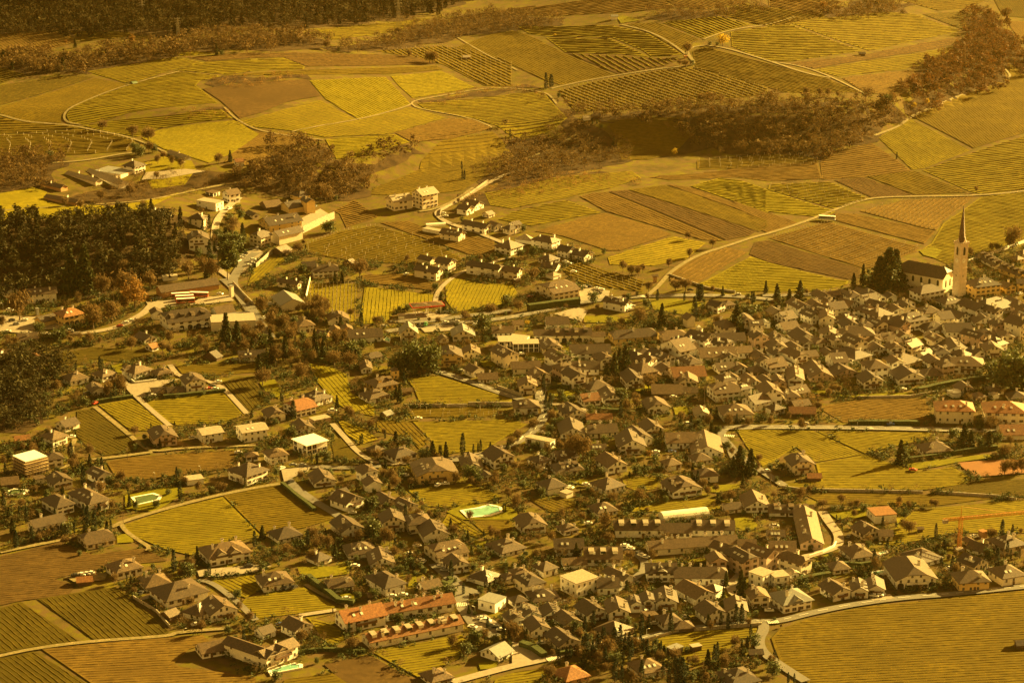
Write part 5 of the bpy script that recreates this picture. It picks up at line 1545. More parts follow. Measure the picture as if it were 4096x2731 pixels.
# ------------------------------------------------------------------ church
def church():
    X, Y = hit(*T(1, 3, 1745, 1178)); s = ppm(X, Y); z = float(tz(X, Y)); al = math.atan2(X, Y)
    psi = math.radians(41); rz = psi - al; W = 9.0; sc = 1.0; th = math.atan2(CAM_H, Y)
    hs = (488 / K) / (s * math.cos(th)); hsp = (345 / K) / (s * math.cos(th)); W = (66 / K) / (s * math.cos(psi))
    e = empty('church_tower', (X, Y, z), rz); tag(e, 'tall pale stone church tower with clock faces and slender pointed spire', 'church tower')
    m = MB(); m.box(0, W, 0, W, -2, hs)
    for q in (.30, .56): m.box(-.25, W + .25, -.25, W + .25, hs * q, hs * q + .45)
    m.box(-.5, W + .5, -.5, W + .5, hs, hs + .7)
    for k in range(5):                                        # parapet
        for a, b in ((-.5, -.5), (-.5, W)):
            m.box(-.5 + k * (W + 1) / 5, -.5 + (k + .6) * (W + 1) / 5, b, b + .5, hs + .7, hs + 1.7); m.box(b, b + .5, -.5 + k * (W + 1) / 5, -.5 + (k + .6) * (W + 1) / 5, hs + .7, hs + 1.7)
    sh = m.build('shaft', mat('pale_sandstone', (.58, .49, .38), rough=.9, var=.14, scale=.5, det=9), e)
    sp = MB(); c = W / 2
    for (r0, r1, z0, z1) in ((W * .56, W * .36, hs + .7, hs + hsp * .16), (W * .36, .12, hs + hsp * .16, hs + hsp)):
        sp.tube((c, c, z0), (c, c, z1), r0, r1, 8)
    s_ = sp.build('spire', tile_roof('spire_tiles', (.07, .035, .02), (.11, .06, .035)), e)
    g = MB()
    for (dx, dy) in ((0, -1), (-1, 0), (1, 0), (0, 1)):       # four gablets at the foot of the spire
        ax, ay = -dy, dx; ox, oy = c + dx * W * .48, c + dy * W * .48; q = W * .24
        b0 = (ox - ax * q, oy - ay * q, hs + .7); b1 = (ox + ax * q, oy + ay * q, hs + .7); t = (ox, oy, hs + W * .75); bk = (c + dx * W * .1, c + dy * W * .1, hs + W * .75)
        g.poly([b0, b1, t], 0); g.poly([b0, t, bk], 1); g.poly([b1, bk, t], 1)
    g.build('gablets', [mat('pale_sandstone', (.4, .33, .26)), MATS['spire_tiles']], e)
    b = MB(); b.tube((c, c, hs + hsp - .2), (c, c, hs + hsp + 2.2), .08, .08, 5); b.box(c - .7, c + .7, c - .06, c + .06, hs + hsp + 1.3, hs + hsp + 1.5); b.build('cross', mat('gilt_metal', (.6, .4, .1), rough=.3, metal=.8), s_)
    for face in ('f', 'l'):
        o = put_window(e, 'arch', face, W / 2, hs * .88, W, W); o.scale = (.9, 2, 2.1); o.name = 'belfry_opening'
        o = put_window(e, 'plain', face, W / 2, hs * .42, W, W); o.scale = (.6, 1, 1)
        cl = MB(); n = 20; cl.poly([(1.55 * math.cos(2 * math.pi * i / n), -.08, 1.55 * math.sin(2 * math.pi * i / n)) for i in range(n)], 0)
        for i in range(12):
            a = math.pi * i / 6; x, zz = 1.25 * math.cos(a), 1.25 * math.sin(a); cl.box(x - .11, x + .11, -.14, -.08, zz - .11, zz + .11, 1)
        cl.box(-.08, .08, -.16, -.08, 0, 1.0, 1); cl.box(-.7, 0, -.16, -.08, -.07, .07, 1)
        o = cl.build('clock_face', [M_WHITE, M_TRUNK], e)
        if face == 'f': o.location = (W / 2, 0, hs * .70)
        else: o.location = (0, W / 2, hs * .70); o.rotation_euler = (0, 0, -math.pi / 2)
    p = pxof(X, Y, z + hs * .6); MARKS.append(('the church tower', p[0], p[1], e)); OCC.append((X, Y, 9, 0, 0))
    # nave
    e2, W2, D2, h2, ro = house(*T(1, 3, 1600, 1130), 390, 92, 150, 2.3, 'K', 'c', 'd', 'nxV', None, 'cream church nave with steep dark roof and arched side windows behind the tower', 'church_nave', 'church')
    for i in range(5):
        o = put_window(e2, 'arch', 'l', D2 * (i + .6) / 5.4, h2 * .62, W2, D2); o.scale = (.85, 1.4, 1.5)
    for i in (.3, .7):
        o = put_window(e2, 'arch', 'f', W2 * i, h2 * .55, W2, D2); o.scale = (.8, 1.4, 1.8)
church()
# ------------------------------------------------------------------ tower crane
def crane():
    X, Y = hit(*T(3, 3, 1755, 345)); z = float(tz(X, Y)); s = ppm(X, Y); e = empty('tower_crane', (X, Y, z), math.radians(12)); hgt = (285 / K) / s / .92
    mm = mat('orange_crane_paint', (.50, .22, .04), rough=.5)
    def lattice(a, b, w, n):
        m = MB(); a = Vector(a); b = Vector(b); d = (b - a).normalized(); u = d.orthogonal().normalized(); v = d.cross(u)
        cs = [(u + v) * w, (u - v) * w, (-u - v) * w, (-u + v) * w]
        for c in cs: m.tube(a + c, b + c, .13, .13, 4)
        for i in range(n):
            p = a.lerp(b, i / n); q = a.lerp(b, (i + 1) / n)
            for j in range(4): m.tube(p + cs[j], q + cs[(j + 1) % 4], .07, .07, 3)
        return m
    lattice((0, 0, 0), (0, 0, hgt), .75, 18).build('mast', mm, e)
    lattice((0, 0, hgt), (38, 0, hgt + .5), .55, 16).build('jib', mm, e); lattice((0, 0, hgt), (-9, 0, hgt), .55, 4).build('counter_jib', mm, e)
    m = MB(); m.tube((0, 0, hgt), (0, 0, hgt + 6), .25, .1, 4); m.tube((0, 0, hgt + 6), (26, 0, hgt + .6), .06, .06, 3); m.tube((0, 0, hgt + 6), (-8, 0, hgt + .4), .06, .06, 3); m.build('apex', mm, e)
    m = MB(); m.box(-9, -6.5, -.7, .7, hgt - 1.8, hgt - .2); m.build('counterweight', M_STONE, e)
    m = MB(); m.box(-2, 2, -2, 2, -.5, .9); m.build('base', M_STONE, e)
    tag(e, 'orange lattice tower crane standing behind the large solar-roofed house', 'crane'); p = pxof(X, Y, z + hgt * .6); MARKS.append(('the orange crane', p[0], p[1], e))
crane()
def pylon(px, py, hp, label):
    X, Y = hit(px, py); z = float(tz(X, Y)); s = ppm(X, Y); h = hp / s / .97; e = empty('power_pylon', (X, Y, z), .5); m = MB()
    for (a, b) in ((1, 1), (1, -1), (-1, -1), (-1, 1)):
        m.tube((a * h * .075, b * h * .075, -1), (a * h * .018, b * h * .018, h), .22, .16, 4)
    for i in range(9):
        t, t2 = i / 9, (i + 1) / 9; w = h * (.075 - .057 * t); w2 = h * (.075 - .057 * t2)
        m.tube((-w, -w, h * t), (w2, -w2, h * t2), .1, .1, 3); m.tube((w, -w, h * t), (-w2, -w2, h * t2), .1, .1, 3); m.tube((-w, -w, h * t), (-w2, w2, h * t2), .1, .1, 3)
    m.build('lattice_mast', mat('galvanised_steel', (.35, .33, .28), rough=.5), e)
    for t in (.72, .84, .96):
        b = MB(); b.tube((-h * .14, 0, h * t), (h * .14, 0, h * t), .18, .18, 4)
        for sx in (-1, 1): b.tube((sx * h * .135, 0, h * t), (sx * h * .135, 0, h * t - h * .05), .2, .2, 4)
        b.build('cross_arm', MATS['galvanised_steel'], e)
    tag(e, label, 'pylon', None)
pylon(*T(0, 0, 1310, 190), 84, 'tall lattice power pylon against the dark wooded slope, half hidden in shade')
pylon(*T(0, 0, 1637, 345), 76, 'lattice power pylon rising from the bare trees, its arms catching sunlight')
pylon(*T(0, 1, 1310, 240), 105, 'lattice power pylon at the upper edge above the striped field strip')
# ------------------------------------------------------------------ filling station
def station():
    for i, (x, y, l, lab) in enumerate(((1440, 1345, 1, 'red-edged filling station canopy, the left one of two'), (1560, 1335, 1, 'red-edged filling station canopy, the right one of two'))):
        X, Y = hit(*T(1, 1, x, y)); z = float(tz(X, Y)); e = empty('filling_station_canopy', (X, Y, z), .25); W, D, h = 12.0, 9.5, 5.6
        for (a, b) in ((2, 2), (W - 2, 2), (2, D - 2), (W - 2, D - 2)):
            m = MB(); m.box(a - .2, a + .2, b - .2, b + .2, 0, h); m.build('pillar', M_WHITE, e)
        m = MB(); m.box(-.3, W + .3, -.3, D + .3, h, h + .8); m.build('fascia', mat('red_paint', (.5, .05, .03), rough=.5), e)
        v, f = roof_shape(W, D, h + .82, .1, .25, 'H'); link('roof', v, f, ROOF['m'], e)
        for k in range(2):
            m = MB(); a = W * (.35 + .3 * k); m.box(a - .35, a + .35, D / 2 - .3, D / 2 + .3, 0, 1.9); m.build('fuel_pump', M_WHITE, e)
        tag(e, lab, 'canopy', 'filling station canopies'); p = pxof(X, Y, z + 4); 
        if i == 0: MARKS.append(('the filling station', p[0], p[1], e))
        OCC.append((X + 6, Y + 4, 9, 0, 0))
station()
def tunnel(r, c, a, b, rad, label, m=None):
    A = Vector(hit(*T(r, c, *a))); B = Vector(hit(*T(r, c, *b))); z = float(tz(*A)); d = (B - A).normalized(); n = Vector((-d[1], d[0])); v = []; f = []; k = 10
    for p in (A, B):
        for i in range(k + 1):
            t = math.pi * i / k; q = p + n * (rad * math.cos(t)); v.append((q[0], q[1], z + rad * .8 * math.sin(t)))
    for i in range(k): f.append((i, i + 1, k + 2 + i, k + 1 + i))
    f.append(tuple(range(k + 1))); f.append(tuple(range(2 * k + 1, k, -1)))
    o = link('polytunnel', v, f, m or mat('white_film', (.72, .7, .62), rough=.3, var=.05)); tag(o, label, 'greenhouse')
    c_ = (A + B) / 2; p = pxof(c_[0], c_[1], z); OCC.append((c_[0], c_[1], 5, 0, 0))
    return o
tunnel(3, 2, (1370, 70), (1790, 25), 5, 'long white plastic greenhouse tunnel behind the dark-roofed terraces')
tunnel(1, 1, (1560, 510), (1740, 495), 2.5, 'white plastic tunnel beside the hillside stables')
tunnel(0, 0, (1205, 775), (1250, 765), 2.6, 'small green corrugated hut in the upper vineyard', mat('green_metal', (.09, .13, .07), rough=.5))
for (r, c, x, y, l, rr_, h, lab, wc, rc) in ((0, 2, 915, 190, 10, 55, 38, 'white hut with blue-grey roof beside a bright lawn strip', 'w', 'g'), (0, 3, 840, 517, 8, 50, 20, 'dark wooden vineyard hut alone between two green vineyards', 'b', 'd'),
        (0, 1, 1905, 550, 8, 60, 16, 'small pale-roofed vineyard shelter near white posts', 'b', 'l'), (0, 2, 660, 1110, 10, 60, 22, 'pale shed at the head of the wooded ravine', 'w', 'l'), (0, 2, 740, 1095, 10, 70, 18, 'brown open shed beside the pale ravine shed', 'b', 'm'),
        (3, 3, 1380, 190, 10, 40, 22, 'small brown garden hut at the vineyard edge', 'b', 'm'), (3, 3, 2290, 1262, 30, 110, 22, 'dark vineyard shed cut by the right edge of the big field', 'b', 'd'), (1, 2, 1300, 1030, 5, 30, 70, 'narrow rusty brick wayside tower by the lane mouth', 'o', 'm'),
        (0, 2, 1585, 540, 8, 22, 20, 'tiny brick wayside shrine by the bend of the upper track', 'o', 'r'), (3, 2, 2190, 1345, 20, 110, 30, 'brown garden shed right of the terraced foreground vineyard', 'b', 'd')):
    house(*T(r, c, x, y), l, rr_, h, .8, 'S', wc, rc, 'nx', None, lab, 'hut', 'hut')
# scaffolding round the unfinished block
def scaffold():
    X, Y = hit(*T(2, 0, 245, 1242)); z = float(tz(X, Y)); o = [q for q in THINGS if q[4] and 'scaffolding' in q[4]][0][0]; W, D, h = o['_w'], o['_d'], o['_h']
    e = empty('scaffold', o.location, o.rotation_euler[2]); m = MB()
    for i in range(8):
        x = W * i / 7; m.tube((x, -1.2, 0), (x, -1.2, h + 1), .07, .07, 4)
        y = D * i / 7; m.tube((-1.2, y, 0), (-1.2, y, h + 1), .07, .07, 4)
    m.build('poles', MATS['galvanised_steel'], e)
    for k in range(4):
        b = MB(); zz = h * (k + 1) / 4.5; b.box(-1.3, W + .2, -1.4, -.4, zz, zz + .12); b.box(-1.4, -.4, -.3, D + .2, zz, zz + .12); b.box(-1.3, W, -1.42, -1.36, zz + .9, zz + 1.05)
        b.build('deck', mat('pale_planks', (.45, .33, .18), rough=.8), e)
    tag(e, 'pale scaffolding decks wrapped round the unfinished white-roofed block', 'scaffold')
scaffold()
def terrace_block():                                          # bands of balcony on the flat-roofed villa are made by its B flag; nothing here
    pass
# ------------------------------------------------------------------ vehicles
CARM = {k: mat('car_paint_' + n, c, rough=.25, var=.05, spec=.6) for k, n, c in (('w', 'white', (.75, .74, .7)), ('g', 'grey', (.22, .22, .22)), ('k', 'black', (.03, .03, .03)), ('r', 'red', (.4, .05, .03)), ('b', 'blue', (.05, .09, .25)), ('s', 'silver', (.5, .49, .46)), ('n', 'green', (.1, .3, .12)))}
CNAME = dict(w='white', g='grey', k='black', r='red', b='blue', s='silver', n='green')
CM = {}
def car_meshes():
    if CM: return CM
    prof = [(-2.1, .35), (-2.15, .75), (-1.95, .95), (-1.25, 1.0), (-.75, 1.42), (.75, 1.45), (1.35, 1.02), (2.0, .92), (2.15, .7), (2.1, .35)]
    b = MB(); n = len(prof); 
    for y in (-.88, .88):
        for (x, z) in prof: b.v.append((x, y * (.84 if z > 1.2 else 1), z))
    b.f = [tuple(range(n - 1, -1, -1)), tuple(range(n, 2 * n))] + [(i, (i + 1) % n, n + (i + 1) % n, n + i) for i in range(n)]; b.f = [tuple(reversed(q)) for q in b.f]; b.mi = [0] * len(b.f)
    o = b.build('body', M_WHITE); CM['body'] = o.data; bpy.data.objects.remove(o)
    g = MB(); g.poly([(-1.22, -.8, 1.04), (-1.22, .8, 1.04), (-.78, .72, 1.44), (-.78, -.72, 1.44)]); g.poly([(1.33, -.8, 1.05), (.78, -.72, 1.47), (.78, .72, 1.47), (1.33, .8, 1.05)])
    for s in (-1, 1): g.poly([(-1.05, s * .9, 1.03), (1.15, s * .9, 1.03), (.7, s * .77, 1.4), (-.7, s * .77, 1.4)])
    o = g.build('windows', M_GLASS); CM['glass'] = o.data; bpy.data.objects.remove(o)
    w = MB(); w.tube((0, -.1, 0), (0, .1, 0), .33, .33, 10); o = w.build('wheel', mat('tyre_rubber', (.02, .02, .02), rough=.9)); CM['wheel'] = o.data; bpy.data.objects.remove(o)
    return CM
CARB = {}
def car(r, c, x, y, rot, k, van=False):
    cm = car_meshes(); X, Y = hit(*T(r, c, x, y)); z = float(tz(X, Y)) + .66; e = empty('parked_van' if van else 'parked_car', (X, Y, z), math.radians(rot))
    if k not in CARB: me = cm['body'].copy(); me.materials.clear(); me.materials.append(CARM[k]); CARB[k] = me
    for (nm, me) in (('body', CARB[k]), ('glazing', cm['glass'])):
        o = bpy.data.objects.new(nm, me); COL.objects.link(o); o.parent = e
    for (a, b) in ((1.35, .8), (1.35, -.8), (-1.35, .8), (-1.35, -.8)):
        o = bpy.data.objects.new('wheel', cm['wheel']); COL.objects.link(o); o.parent = e; o.location = (a, b, .33)
    if van: e.scale = (1.2, 1.1, 1.5)
    tag(e, None, 'van' if van else 'car', 'cars parked about the village'); p = pxof(X, Y, z)
    THINGS.append([e, f"{CNAME[k]} {'van' if van else 'parked car'}", p[0], p[1], None]); OCC.append((X, Y, 2.5, 0, 0))
for ln in """
1 0 90 1300 170 w v;1 0 110 1385 10 k;1 0 150 1420 10 g;1 0 225 1385 10 w;1 0 70 1490 5 w;1 0 640 1490 5 w v;1 0 1100 1440 20 r;1 0 1155 1408 20 w;1 0 1205 1390 20 w
1 0 1405 1195 80 k;1 0 1435 1190 80 k;1 0 1465 1188 80 k;1 0 2020 1145 -20 s;1 0 1580 1485 15 w;1 0 1650 1470 15 w;1 0 1800 1450 80 k;1 0 1835 1445 80 k;1 0 1868 1442 80 w;1 0 1905 1440 80 w
1 0 2105 365 60 w v;1 0 2005 735 80 w v;1 0 2305 735 20 k;1 0 2250 775 20 k;1 0 2230 795 20 s;1 0 2210 812 20 w;1 0 2195 840 60 w;1 0 2320 840 10 w v;1 0 2315 862 10 s;1 0 2282 882 10 w
1 1 545 340 80 g;1 1 1720 405 5 w;1 1 1740 430 5 w;1 1 1380 965 30 w;1 1 75 1365 80 w;1 1 130 1245 5 w v;1 1 1170 1442 10 w;1 1 1740 1315 15 g;1 1 1740 1408 10 w;1 1 1800 1408 10 s;1 1 1840 1400 10 w;1 1 1560 1430 80 n v;1 1 2005 1425 80 s;1 1 1495 1435 80 k v;1 1 15 715 80 w
1 2 490 850 -15 w;1 2 520 865 -15 w;1 2 565 940 -15 w;1 2 665 1080 -10 w;1 2 705 1075 -10 k;1 2 780 1095 -10 w;1 2 820 1105 -10 w;1 2 770 1140 -10 g;1 2 800 1135 -10 k;1 2 115 1185 0 s;1 2 155 1175 0 r;1 2 190 1165 0 k;1 2 1635 1110 5 k;1 2 2075 1150 5 s;1 2 1105 1260 30 w;1 2 1090 1290 30 w
1 3 2315 1145 40 w;1 3 1050 1470 20 w v
2 0 2005 385 10 w;2 0 1945 425 10 k;2 0 1920 450 10 r;2 0 1975 450 5 w;2 0 1400 510 10 w;2 0 800 490 0 g;2 0 875 580 60 r;2 0 660 890 10 w;2 0 1770 900 5 s;2 0 2190 1035 5 s;2 0 2150 180 0 s
2 1 235 1180 50 w;2 1 340 1150 5 g;2 1 425 1150 5 g;2 1 315 1305 50 k;2 1 1370 1245 5 w;2 1 1670 1335 60 w;2 1 1740 1322 5 w;2 1 1890 285 -20 s;2 1 1490 722 0 w;2 1 700 658 0 w v
2 2 75 900 60 w;2 2 280 850 -40 s;2 2 290 1190 0 s;2 2 680 1328 -10 w;2 2 740 1370 -40 w;2 2 530 1355 -30 w;2 2 1480 525 0 w;2 2 1610 780 0 w v;2 2 1320 1030 0 w;2 2 1320 1060 10 k;2 2 1470 1030 0 b;2 2 2340 1205 20 w;2 2 80 130 20 w
2 3 340 770 5 s;2 3 1125 775 5 b;2 3 1600 735 0 w;2 3 570 480 0 w v;2 3 1240 455 0 w;2 3 1330 1195 -20 r
3 0 695 597 5 k;3 0 750 590 -10 w;3 0 795 583 -10 s;3 0 840 577 -10 w;3 0 2285 510 10 k;3 0 1295 760 80 k;3 0 1800 1050 30 s;3 0 2275 1385 -15 s
3 1 575 220 5 s;3 1 885 22 0 s;3 1 910 510 -10 w;3 1 280 715 60 k;3 1 350 708 60 k;3 1 830 810 0 w;3 1 1250 790 10 w;3 1 1350 775 -5 w;3 1 225 1050 10 b;3 1 1480 328 10 s;3 1 1410 400 20 w;3 1 1510 460 0 w;3 1 1535 475 70 w;3 1 1680 520 20 w;3 1 1730 550 0 g;3 1 1975 645 0 s;3 1 2110 1022 -20 w v;3 1 2070 990 -10 s;3 1 2160 1050 -20 g;3 1 2210 1075 -20 k;3 1 2250 1098 0 w;3 1 1990 1070 -30 s
3 2 1035 325 0 w;3 2 1090 350 -20 w;3 2 1165 390 -30 k;3 2 1190 412 -30 w;3 2 1220 428 -30 s;3 2 1150 670 10 k;3 2 1235 945 5 w v;3 2 1305 1040 5 s;3 2 1590 980 0 w;3 2 270 1220 10 w;3 2 700 120 0 w;3 2 490 845 0 g
3 3 975 785 -20 w;3 3 1020 778 -20 w;3 3 1040 768 -20 k;3 3 1670 535 30 w;3 3 1720 540 30 w;3 3 1895 240 10 w;3 3 740 245 70 k;3 3 2045 545 10 w;3 3 55 155 0 s v;3 3 10 920 0 w
""".replace('\n', ';').split(';'):
    q = ln.split()
    if len(q) >= 6: car(int(q[0]), int(q[1]), float(q[2]), float(q[3]), float(q[4]), q[5], len(q) > 6)
def bus(r, c, x, y, rot, lab, col=(.5, .12, .06)):
    X, Y = hit(*T(r, c, x, y)); z = float(tz(X, Y)) + .6; e = empty('bus', (X, Y, z), math.radians(rot)); L, W, h = 12, 2.55, 3.1
    m = MB(); m.box(-L / 2, L / 2, -W / 2, W / 2, .35, h - .12); m.box(-L / 2 + .2, L / 2 - .2, -W / 2 + .15, W / 2 - .15, h - .12, h + .12, 1); m.build('body', [mat('bus_paint_%d' % int(col[2] * 100), col, rough=.35), M_WHITE], e)
    m = MB(); m.box(-L / 2 + .6, L / 2 - .5, -W / 2 - .03, W / 2 + .03, 1.45, 2.55); m.box(-L / 2 - .03, L / 2 + .03, -W / 2 + .2, W / 2 - .2, 1.4, 2.6); m.build('glazing', M_GLASS, e)
    for a in (-3.5, 3.4):
        for b in (-1.1, 1.1): o = bpy.data.objects.new('wheel', CM['wheel']); COL.objects.link(o); o.parent = e; o.location = (a, b, .48); o.scale = (1.45, 1.4, 1.45)
    tag(e, lab, 'bus', 'buses in the yard')
bus(1, 0, 1660, 1172, 12, 'white-roofed bus in the yard, the one nearest the ochre shed')
bus(1, 0, 1695, 1195, 12, 'white-roofed bus in the yard, the middle one of three')
bus(1, 0, 1705, 1222, 12, 'white-roofed red bus in the yard, the one farthest from the ochre shed')
bus(1, 3, 540, 460, -15, 'pale blue-white bus on the vineyard road', (.45, .5, .55))
bus(1, 0, 1830, 1165, -5, 'short red lorry-like bus by the ochre shed corner')
# ------------------------------------------------------------------ painted markings, poles and lamps
M_MARK = mat('road_paint', (.7, .68, .6), rough=.6, var=.1)
def zebra(r, c, a, b, n, L):
    A = Vector(hit(*T(r, c, *a))); B = Vector(hit(*T(r, c, *b))); d = (B - A) / (n - .5); u = (B - A).normalized(); v = Vector((-u[1], u[0])); m = MB()
    for i in range(n):
        p = A + d * i; q = p + d * .5; z = float(tz(p[0], p[1])) + .86
        m.poly([(*(p - v * L / 2), z), (*(q - v * L / 2), z), (*(q + v * L / 2), z), (*(p + v * L / 2), z)])
    o = m.build('crossing_markings', M_MARK); tag(o, kind='structure')
zebra(2, 2, (1950, 872), (2040, 880), 6, 3.5); zebra(3, 2, (325, 1368), (440, 1350), 8, 3.5); zebra(1, 2, (1190, 1160), (1255, 1172), 6, 3.5); zebra(3, 1, (1845, 862), (1935, 858), 6, 4); zebra(2, 3, (890, 805), (965, 806), 7, 1.5); zebra(3, 3, (0, 1025), (95, 1018), 7, 3)
def line(r, c, pts, off=0, dash=True):
    L = resample(smooth_line([Vector(hit(*T(r, c, *p))) for p in pts]), 3.0); m = MB()
    for i in range(0, len(L) - 1, 2 if dash else 1):
        a, b = L[i], L[i + 1]; n = (b - a).normalized(); n = Vector((-n[1], n[0])); a = a + n * off; b = b + n * off; z = float(tz(a[0], a[1])) + .84; w = .12
        m.poly([(*(a - n * w), z), (*(b - n * w), z), (*(b + n * w), z), (*(a + n * w), z)])
    tag(m.build('lane_markings', M_MARK), kind='structure')
line(2,3,[(-400,800),(0,790),(800,795),(1550,812),(2400,830)]); line(2,3,[(-400,800),(0,790),(800,795),(1550,812),(2400,830)],-2.9,False)
line(1,2,[(2400,1190),(2000,1150),(1300,1150),(900,1180),(620,1220),(300,1290),(-100,1370),(-700,1420),(-1150,1480)])
line(2,1,[(1610,260),(1900,350),(2200,460),(2500,560)]); line(2,2,[(400,400),(270,450),(250,530),(330,640),(280,720),(200,830),(100,900),(0,960),(-400,1100)])
line(3,2,[(1150,1180),(1400,1110),(1700,1070),(2150,1010),(2300,1010)]); line(3,3,[(-60,1010),(100,1010),(400,930),(800,850),(1250,790),(1700,760),(2351,690)])
def pole(r, c, x, y, hp, lamp=False):
    X, Y = hit(*T(r, c, x, y)); z = float(tz(X, Y)); s = ppm(X, Y); h = min(11, hp / K / (s * .93)); e = empty('street_lamp' if lamp else 'utility_pole', (X, Y, z), R.uniform(0, 3))
    m = MB(); m.tube((0, 0, -.3), (0, 0, h), .14, .09, 6); m.build('post', M_TRUNK if not lamp else mat('galvanised_steel', (.35, .33, .28), rough=.5), e)
    m = MB()
    if lamp: m.tube((0, 0, h - .1), (1.1, 0, h + .15), .05, .05, 4); m.box(.8, 1.5, -.14, .14, h + .08, h + .24)
    else: m.box(-.9, .9, -.06, .06, h - .7, h - .55); m.box(-.6, .6, -.06, .06, h - 1.4, h - 1.25)
    m.build('lamp_head' if lamp else 'cross_arm', M_WHITE if lamp else M_TRUNK, e); tag(e, None, 'lamp' if lamp else 'pole', 'street lamps' if lamp else 'wooden utility poles')
    p = pxof(X, Y, z + h / 2); THINGS.append([e, 'slender street lamp' if lamp else 'dark wooden utility pole', p[0], p[1], None])
for q in '2 0 1170 1087 115;2 0 1920 975 110;2 0 130 1240 290;3 1 880 422 140;3 1 675 250 60;1 1 2148 642 110;1 1 1838 1318 70;2 2 1765 590 170;2 0 690 1110 90;2 1 180 250 70;1 0 2275 1030 120;1 0 330 1500 110;3 0 1132 110 120;3 2 580 680 60;2 3 20 1370 220;2 0 2035 90 80;3 1 1355 370 110'.split(';'):
    a = q.split(); pole(int(a[0]), int(a[1]), *map(float, a[2:5]))
for q in '1 0 915 1215 90;1 0 1048 1230 110;3 2 1605 875 60;3 2 75 660 70;3 2 1235 1130 60;2 0 1425 1275 65;2 0 1842 1215 65;2 0 998 1310 40;3 3 1550 560 60;3 1 2012 925 60;2 3 820 775 25;2 3 1347 770 25;2 3 40 750 55;3 2 1885 445 45;1 2 910 1130 40;2 2 2140 760 50;2 3 88 1400 90;1 0 2000 680 90;3 0 1685 1110 40;1 0 30 1300 80'.split(';'):
    a = q.split(); pole(int(a[0]), int(a[1]), *map(float, a[2:5]), True)
# ------------------------------------------------------------------ walls and hedges
def wl(r, c, pts, h=1.6, lab=None, m=None): stone_wall([T(r, c, *p) for p in pts], h, .5, m, lab)
def hg(r, c, pts, h=2.0, t=1.6, lab=None): hedge([T(r, c, *p) for p in pts], h, t, lab)
wl(1,1,[(430,575),(560,510),(720,438)],5,'tall ivy-grown retaining wall under the winery courtyard')
wl(1,1,[(0,890),(70,830),(130,775),(220,730)],3,'pale stone wall curving below the winery car park')
wl(1,0,[(2140,1040),(2250,1160),(2330,1240)],2.2,'plaster wall along the road bend beside the transformer tower')
wl(1,1,[(460,1170),(480,1080),(500,990)],2,'white garden wall left of the green vineyard',M_WHITE)
wl(2,3,[(130,1345),(300,1372),(900,1382),(1420,1395)],1.6,'long stone wall under the big vineyard, left part')
wl(2,3,[(1490,1392),(2110,1432),(2280,1460)],1.6,'long stone wall under the brown vineyard, right part')
wl(2,3,[(820,525),(1300,515),(1450,490),(1560,470)],1.6,'stone wall above the brown vineyard below the old town')
wl(2,1,[(1360,600),(1660,600),(1940,598)],1.8,'sunlit wall between two vineyard terraces')
wl(2,1,[(1950,590),(2351,590),(2400,590)],2.4,'grey stone wall at the end of the vineyard terrace')
wl(2,1,[(2215,430),(2351,475),(2450,510)],2,'roadside concrete wall beside the sloping road')
wl(1,3,[(1840,840),(2050,770),(2351,660)],1.8,'white wall along the lane above the dormered row',M_WHITE)
wl(1,1,[(1690,420),(1700,370),(1850,290),(1990,200),(2130,100)],1.8,'pale wall following the curve of the hillside road',M_PAVE)
wl(1,2,[(1440,960),(1800,1085),(2050,1120)],1.4,'low wall under the yellow-green vineyard by the lane')
wl(3,2,[(1200,1200),(1500,1110),(1900,1070),(2290,1040)],1.6,'long wall between the lower lane and the terraced vineyard')
wl(3,3,[(380,420),(500,380),(600,330),(625,290)],1.6,'curved pale garden wall at the end of the uphill row',M_WHITE)
wl(2,0,[(1130,310),(1240,390),(1440,365)],1.6,'white garden wall in front of the terrace villas',M_WHITE)
wl(3,0,[(1225,790),(1440,920),(1560,1060)],1.5,'stone wall along the right side of the dark square vineyard')
hg(2,2,[(330,450),(340,430),(440,425),(520,440)],2.2,2,'curved dark hedge round the bright oval lawn')
hg(1,2,[(150,1290),(300,1270),(450,1250),(615,1230)],4.5,4,'tall thick hedge below the large inn')
hg(2,3,[(740,760),(1000,760),(1390,765)],2.4,3,'long clipped hedge on the upper side of the straight road')
hg(2,3,[(1380,470),(1600,420),(1900,370),(2150,340)],3,3,'dark hedge climbing beside the lane at the old town edge')
hg(2,0,[(880,570),(1050,540),(1220,515)],2,2,'dark hedge along the top of the small vineyard')
hg(2,0,[(1500,520),(1700,505),(2070,460)],2,2,'straight hedge above the square wavy vineyard')
hg(3,1,[(480,610),(620,720),(760,830),(900,850)],2.4,2.4,'long dark hedge running down beside the white bungalow')
hg(2,0,[(1340,980),(1300,940)],1,1,'short low hedge at the lane crossing')
hg(2,3,[(1290,1100),(1500,1070),(1800,1020),(2100,990)],2.4,2.4,'long hedge between the low farmhouse and the lawn')
hg(3,2,[(80,1230),(200,1270),(300,1340)],2.6,3,'curving hedge beside the cypress grove driveway')
hg(3,2,[(360,1290),(450,1310),(560,1300)],2,2,'hedge in front of the grove chalet')
hg(2,1,[(440,145),(560,180),(740,210)],2.6,3,'yellowish hedge at the top of the bright vineyard')
hg(3,3,[(240,650),(400,620),(570,590)],2.4,2.4,'hedge between the pool block and the gabled row')
hg(3,1,[(1770,620),(1800,650),(1760,680),(1700,660)],2,2,'rounded hedge beside the street bend')
hg(2,2,[(820,640),(1000,650),(1200,680)],2,2.5,'long hedge behind the red-roofed outbuilding')
hg(3,1,[(380,1300),(600,1270),(1000,1290)],1.6,1.6,'low brown hedge below the pool hotel gardens')
hg(3,3,[(700,490),(850,500),(1000,480)],2,2,'hedge above the gabled row gardens')
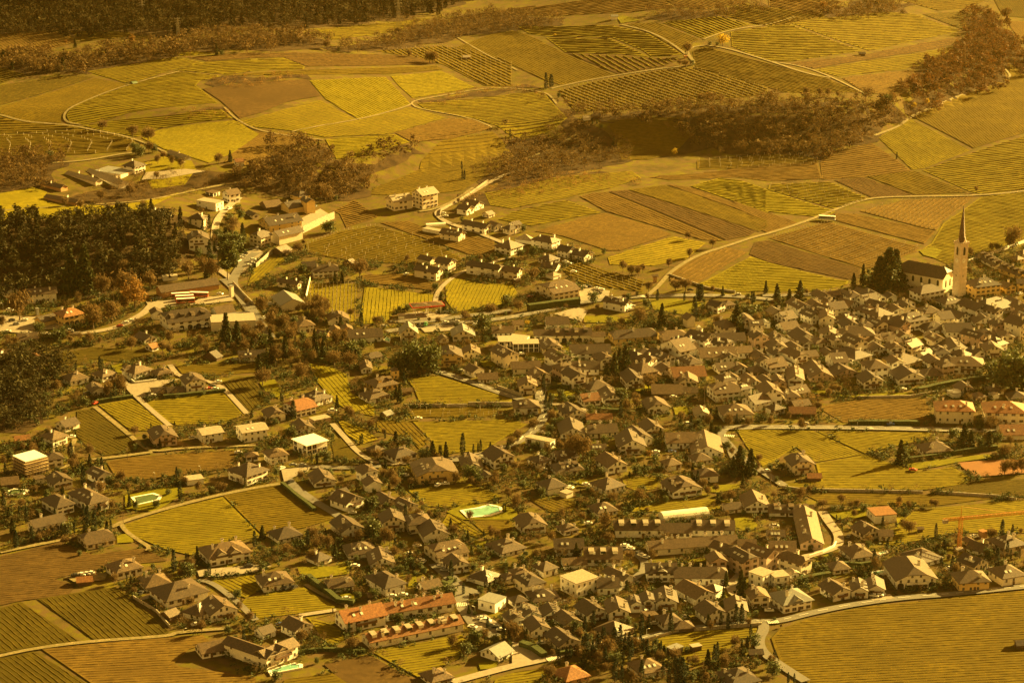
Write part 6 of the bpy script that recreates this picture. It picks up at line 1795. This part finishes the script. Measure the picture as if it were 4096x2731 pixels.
hg(2,1,[(240,1320),(360,1420),(540,1560)],2,2,'hedge along the street above the lower vineyard')
# ------------------------------------------------------------------ named trees
trees(0,0,"""
f 1990 512 110 .8 #dark conical conifer on the crest beside a round bush@the crest conifer
e 2035 512 50 1.1
b 940 1198 100 1.3; b 1222 1270 120 1.2; b 1360 1310 150 1.2; e 1245 1420 110; e 1290 1440 100 1.2; e 1420 1400 90; b 1450 1510 90; b 1500 1465 80; b 1580 1520 90; b 1660 1540 90;b 1370 1410 110
f 2115 1490 110; b 2010 1510 100 1.3; f 1410 430 120; c 1715 400 90 1.6; f 690 440 80; o 605 410 45; o 1210 420 100; b 240 1440 110; e 460 1480 100; f 580 650 120 1.2; f 110 640 90; f 35 600 140
""")
trees(0,1,"""
e 762 475 45 .9 #small dark round tree alone on the crest of the brown field
b 1595 580 115 1.3 #large bare tree casting a shadow on the olive field, left one@the twin bare trees
b 1625 585 110 1.3
b 1405 530 70; b 650 455 95 1.1; c 2335 1265 80 ; c 2290 1230 40; b 1300 340 90
f 575 1380 90; c 1890 1560 80
""")
trees(0,2,"""
c 312 822 148 #thinnest tall cypress of the pair by the vineyard lane@the cypress pair
c 360 800 115 1.7 #broader cypress of the pair by the vineyard lane
y 1935 432 125 1.2 #golden yellow weeping tree beside the upper track@the golden tree
y 397 335 25 1.3
b 1610 510 120 1.1; b 1830 950 100 1.1; b 1745 950 100 1.1; b 1920 955 90; b 1590 620 70 1.4; b 1540 600 50 1.5
y 1490 1430 75 .9 #yellow bush glowing in front of the dark wooded bank@the yellow bush
e 1655 600 50 1.2; e 430 900 50; f 740 1140 50; f 780 1140 40; e 815 1190 55; f 935 1340 80; e 1815 420 40 1.3; e 1885 425 40 1.3
""")
trees(0,3,"""
c 1182 1465 68 #lone cypress at the edge of the striped brown terrace@the lone cypress
b 2185 190 120 1.4; y 1345 1000 60; y 1460 965 55; e 1090 980 120; b 1140 960 110; o 510 120 110; y 1000 60 50; y 900 40 50; e 750 990 70; b 640 900 60; b 550 890 80; b 470 890 80; b 350 890 90
""")
trees(1,0,"""
f 655 1130 440 .95 #very tall dark conifer, left one of the giant pair by the wood@the giant conifers
f 790 1120 430 1.05 #very tall dark conifer, right one of the giant pair by the wood
o 1240 1290 290 1.1 #large golden-brown tree above the bus yard@the golden-brown tree
b 1180 1190 280 1.2; b 1380 1100 180 1.2; b 1140 960 150; b 940 1150 200 1.1; b 720 1210 100; b 180 1380 280 1.1; b 860 1465 240 1.1; b 1030 1400 210 1.1; b 1140 1290 150; b 20 1440 110
p 2090 1010 190 1.3 #umbrella pine beside the road bend below the street@the umbrella pine
p 1995 960 130 1.2
f 2060 860 150; e 2150 860 150 1.1; e 2100 780 160 1.2; e 2160 730 180 1.3; f 2230 640 160; e 2000 640 110; c 1865 560 110; c 1925 530 130; c 1750 520 80; f 820 600 120; f 1095 580 120
f 2080 1620 310 1.0 #broad dark cedar in front of the flat-roofed hall@the dark cedar
f 2180 1600 220 1.1; e 360 1510 130 1.1; e 530 1560 130 1.5; b 1315 365 90; b 1440 80 80; b 740 370 110; b 1200 240 120 1.3; b 600 330 90; b 930 280 100 1.2; b 1620 940 140; b 1730 1000 180 1.1; b 1950 1000 200
c 1930 880 230; b 1260 180 60; f 270 490 100; f 340 480 90; f 190 480 80; b 2200 640 60
""")
trees(1,1,"""
c 970 1435 135 1.2 #dark cypress standing alone below the striped green vineyard@the vineyard-foot cypress
c 1895 80 85; c 1915 85 90
e 1640 1100 80 1.1 #round dark tree at the corner of the farm lane@the round dark tree
b 955 1000 190 1.2 #large bare tree beside the cream farmhouse orchard
e 1055 900 50 .9; e 1115 900 45 1.1; e 1290 910 50 1.6; e 1140 880 25 1.4; f 725 1020 90; f 790 1025 100; e 430 940 90; b 1390 850 80; b 390 760 110 1.2
f 1700 1240 130 .9; f 1730 1290 110; e 1780 1300 40; e 1390 1290 70 1.5; e 1320 1290 50; b 1920 1400 120 1.2; b 2150 1340 130 1.2; e 2100 1480 180 1.3; e 2300 1260 130; b 1110 1430 100 1.2
b 1860 300 50; e 1620 310 60; e 730 280 60; e 680 570 120 1.1; e 640 570 100; b 640 300 170 1.2; b 590 260 150; b 560 1280 150; b 630 1330 160; b 510 1310 120; b 870 1350 90
c 270 1568 80; c 360 1568 80; f 540 1600 150; e 600 1600 130 1.1; f 130 1600 150; e 170 1440 90; e 430 1040 80; e 2040 1000 0
""".replace("e 2040 1000 0", "e 1740 980 60"))
trees(1,2,"""
c 1705 1190 150 1.1 #leftmost of three tall cypresses at the meadow's edge@the three cypresses
c 1725 1195 155 1.2; c 1742 1190 150 1.1
c 1675 1380 220 1.1 #tall single cypress below the group of three
c 1335 1195 105 1.2; c 1582 1200 85 1.1
f 1375 1430 210 .95 #dark conifer in the garden above the old hall@the garden conifer
f 1935 1155 95 .9; f 2330 1130 120 .9
f 2060 1500 260 1.5 #broad spreading cedar in the old town garden@the town cedar
e 2190 1380 170 1.3; e 745 1220 110 1.2; e 1240 1255 90 1.1; e 1070 1190 70; e 80 800 90 1.2; e 200 780 100 1.1; e 110 560 70 1.2; b 1620 640 90; b 1840 710 90; b 1630 800 90; b 1255 1120 110; b 1500 1110 110 1.4; b 1590 1110 120 1.3; b 1620 1080 90; b 1020 930 110; b 1100 960 90; b 1160 970 100; b 1200 940 90; b 1080 950 80
e 900 1440 70 1.1; b 1180 1400 140 1.2; e 1500 1330 60; y 140 1430 60; e 1150 1150 40; c 2200 1240 130 ; b 200 1010 120 1.3; e 300 960 60; b 1880 1430 110 1.2; e 840 770 60; b 60 1290 90 1.5; b 1440 890 90; b 1840 1110 60; f 2220 1200 90; e 2160 1180 60
""")
trees(1,3,"""
f 1100 1090 370 1.7 #big dark tree mass left of the church, tallest one@the church trees
f 1165 1060 330 1.4; f 1020 1080 290 1.6; e 1210 1060 150 1.1; f 870 1050 190 .8; f 785 1070 130 1.1; e 925 1060 110
f 290 1210 200 1.1 #tall conifer on the slope below the yellow-green vineyard@the slope conifers
f 80 1200 160 1.2; f 195 1215 130 1.2; b 2250 720 210 1.1; b 2050 740 80; b 2100 740 80; b 2220 720 140; b 1910 200 60; b 1860 790 90; b 1200 1460 90; f 900 1400 70
""")
trees(2,0,"""
c 698 270 80; c 912 215 50; c 930 215 60; c 943 215 55; c 1297 200 50; c 447 290 70; b 1000 520 150 ; b 1100 470 160; b 1120 480 130; e 790 600 90 1.1; e 420 560 90 1.3; b 520 460 110 1.3
e 1330 900 55 1.1; b 1240 860 90 1.2; f 1605 790 60; f 1470 970 80; c 1387 800 55; b 830 1050 110; c 820 1140 70 1.3; e 895 1120 60; c 935 1140 80 1.5; f 2310 700 70 1.3; e 1550 1410 60 1.2; b 1360 1360 80; b 1180 1380 80; b 1080 1370 80
f 1190 1520 120 .9; e 1240 1540 100 .9; e 1430 1530 90; e 1940 1390 70 1.3; b 2050 1370 80 1.4; b 1820 1380 100; b 2120 1230 90; c 2250 1330 80; b 1700 1320 80; c 1008 1568 60; e 480 1390 60; e 1660 900 70; e 1900 1420 50; b 2250 60 90 ; f 2140 40 100
c 428 1200 60; c 500 1170 55; b 690 1110 90; b 600 1230 60
""")
trees(2,1,"""
c 345 710 165 1.4 #tall dark cypress in front of the big orange-roofed house
c 230 555 90; c 248 580 80; f 745 620 130 .8; f 270 170 240 .8; f 30 320 200 1.0; b 350 180 130 1.3; b 420 360 160 1.2; b 60 410 170 1.2; c 408 300 80
c 975 940 100 ; c 957 940 85; c 1185 890 80; c 970 755 55; f 1285 960 140 1.2; e 1385 960 90 1.3
c 1898 1045 205 #tallest of the cypresses along the lower vineyard edge@the vineyard cypresses
c 1997 1035 95; c 2063 1010 110; c 2040 1015 85; c 1573 1050 95; c 1700 1050 100; c 1685 1050 100; f 1625 1060 150; f 1745 1070 150 .9; e 1530 1070 90 1.2
e 1400 280 250 1.3 #wide dark evergreen clump beside the sloping road@the evergreen clump
e 1500 290 280 1.1; e 1600 290 270 1.0; e 1320 290 200 1.1; e 1450 300 160 1.2; e 1250 250 110; e 860 150 160 1.2; e 930 160 120; b 720 240 170 1.2; b 860 260 170 1.2; f 620 170 190; f 560 150 150 1.2; b 520 200 120
f 1320 560 170 .9; f 1290 520 110; e 1225 640 45 1.1; c 1360 410 130 .9; e 700 890 55; e 655 880 60 1.2; e 320 890 120 1.1; b 1050 800 90 1.2; b 850 680 90 1.3; b 880 700 80; e 600 1050 50; e 660 1110 120 1.1; e 820 1130 70; b 940 1110 60; c 512 1110 90; c 560 1120 95; b 410 1270 90; e 890 1220 70; b 780 1310 80; b 1380 1140 100 1.1; e 1960 1270 150 1.1; e 2020 1280 120 1.2; b 2200 1290 110; e 1150 1130 50; e 1090 1400 60; e 1060 1540 130 1.2; e 1200 1540 70; b 1240 1280 110 1.3; b 1170 1260 100; c 2270 1568 70; c 2290 1568 70; e 110 760 60; e 170 760 60; e 190 1240 90 .8; e 40 500 60
""")
trees(2,2,"""
f 985 260 200 1.1; f 1040 280 240 1.2 #tall light conifer between the lawn house and the old quarter@the tall garden conifers
f 940 330 230 1.0; f 870 350 150 1.3; f 848 220 90; e 480 230 150 1.3; e 610 415 75 1.2; e 590 190 60; f 1180 260 90 1.1; b 1390 170 120 1.3; e 1350 90 60; f 1345 180 140
b 1255 450 150 1.3; e 1010 560 150 1.1; e 960 480 60; b 1135 570 110; e 1200 490 60; f 1545 800 110 1.1; f 1830 880 150 1.0 ; f 1870 900 120; e 1700 770 60 1.6; e 1900 830 60
b 590 1080 230 1.1 #large group of thin bare trees beside the pink wall@the thin bare trees
b 650 1090 220 1.1; b 540 1050 170; e 400 640 50; e 210 990 80 1.2; b 430 980 80; e 700 1060 60; o 1260 1070 80 1.1; e 1220 1060 70; e 1110 1120 70; e 1180 1200 70
f 2090 1220 260 1.25 #massive dark cedar left of the big vineyard@the massive cedar
f 2190 1230 240 1.2; f 2030 1200 150; e 1970 1000 90 1.2; f 1890 1490 100; f 600 1568 110 1.1; f 1030 1100 60; e 470 550 60 1.2; b 200 820 110 1.3; e 340 830 80 1.3; e 380 770 70; e 1450 970 60 ; e 1600 930 70; e 100 1350 80 1.4; b 300 1270 60; b 40 1540 140; e 640 1250 70; e 1190 1400 80 1.3; e 1350 1290 80; b 930 1480 100 1.3; b 1170 1470 120 1.3; e 1490 730 50; e 1520 960 0
""".replace("e 1520 960 0", "c 1033 1110 60"))
trees(2,3,"""
e 2260 420 350 1.2 #huge dark tree at the right edge below the old town@the huge edge tree
e 2160 430 280 1.2; e 2050 360 180 1.2; f 2340 430 300 1.2; e 1930 340 80 1.2
f 1215 1130 225 1.1 #broad conifer alone at the meadow corner casting a long shadow@the meadow conifer
e 1260 1110 120 .9; f 1800 960 210 1.25 ; f 1860 990 170 1.2; e 1700 900 110 1.2; f 2030 990 170 1.2; e 1950 980 100; e 2110 940 110 1.3; b 2180 1060 120 1.2; b 2050 800 130 1.2
b 2170 1230 150 1.0; b 2250 1220 150 1.0; b 2330 1210 150 1.0; e 1930 1290 70 1.2; e 125 1170 60 1.2; e 20 1180 60; e 80 1290 60; b 1205 1510 90; b 1500 1520 80; b 1540 1530 80; o 1190 1530 70; c 1775 500 60; c 1808 500 80; c 1780 520 60; c 2270 740 40; c 2335 740 80; c 2300 745 45; b 590 470 90 1.4; b 480 460 80 1.4; b 650 480 80; b 460 640 90; e 430 130 100 .9; b 500 1530 90 1.4; e 880 1560 70 1.5; e 600 1560 60 1.6; b 760 1540 80; b 1290 1540 80
""")
trees(3,0,"""
f 1815 480 170 .7 #narrow dark conifer at the left end of the cross-gable villa
c 1922 590 120 1.2; e 1740 600 140 1.3; e 1700 560 90 1.2; b 1655 610 90; c 2280 480 70 1.6; e 1895 600 70; f 1205 680 100 .9; b 1235 760 80; b 1050 660 110 .9; c 1165 630 65
c 150 330 160 1.3 #stout dark cypress in shade at the left edge@the stout shaded cypress
c 1020 180 110; c 685 190 80; c 775 200 100; c 790 160 60; c 805 155 60; e 620 210 120; e 590 220 80; e 680 130 50; e 940 90 60; b 360 280 90; b 450 230 80; b 600 300 90 1.4; b 680 290 90; e 730 400 60; b 860 620 60; c 1705 430 60; c 1718 435 60; c 1730 430 60; c 2340 320 150; e 2180 900 60; c 2305 950 70; c 2345 980 60; c 2215 830 50; b 2200 900 80
""")
trees(3,1,"""
f 60 250 130 1.1; e 75 380 80 .7; f 565 195 50; f 640 190 45; c 145 340 80; c 165 340 80; b 590 310 110 1.3; b 660 330 120 1.2; b 510 450 110; b 830 300 90; e 1050 230 190 1.1 
e 1100 240 160 1.0; b 1230 300 140; b 1180 290 150; f 1700 250 80 1.1; b 1270 420 110 1.1; b 1550 170 100 1.2; e 920 450 70; c 870 600 90; c 1445 540 110; e 1430 500 90; e 1330 560 80 1.2; b 1400 660 90
e 1085 800 110 1.1; c 855 1120 110 1.1; c 912 830 80 .9; e 940 800 80; b 420 1210 130 1.1; b 880 1260 120 1.5; e 940 1110 60 1.2; e 1320 1010 90; e 1280 1010 80; e 1240 1000 60; e 1640 760 80 1.5; e 1780 770 120 1.5; e 1990 540 90 1.3; e 1790 680 0
e 1930 1310 110 1.2; b 1800 1250 130 1.1; b 1990 1180 90 1.2; e 2020 1200 130 1.1; b 2100 1180 120; e 2190 1210 90 1.3; e 180 1540 90 1.6; e 380 1560 0
f 1470 60 60; c 2045 350 60; c 2065 350 50; b 2150 190 70; e 545 1210 80; b 780 820 0; c 706 935 60; e 560 1390 60; e 470 410 0
""".replace("e 1790 680 0", "").replace("e 380 1560 0", "").replace("b 780 820 0;", "").replace("e 470 410 0", ""))
trees(3,2,"""
f 590 420 140 .9 #dark conifer between the two brown-roofed blocks@the block conifer
f 735 300 110 1.1; b 860 180 170 ; b 890 290 110 1.3; b 1080 440 100 1.3; b 1290 430 90 1.3; e 1160 330 60 1.5; b 220 430 90 1.3; e 640 110 50; e 110 240 60; b 240 270 80
f 2100 780 250 .85 #dark conifer below the pale concrete block, left of the pair@the paired dark conifers
f 2135 790 190 .8; f 1965 680 140 .9; f 1940 790 110 .8; e 1920 660 70; e 2210 830 60 1.1; e 1070 1050 100 1.1; e 1010 1050 70; e 1140 1070 60; f 135 1180 110 1.2; e 190 1210 50
c 835 1170 120 1.2; c 850 1165 110; c 940 1235 180 1.5; c 880 1170 70; c 800 1290 150 1.1; c 680 1330 220 1.3; c 650 1300 160; c 655 1440 90; c 1075 1250 150 1.2; c 1095 1330 160 1.2; c 1135 1200 100; c 1180 1240 120 1.2; c 1205 1270 110 1.2; c 1295 1260 80 1.3; c 1040 1180 80; c 1020 1390 110 ; c 740 1370 150 1.2; c 585 1320 100 1.4; c 770 1240 90; c 250 1250 120 1.2; c 970 1450 80 1.1; c 1010 1460 60; c 1185 1520 130 1.1; c 675 1460 60
c 1520 1568 220 1.3 #tallest cypress of the dark row at the bottom right@the bottom cypress row
c 1560 1580 250 1.3; c 1500 1450 130 1.3; c 1580 1530 150 1.2; c 1615 1500 90; c 1540 1420 110; c 2070 1190 60 1.2; c 2045 1190 60
e 940 1400 120 1.3; b 870 1340 190 1.2; b 1130 1280 130; b 620 1180 120 1.1; e 620 1170 100; b 900 1250 130; e 1310 1300 70 1.3; f 1395 1330 110 1.2; e 1500 1300 50; e 1600 1290 60 1.2; e 1820 1540 90 ; e 1700 1500 60 1.2; e 2230 1240 120 1.1; e 2050 1370 70; e 1990 1350 50; e 2150 1540 50; e 2260 1410 60; e 1650 1550 90 1.2; b 1620 1400 80 ; b 1230 1250 100; b 740 1180 90; b 50 1140 90 1.2; b 290 690 60 1.3; b 530 840 60; e 500 900 50
c 440 1290 50; c 503 1290 60; c 548 1280 60; e 1440 1420 70; b 740 420 0
""".replace("b 740 420 0", ""))
trees(3,3,"""
c 1180 430 85 1.1; b 1295 200 130 1.4; b 1240 150 90 1.2; c 1618 340 90 2.0; c 1745 270 90; c 1725 290 70; c 1690 540 140 1.1; c 2228 430 90; c 2245 190 80 1.4; c 2310 420 90; c 2295 380 60
e 1560 340 60 1.2; e 1660 330 80 1.2; b 1740 320 80 1.3; e 1600 420 80 1.4; e 2190 380 60 1.2; e 2280 420 60; e 1330 730 60; e 1355 715 50; e 1560 680 60 1.6; c 60 1350 90 1.5; e 290 880 50; e 490 560 90 1.4; e 430 520 60 1.4; e 860 520 50; e 460 640 0
e 575 410 50 1.2; e 390 360 60; b 480 460 70 1.2; c 680 170 60; c 628 90 70; b 790 50 80; e 580 830 50; b 330 520 90; e 60 1000 40; b 120 1060 40; e 1150 230 60; b 2190 330 80; c 185 1568 100; c 240 1568 90; e 40 1500 130 1.4; b 30 1420 110
""".replace("e 460 640 0", ""))
# ------------------------------------------------------------------ garden trees between the houses
scatter([(545,700),(700,690),(830,740),(870,790),(820,830),(700,820),(600,860),(540,800)],60,'bbbeef',4,12)
scatter([(450,560),(560,480),(555,560),(545,620),(500,640),(460,640)],26,'beef',6,12)
scatter([(0,740),(120,770),(330,790),(540,780),(540,830),(120,790),(60,840),(0,820)],30,'bbbes',4,9)
scatter([(1000,840),(1250,800),(1300,900),(1550,950),(1900,960),(1700,1130),(1450,1120),(1250,1090),(1200,900),(1010,850)],90,'bbeefsec',3,8)
scatter([(870,1000),(1250,1000),(1400,1120),(1300,1250),(1000,1230),(830,1120)],60,'bbeesf',3,8)
scatter([(580,1240),(900,1150),(1200,1230),(1250,1380),(1080,1420),(900,1330),(600,1330)],60,'beesecf',3,7)
scatter([(90,850),(250,830),(420,890),(330,920),(130,950)],16,'bsec',3,6)
scatter([(0,1040),(110,1020),(300,1090),(540,1080),(430,1150),(250,1180),(270,1240),(0,1250)],55,'bbeecf',3,8)
scatter([(1080,1440),(1500,1440),(1720,1430),(1740,1568),(1250,1568),(1200,1500)],70,'becccbf',3,9)
scatter([(1400,1130),(1800,1160),(2000,1250),(1980,1380),(1750,1420),(1300,1400),(1250,1280)],55,'beeesf',3,6)
scatter([(1900,1150),(2352,1200),(2352,1340),(2000,1350),(1900,1250)],26,'bsec',3,7)
scatter([(1200,680),(1500,690),(1750,700),(1760,760),(1500,760),(1250,740)],24,'bbse',3,8)
scatter([(650,560),(1100,500),(1350,560),(1330,620),(1000,640),(700,660)],22,'bsse',3,6)
scatter([(700,740),(1300,720),(1600,800),(1500,860),(1100,850),(900,790)],30,'bese',3,7)
scatter([(1850,930),(2150,880),(2352,900),(2352,1040),(2150,980),(2130,920)],14,'bse',3,7)
scatter([(1700,900),(1950,900),(1860,980),(1680,960)],12,'bse',3,7)
scatter([(1560,1120),(1900,1130),(2100,1150),(1900,1180),(1600,1160)],16,'bsb',3,7)
scatter([(260,1280),(560,1240),(620,1330),(560,1480),(420,1450)],18,'bsec',3,7)
scatter([(1700,640),(2352,560),(2352,860),(1800,880)],30,'bbse',3,6,rad=.8)
OCG = occupancy()
VZ = [[(540,700),(900,690),(1330,730),(1750,690),(2352,560),(2352,1350),(1750,1440),(1740,1600),(900,1600),(600,1600),(440,1460),(230,1330),(0,1240),(0,1030),(110,840),(540,800)],[(450,480),(600,560),(1000,600),(1350,560),(1380,640),(1330,720),(560,720)],[(0,690),(350,660),(540,700),(540,800),(0,800)]]
undergrowth(VZ, 'garden_shrubs', 'evergreen shrubs and hedges filling the gardens between the houses', 's', M_HEDGE, .60, 1.0, 3.4, 3, .34, 28, .30)
undergrowth(VZ, 'garden_bushes', 'yellow-green bushes scattered through the village gardens', 's', M_OLIVE, .36, .9, 2.8, 8, .32, 24, .35)
undergrowth(VZ, 'bare_bushes', 'bare brown bushes and small fruit trees in the village gardens', 'b', M_BARE, .22, 2.6, 6.0, 15, .12, 60, .0)
# ------------------------------------------------------------------ woods
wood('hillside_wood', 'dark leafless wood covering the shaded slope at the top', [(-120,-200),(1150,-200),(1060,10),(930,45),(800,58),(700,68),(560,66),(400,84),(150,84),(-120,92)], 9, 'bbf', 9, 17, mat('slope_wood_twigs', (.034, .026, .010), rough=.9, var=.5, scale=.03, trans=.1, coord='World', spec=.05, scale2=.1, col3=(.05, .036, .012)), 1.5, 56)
wood('brown_wood', 'bare brown wood along the crest in front of the shaded slope', [(-60,142),(60,130),(150,132),(350,112),(480,90),(600,76),(700,84),(755,100),(740,116),(600,116),(430,124),(330,144),(230,164),(150,170),(-60,168)], 8, 'bbbe', 8, 14, M_BAREF, 1.4, 60)
wood('brown_wood', 'bare brown trees between the two upper vineyards', [(745,108),(880,95),(960,65),(1060,42),(1110,30),(1290,42),(1300,58),(1150,74),(1010,95),(950,112),(800,122)], 8, 'bbb', 7, 12, M_BAREF, 1.4, 60)
wood('brown_wood', 'small strip of bare brown trees at the top middle', [(1480,42),(1560,24),(1650,26),(1760,8),(1770,30),(1640,46),(1560,50)], 8, 'bb', 6, 11, M_BAREF, 1.4, 60)
wood('brown_wood', 'clump of bare trees at the top right between vineyards', [(1880,28),(1980,2),(2110,10),(2060,36),(1960,52),(1900,46)], 8, 'bbo', 6, 11, M_BAREF, 1.4, 60)
wood('rusty_wood', 'rust-brown wood wrapping the upper right hill', [(2085,255),(2085,190),(2130,160),(2200,125),(2225,90),(2225,40),(2270,32),(2310,65),(2330,110),(2370,140),(2370,185),(2318,150),(2300,195),(2245,212),(2200,235),(2150,250),(2105,268)], 7.5, 'bbo', 7, 13, mat('rusty_twigs', (.075, .045, .018), rough=.85, var=.4, scale=.045, trans=.25, coord='World', spec=.1, scale2=.2, col3=(.14, .062, .016)), 1.4, 64)
wood('bank_wood', 'dark bare wood covering the steep bank below the vineyards', [(1365,262),(1500,258),(1620,246),(1720,240),(1900,238),(2040,240),(2080,262),(2065,290),(2000,322),(1930,345),(1870,368),(1780,362),(1650,352),(1570,350),(1540,325),(1570,290),(1500,272),(1380,282)], 7.5, 'bbbe', 7, 13, M_BAREF, 1.4, 64)
wood('ravine_wood', 'bare thicket filling the ravine below the cypress pair', [(1268,222),(1300,250),(1345,295),(1420,330),(1440,365),(1380,392),(1280,398),(1180,412),(1110,425),(1090,410),(1135,385),(1165,345),(1175,318),(1215,322),(1290,305),(1300,280)], 7, 'bbbes', 4, 10, M_BAREF, 1.2, 60)
wood('knoll_wood', 'bare wooded knoll behind the yellow winery', [(548,395),(610,372),(645,345),(730,335),(780,375),(850,362),(950,338),(985,345),(900,388),(835,415),(850,448),(790,462),(740,462),(640,445),(560,440),(540,420)], 7, 'bbbee', 6, 13, M_BAREF, 1.3, 64)
wood('brown_wood', 'bare trees around the walled garden estate', [(-60,365),(40,350),(110,352),(150,385),(105,420),(90,440),(-60,440)], 7, 'bbe', 6, 12, M_BAREF, 1.3, 60)
wood('brown_wood', 'bare scrub strip above the lone dark-roofed house', [(160,455),(250,430),(400,405),(520,385),(560,400),(545,430),(430,440),(300,462),(220,478)], 7.5, 'bb', 4, 8, M_BAREF, 1.2, 54)
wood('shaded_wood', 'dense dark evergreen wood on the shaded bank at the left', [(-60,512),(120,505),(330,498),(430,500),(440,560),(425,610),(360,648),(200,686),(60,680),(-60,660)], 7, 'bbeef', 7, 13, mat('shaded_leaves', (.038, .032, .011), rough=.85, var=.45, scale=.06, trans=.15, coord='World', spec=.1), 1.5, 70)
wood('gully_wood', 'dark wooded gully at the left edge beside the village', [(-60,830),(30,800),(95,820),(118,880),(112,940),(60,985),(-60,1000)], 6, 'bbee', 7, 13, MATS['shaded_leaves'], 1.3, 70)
wood('bush_bank', 'strip of brown brush on the vineyard terrace edge', [(412,265),(520,248),(535,252),(420,275),(330,285),(330,278)], 6, 's', 2, 4, mat('dry_brush', (.20,.12,.04), rough=.9, var=.4, scale=.1, trans=.25, coord='World', spec=.1), 1.6, 30)
wood('bush_bank', 'brown brush under the upper field edge by the ploughed patch', [(470,190),(520,180),(700,172),(705,182),(560,192),(480,200)], 6, 's', 2, 4, MATS['dry_brush'], 1.6, 30)
wood('bush_bank', 'brown bank of brush curving above the green vineyard', [(960,232),(1100,212),(1200,198),(1250,202),(1150,214),(980,240)], 6, 's', 2, 4, MATS['dry_brush'], 1.6, 30)
wood('bush_bank', 'brush on the terrace step above the middle vineyards', [(1060,452),(1200,430),(1450,400),(1470,412),(1300,440),(1060,478)], 7, 's', 2, 4, MATS['dry_brush'], 1.6, 30)
wood('bush_bank', 'dry garden brush around the old town vineyard', [(1760,905),(1860,895),(1900,925),(1860,950),(1780,930)], 5, 'sb', 2, 5, MATS['dry_brush'], 1.4, 40)
wood('bush_bank', 'dark brush on the ravine flank beside the hillside road', [(1100,440),(1180,412),(1290,400),(1400,398),(1300,420),(1150,450)], 6, 'sb', 2, 5, MATS['dry_brush'], 1.4, 40)
# ------------------------------------------------------------------ pale posts in the vineyards, one mass
if PV:
    b_v = []; b_f = []
    for (X, Y, Z, h, w) in PV:
        k = len(b_v); w = w / 2
        b_v += [(X - w, Y - w, Z), (X + w, Y - w, Z), (X + w, Y + w, Z), (X - w, Y + w, Z), (X - w, Y - w, Z + h), (X + w, Y - w, Z + h), (X + w, Y + w, Z + h), (X - w, Y + w, Z + h)]
        for q in ((0, 1, 5, 4), (1, 2, 6, 5), (2, 3, 7, 6), (3, 0, 4, 7), (4, 5, 6, 7)): b_f.append([k + i for i in q])
    tag(link_np('vineyard_posts', b_v, b_f, M_POST), 'pale trellis posts standing in rows through the vineyards', 'posts', None, 'stuff')
# ------------------------------------------------------------------ ground
gx = np.concatenate([np.arange(-2600, -760, 60), np.arange(-760, 760, 7), np.arange(760, 2601, 60)]); gy = np.concatenate([np.arange(-200, 820, 60), np.arange(820, 3000, 7), np.arange(3000, 5401, 60)])
Xg, Yg = np.meshgrid(gx, gy); Zg = tz(Xg, Yg); nx, ny = len(gx), len(gy)
i, j = np.meshgrid(np.arange(nx - 1), np.arange(ny - 1)); a = (j * nx + i).ravel()
GM = mat('garden_ground', (.055, .042, .012), rough=.95, scale=.05, det=12, col2=(.125, .105, .010), coord='World', spec=.05, scale2=.16, col3=(.10, .066, .026))
tag(link_np('ground', np.column_stack([Xg.ravel(), Yg.ravel(), Zg.ravel()]), np.column_stack([a, a + 1, a + nx + 1, a + nx]), GM, smooth=True), kind='structure')
# labels of the vineyards
for k, (o, cx, cy, c) in enumerate(VROWS):
    nm = {'g': 'green', 'G': 'bright green', 'o': 'olive', 'b': 'brown', 'B': 'dark brown', 'd': 'shaded dull', 'y': 'yellow'}[c]
    THINGS.append([o, f"rows of vines in {nm} field", cx, cy, None])
finish_labels()
# ------------------------------------------------------------------ light and air
sun_az, sun_el = math.radians(35), math.radians(21)           # from the right and beyond, low
d = Vector((math.cos(sun_az) * math.cos(sun_el), math.sin(sun_az) * math.cos(sun_el), math.sin(sun_el)))
sl = bpy.data.lights.new('sun', 'SUN'); so = bpy.data.objects.new('sun', sl); COL.objects.link(so); so.location = (800, 1800, 900)
so.rotation_euler = (-d).to_track_quat('-Z', 'Y').to_euler(); sl.energy = SUN_E; sl.color = SUN_C; sl.angle = math.radians(.53)
w = bpy.data.worlds.new('World'); SC.world = w; w.use_nodes = True; nt = w.node_tree; bg = nt.nodes['Background']
sk = nt.nodes.new('ShaderNodeTexSky'); sk.sky_type = 'NISHITA'; sk.sun_disc = False; sk.sun_elevation = sun_el; sk.sun_rotation = math.pi / 2 - sun_az
mx = nt.nodes.new('ShaderNodeMixRGB'); mx.blend_type = 'MULTIPLY'; mx.inputs['Fac'].default_value = 1; mx.inputs['Color2'].default_value = (*SKY_TINT, 1)
nt.links.new(sk.outputs['Color'], mx.inputs['Color1']); nt.links.new(mx.outputs['Color'], bg.inputs['Color']); bg.inputs['Strength'].default_value = SKY_S
if HAZE:
    b = MB(); b.box(-2500, 2500, -150, 5300, -12, 447); hz = b.build('haze', [bpy.data.materials.new('golden_haze')]); hm = hz.data.materials[0]; hm.use_nodes = True; n = hm.node_tree
    n.nodes.remove(n.nodes['Principled BSDF']); pv = n.nodes.new('ShaderNodeVolumePrincipled'); pv.inputs['Density'].default_value = HAZE; pv.inputs['Color'].default_value = (*HAZE_C, 1); pv.inputs['Anisotropy'].default_value = .8
    n.links.new(pv.outputs[0], n.nodes['Material Output'].inputs['Volume']); tag(hz, 'thin golden haze filling the valley', 'haze', None, 'stuff')
SC.view_settings.view_transform = 'Standard'; SC.view_settings.look = 'None'; SC.view_settings.exposure = EXPO; SC.view_settings.gamma = 1
SC.cycles.volume_bounces = 0; SC.cycles.max_bounces = 4; SC.cycles.diffuse_bounces = 2; SC.cycles.glossy_bounces = 1; SC.cycles.transparent_max_bounces = 4
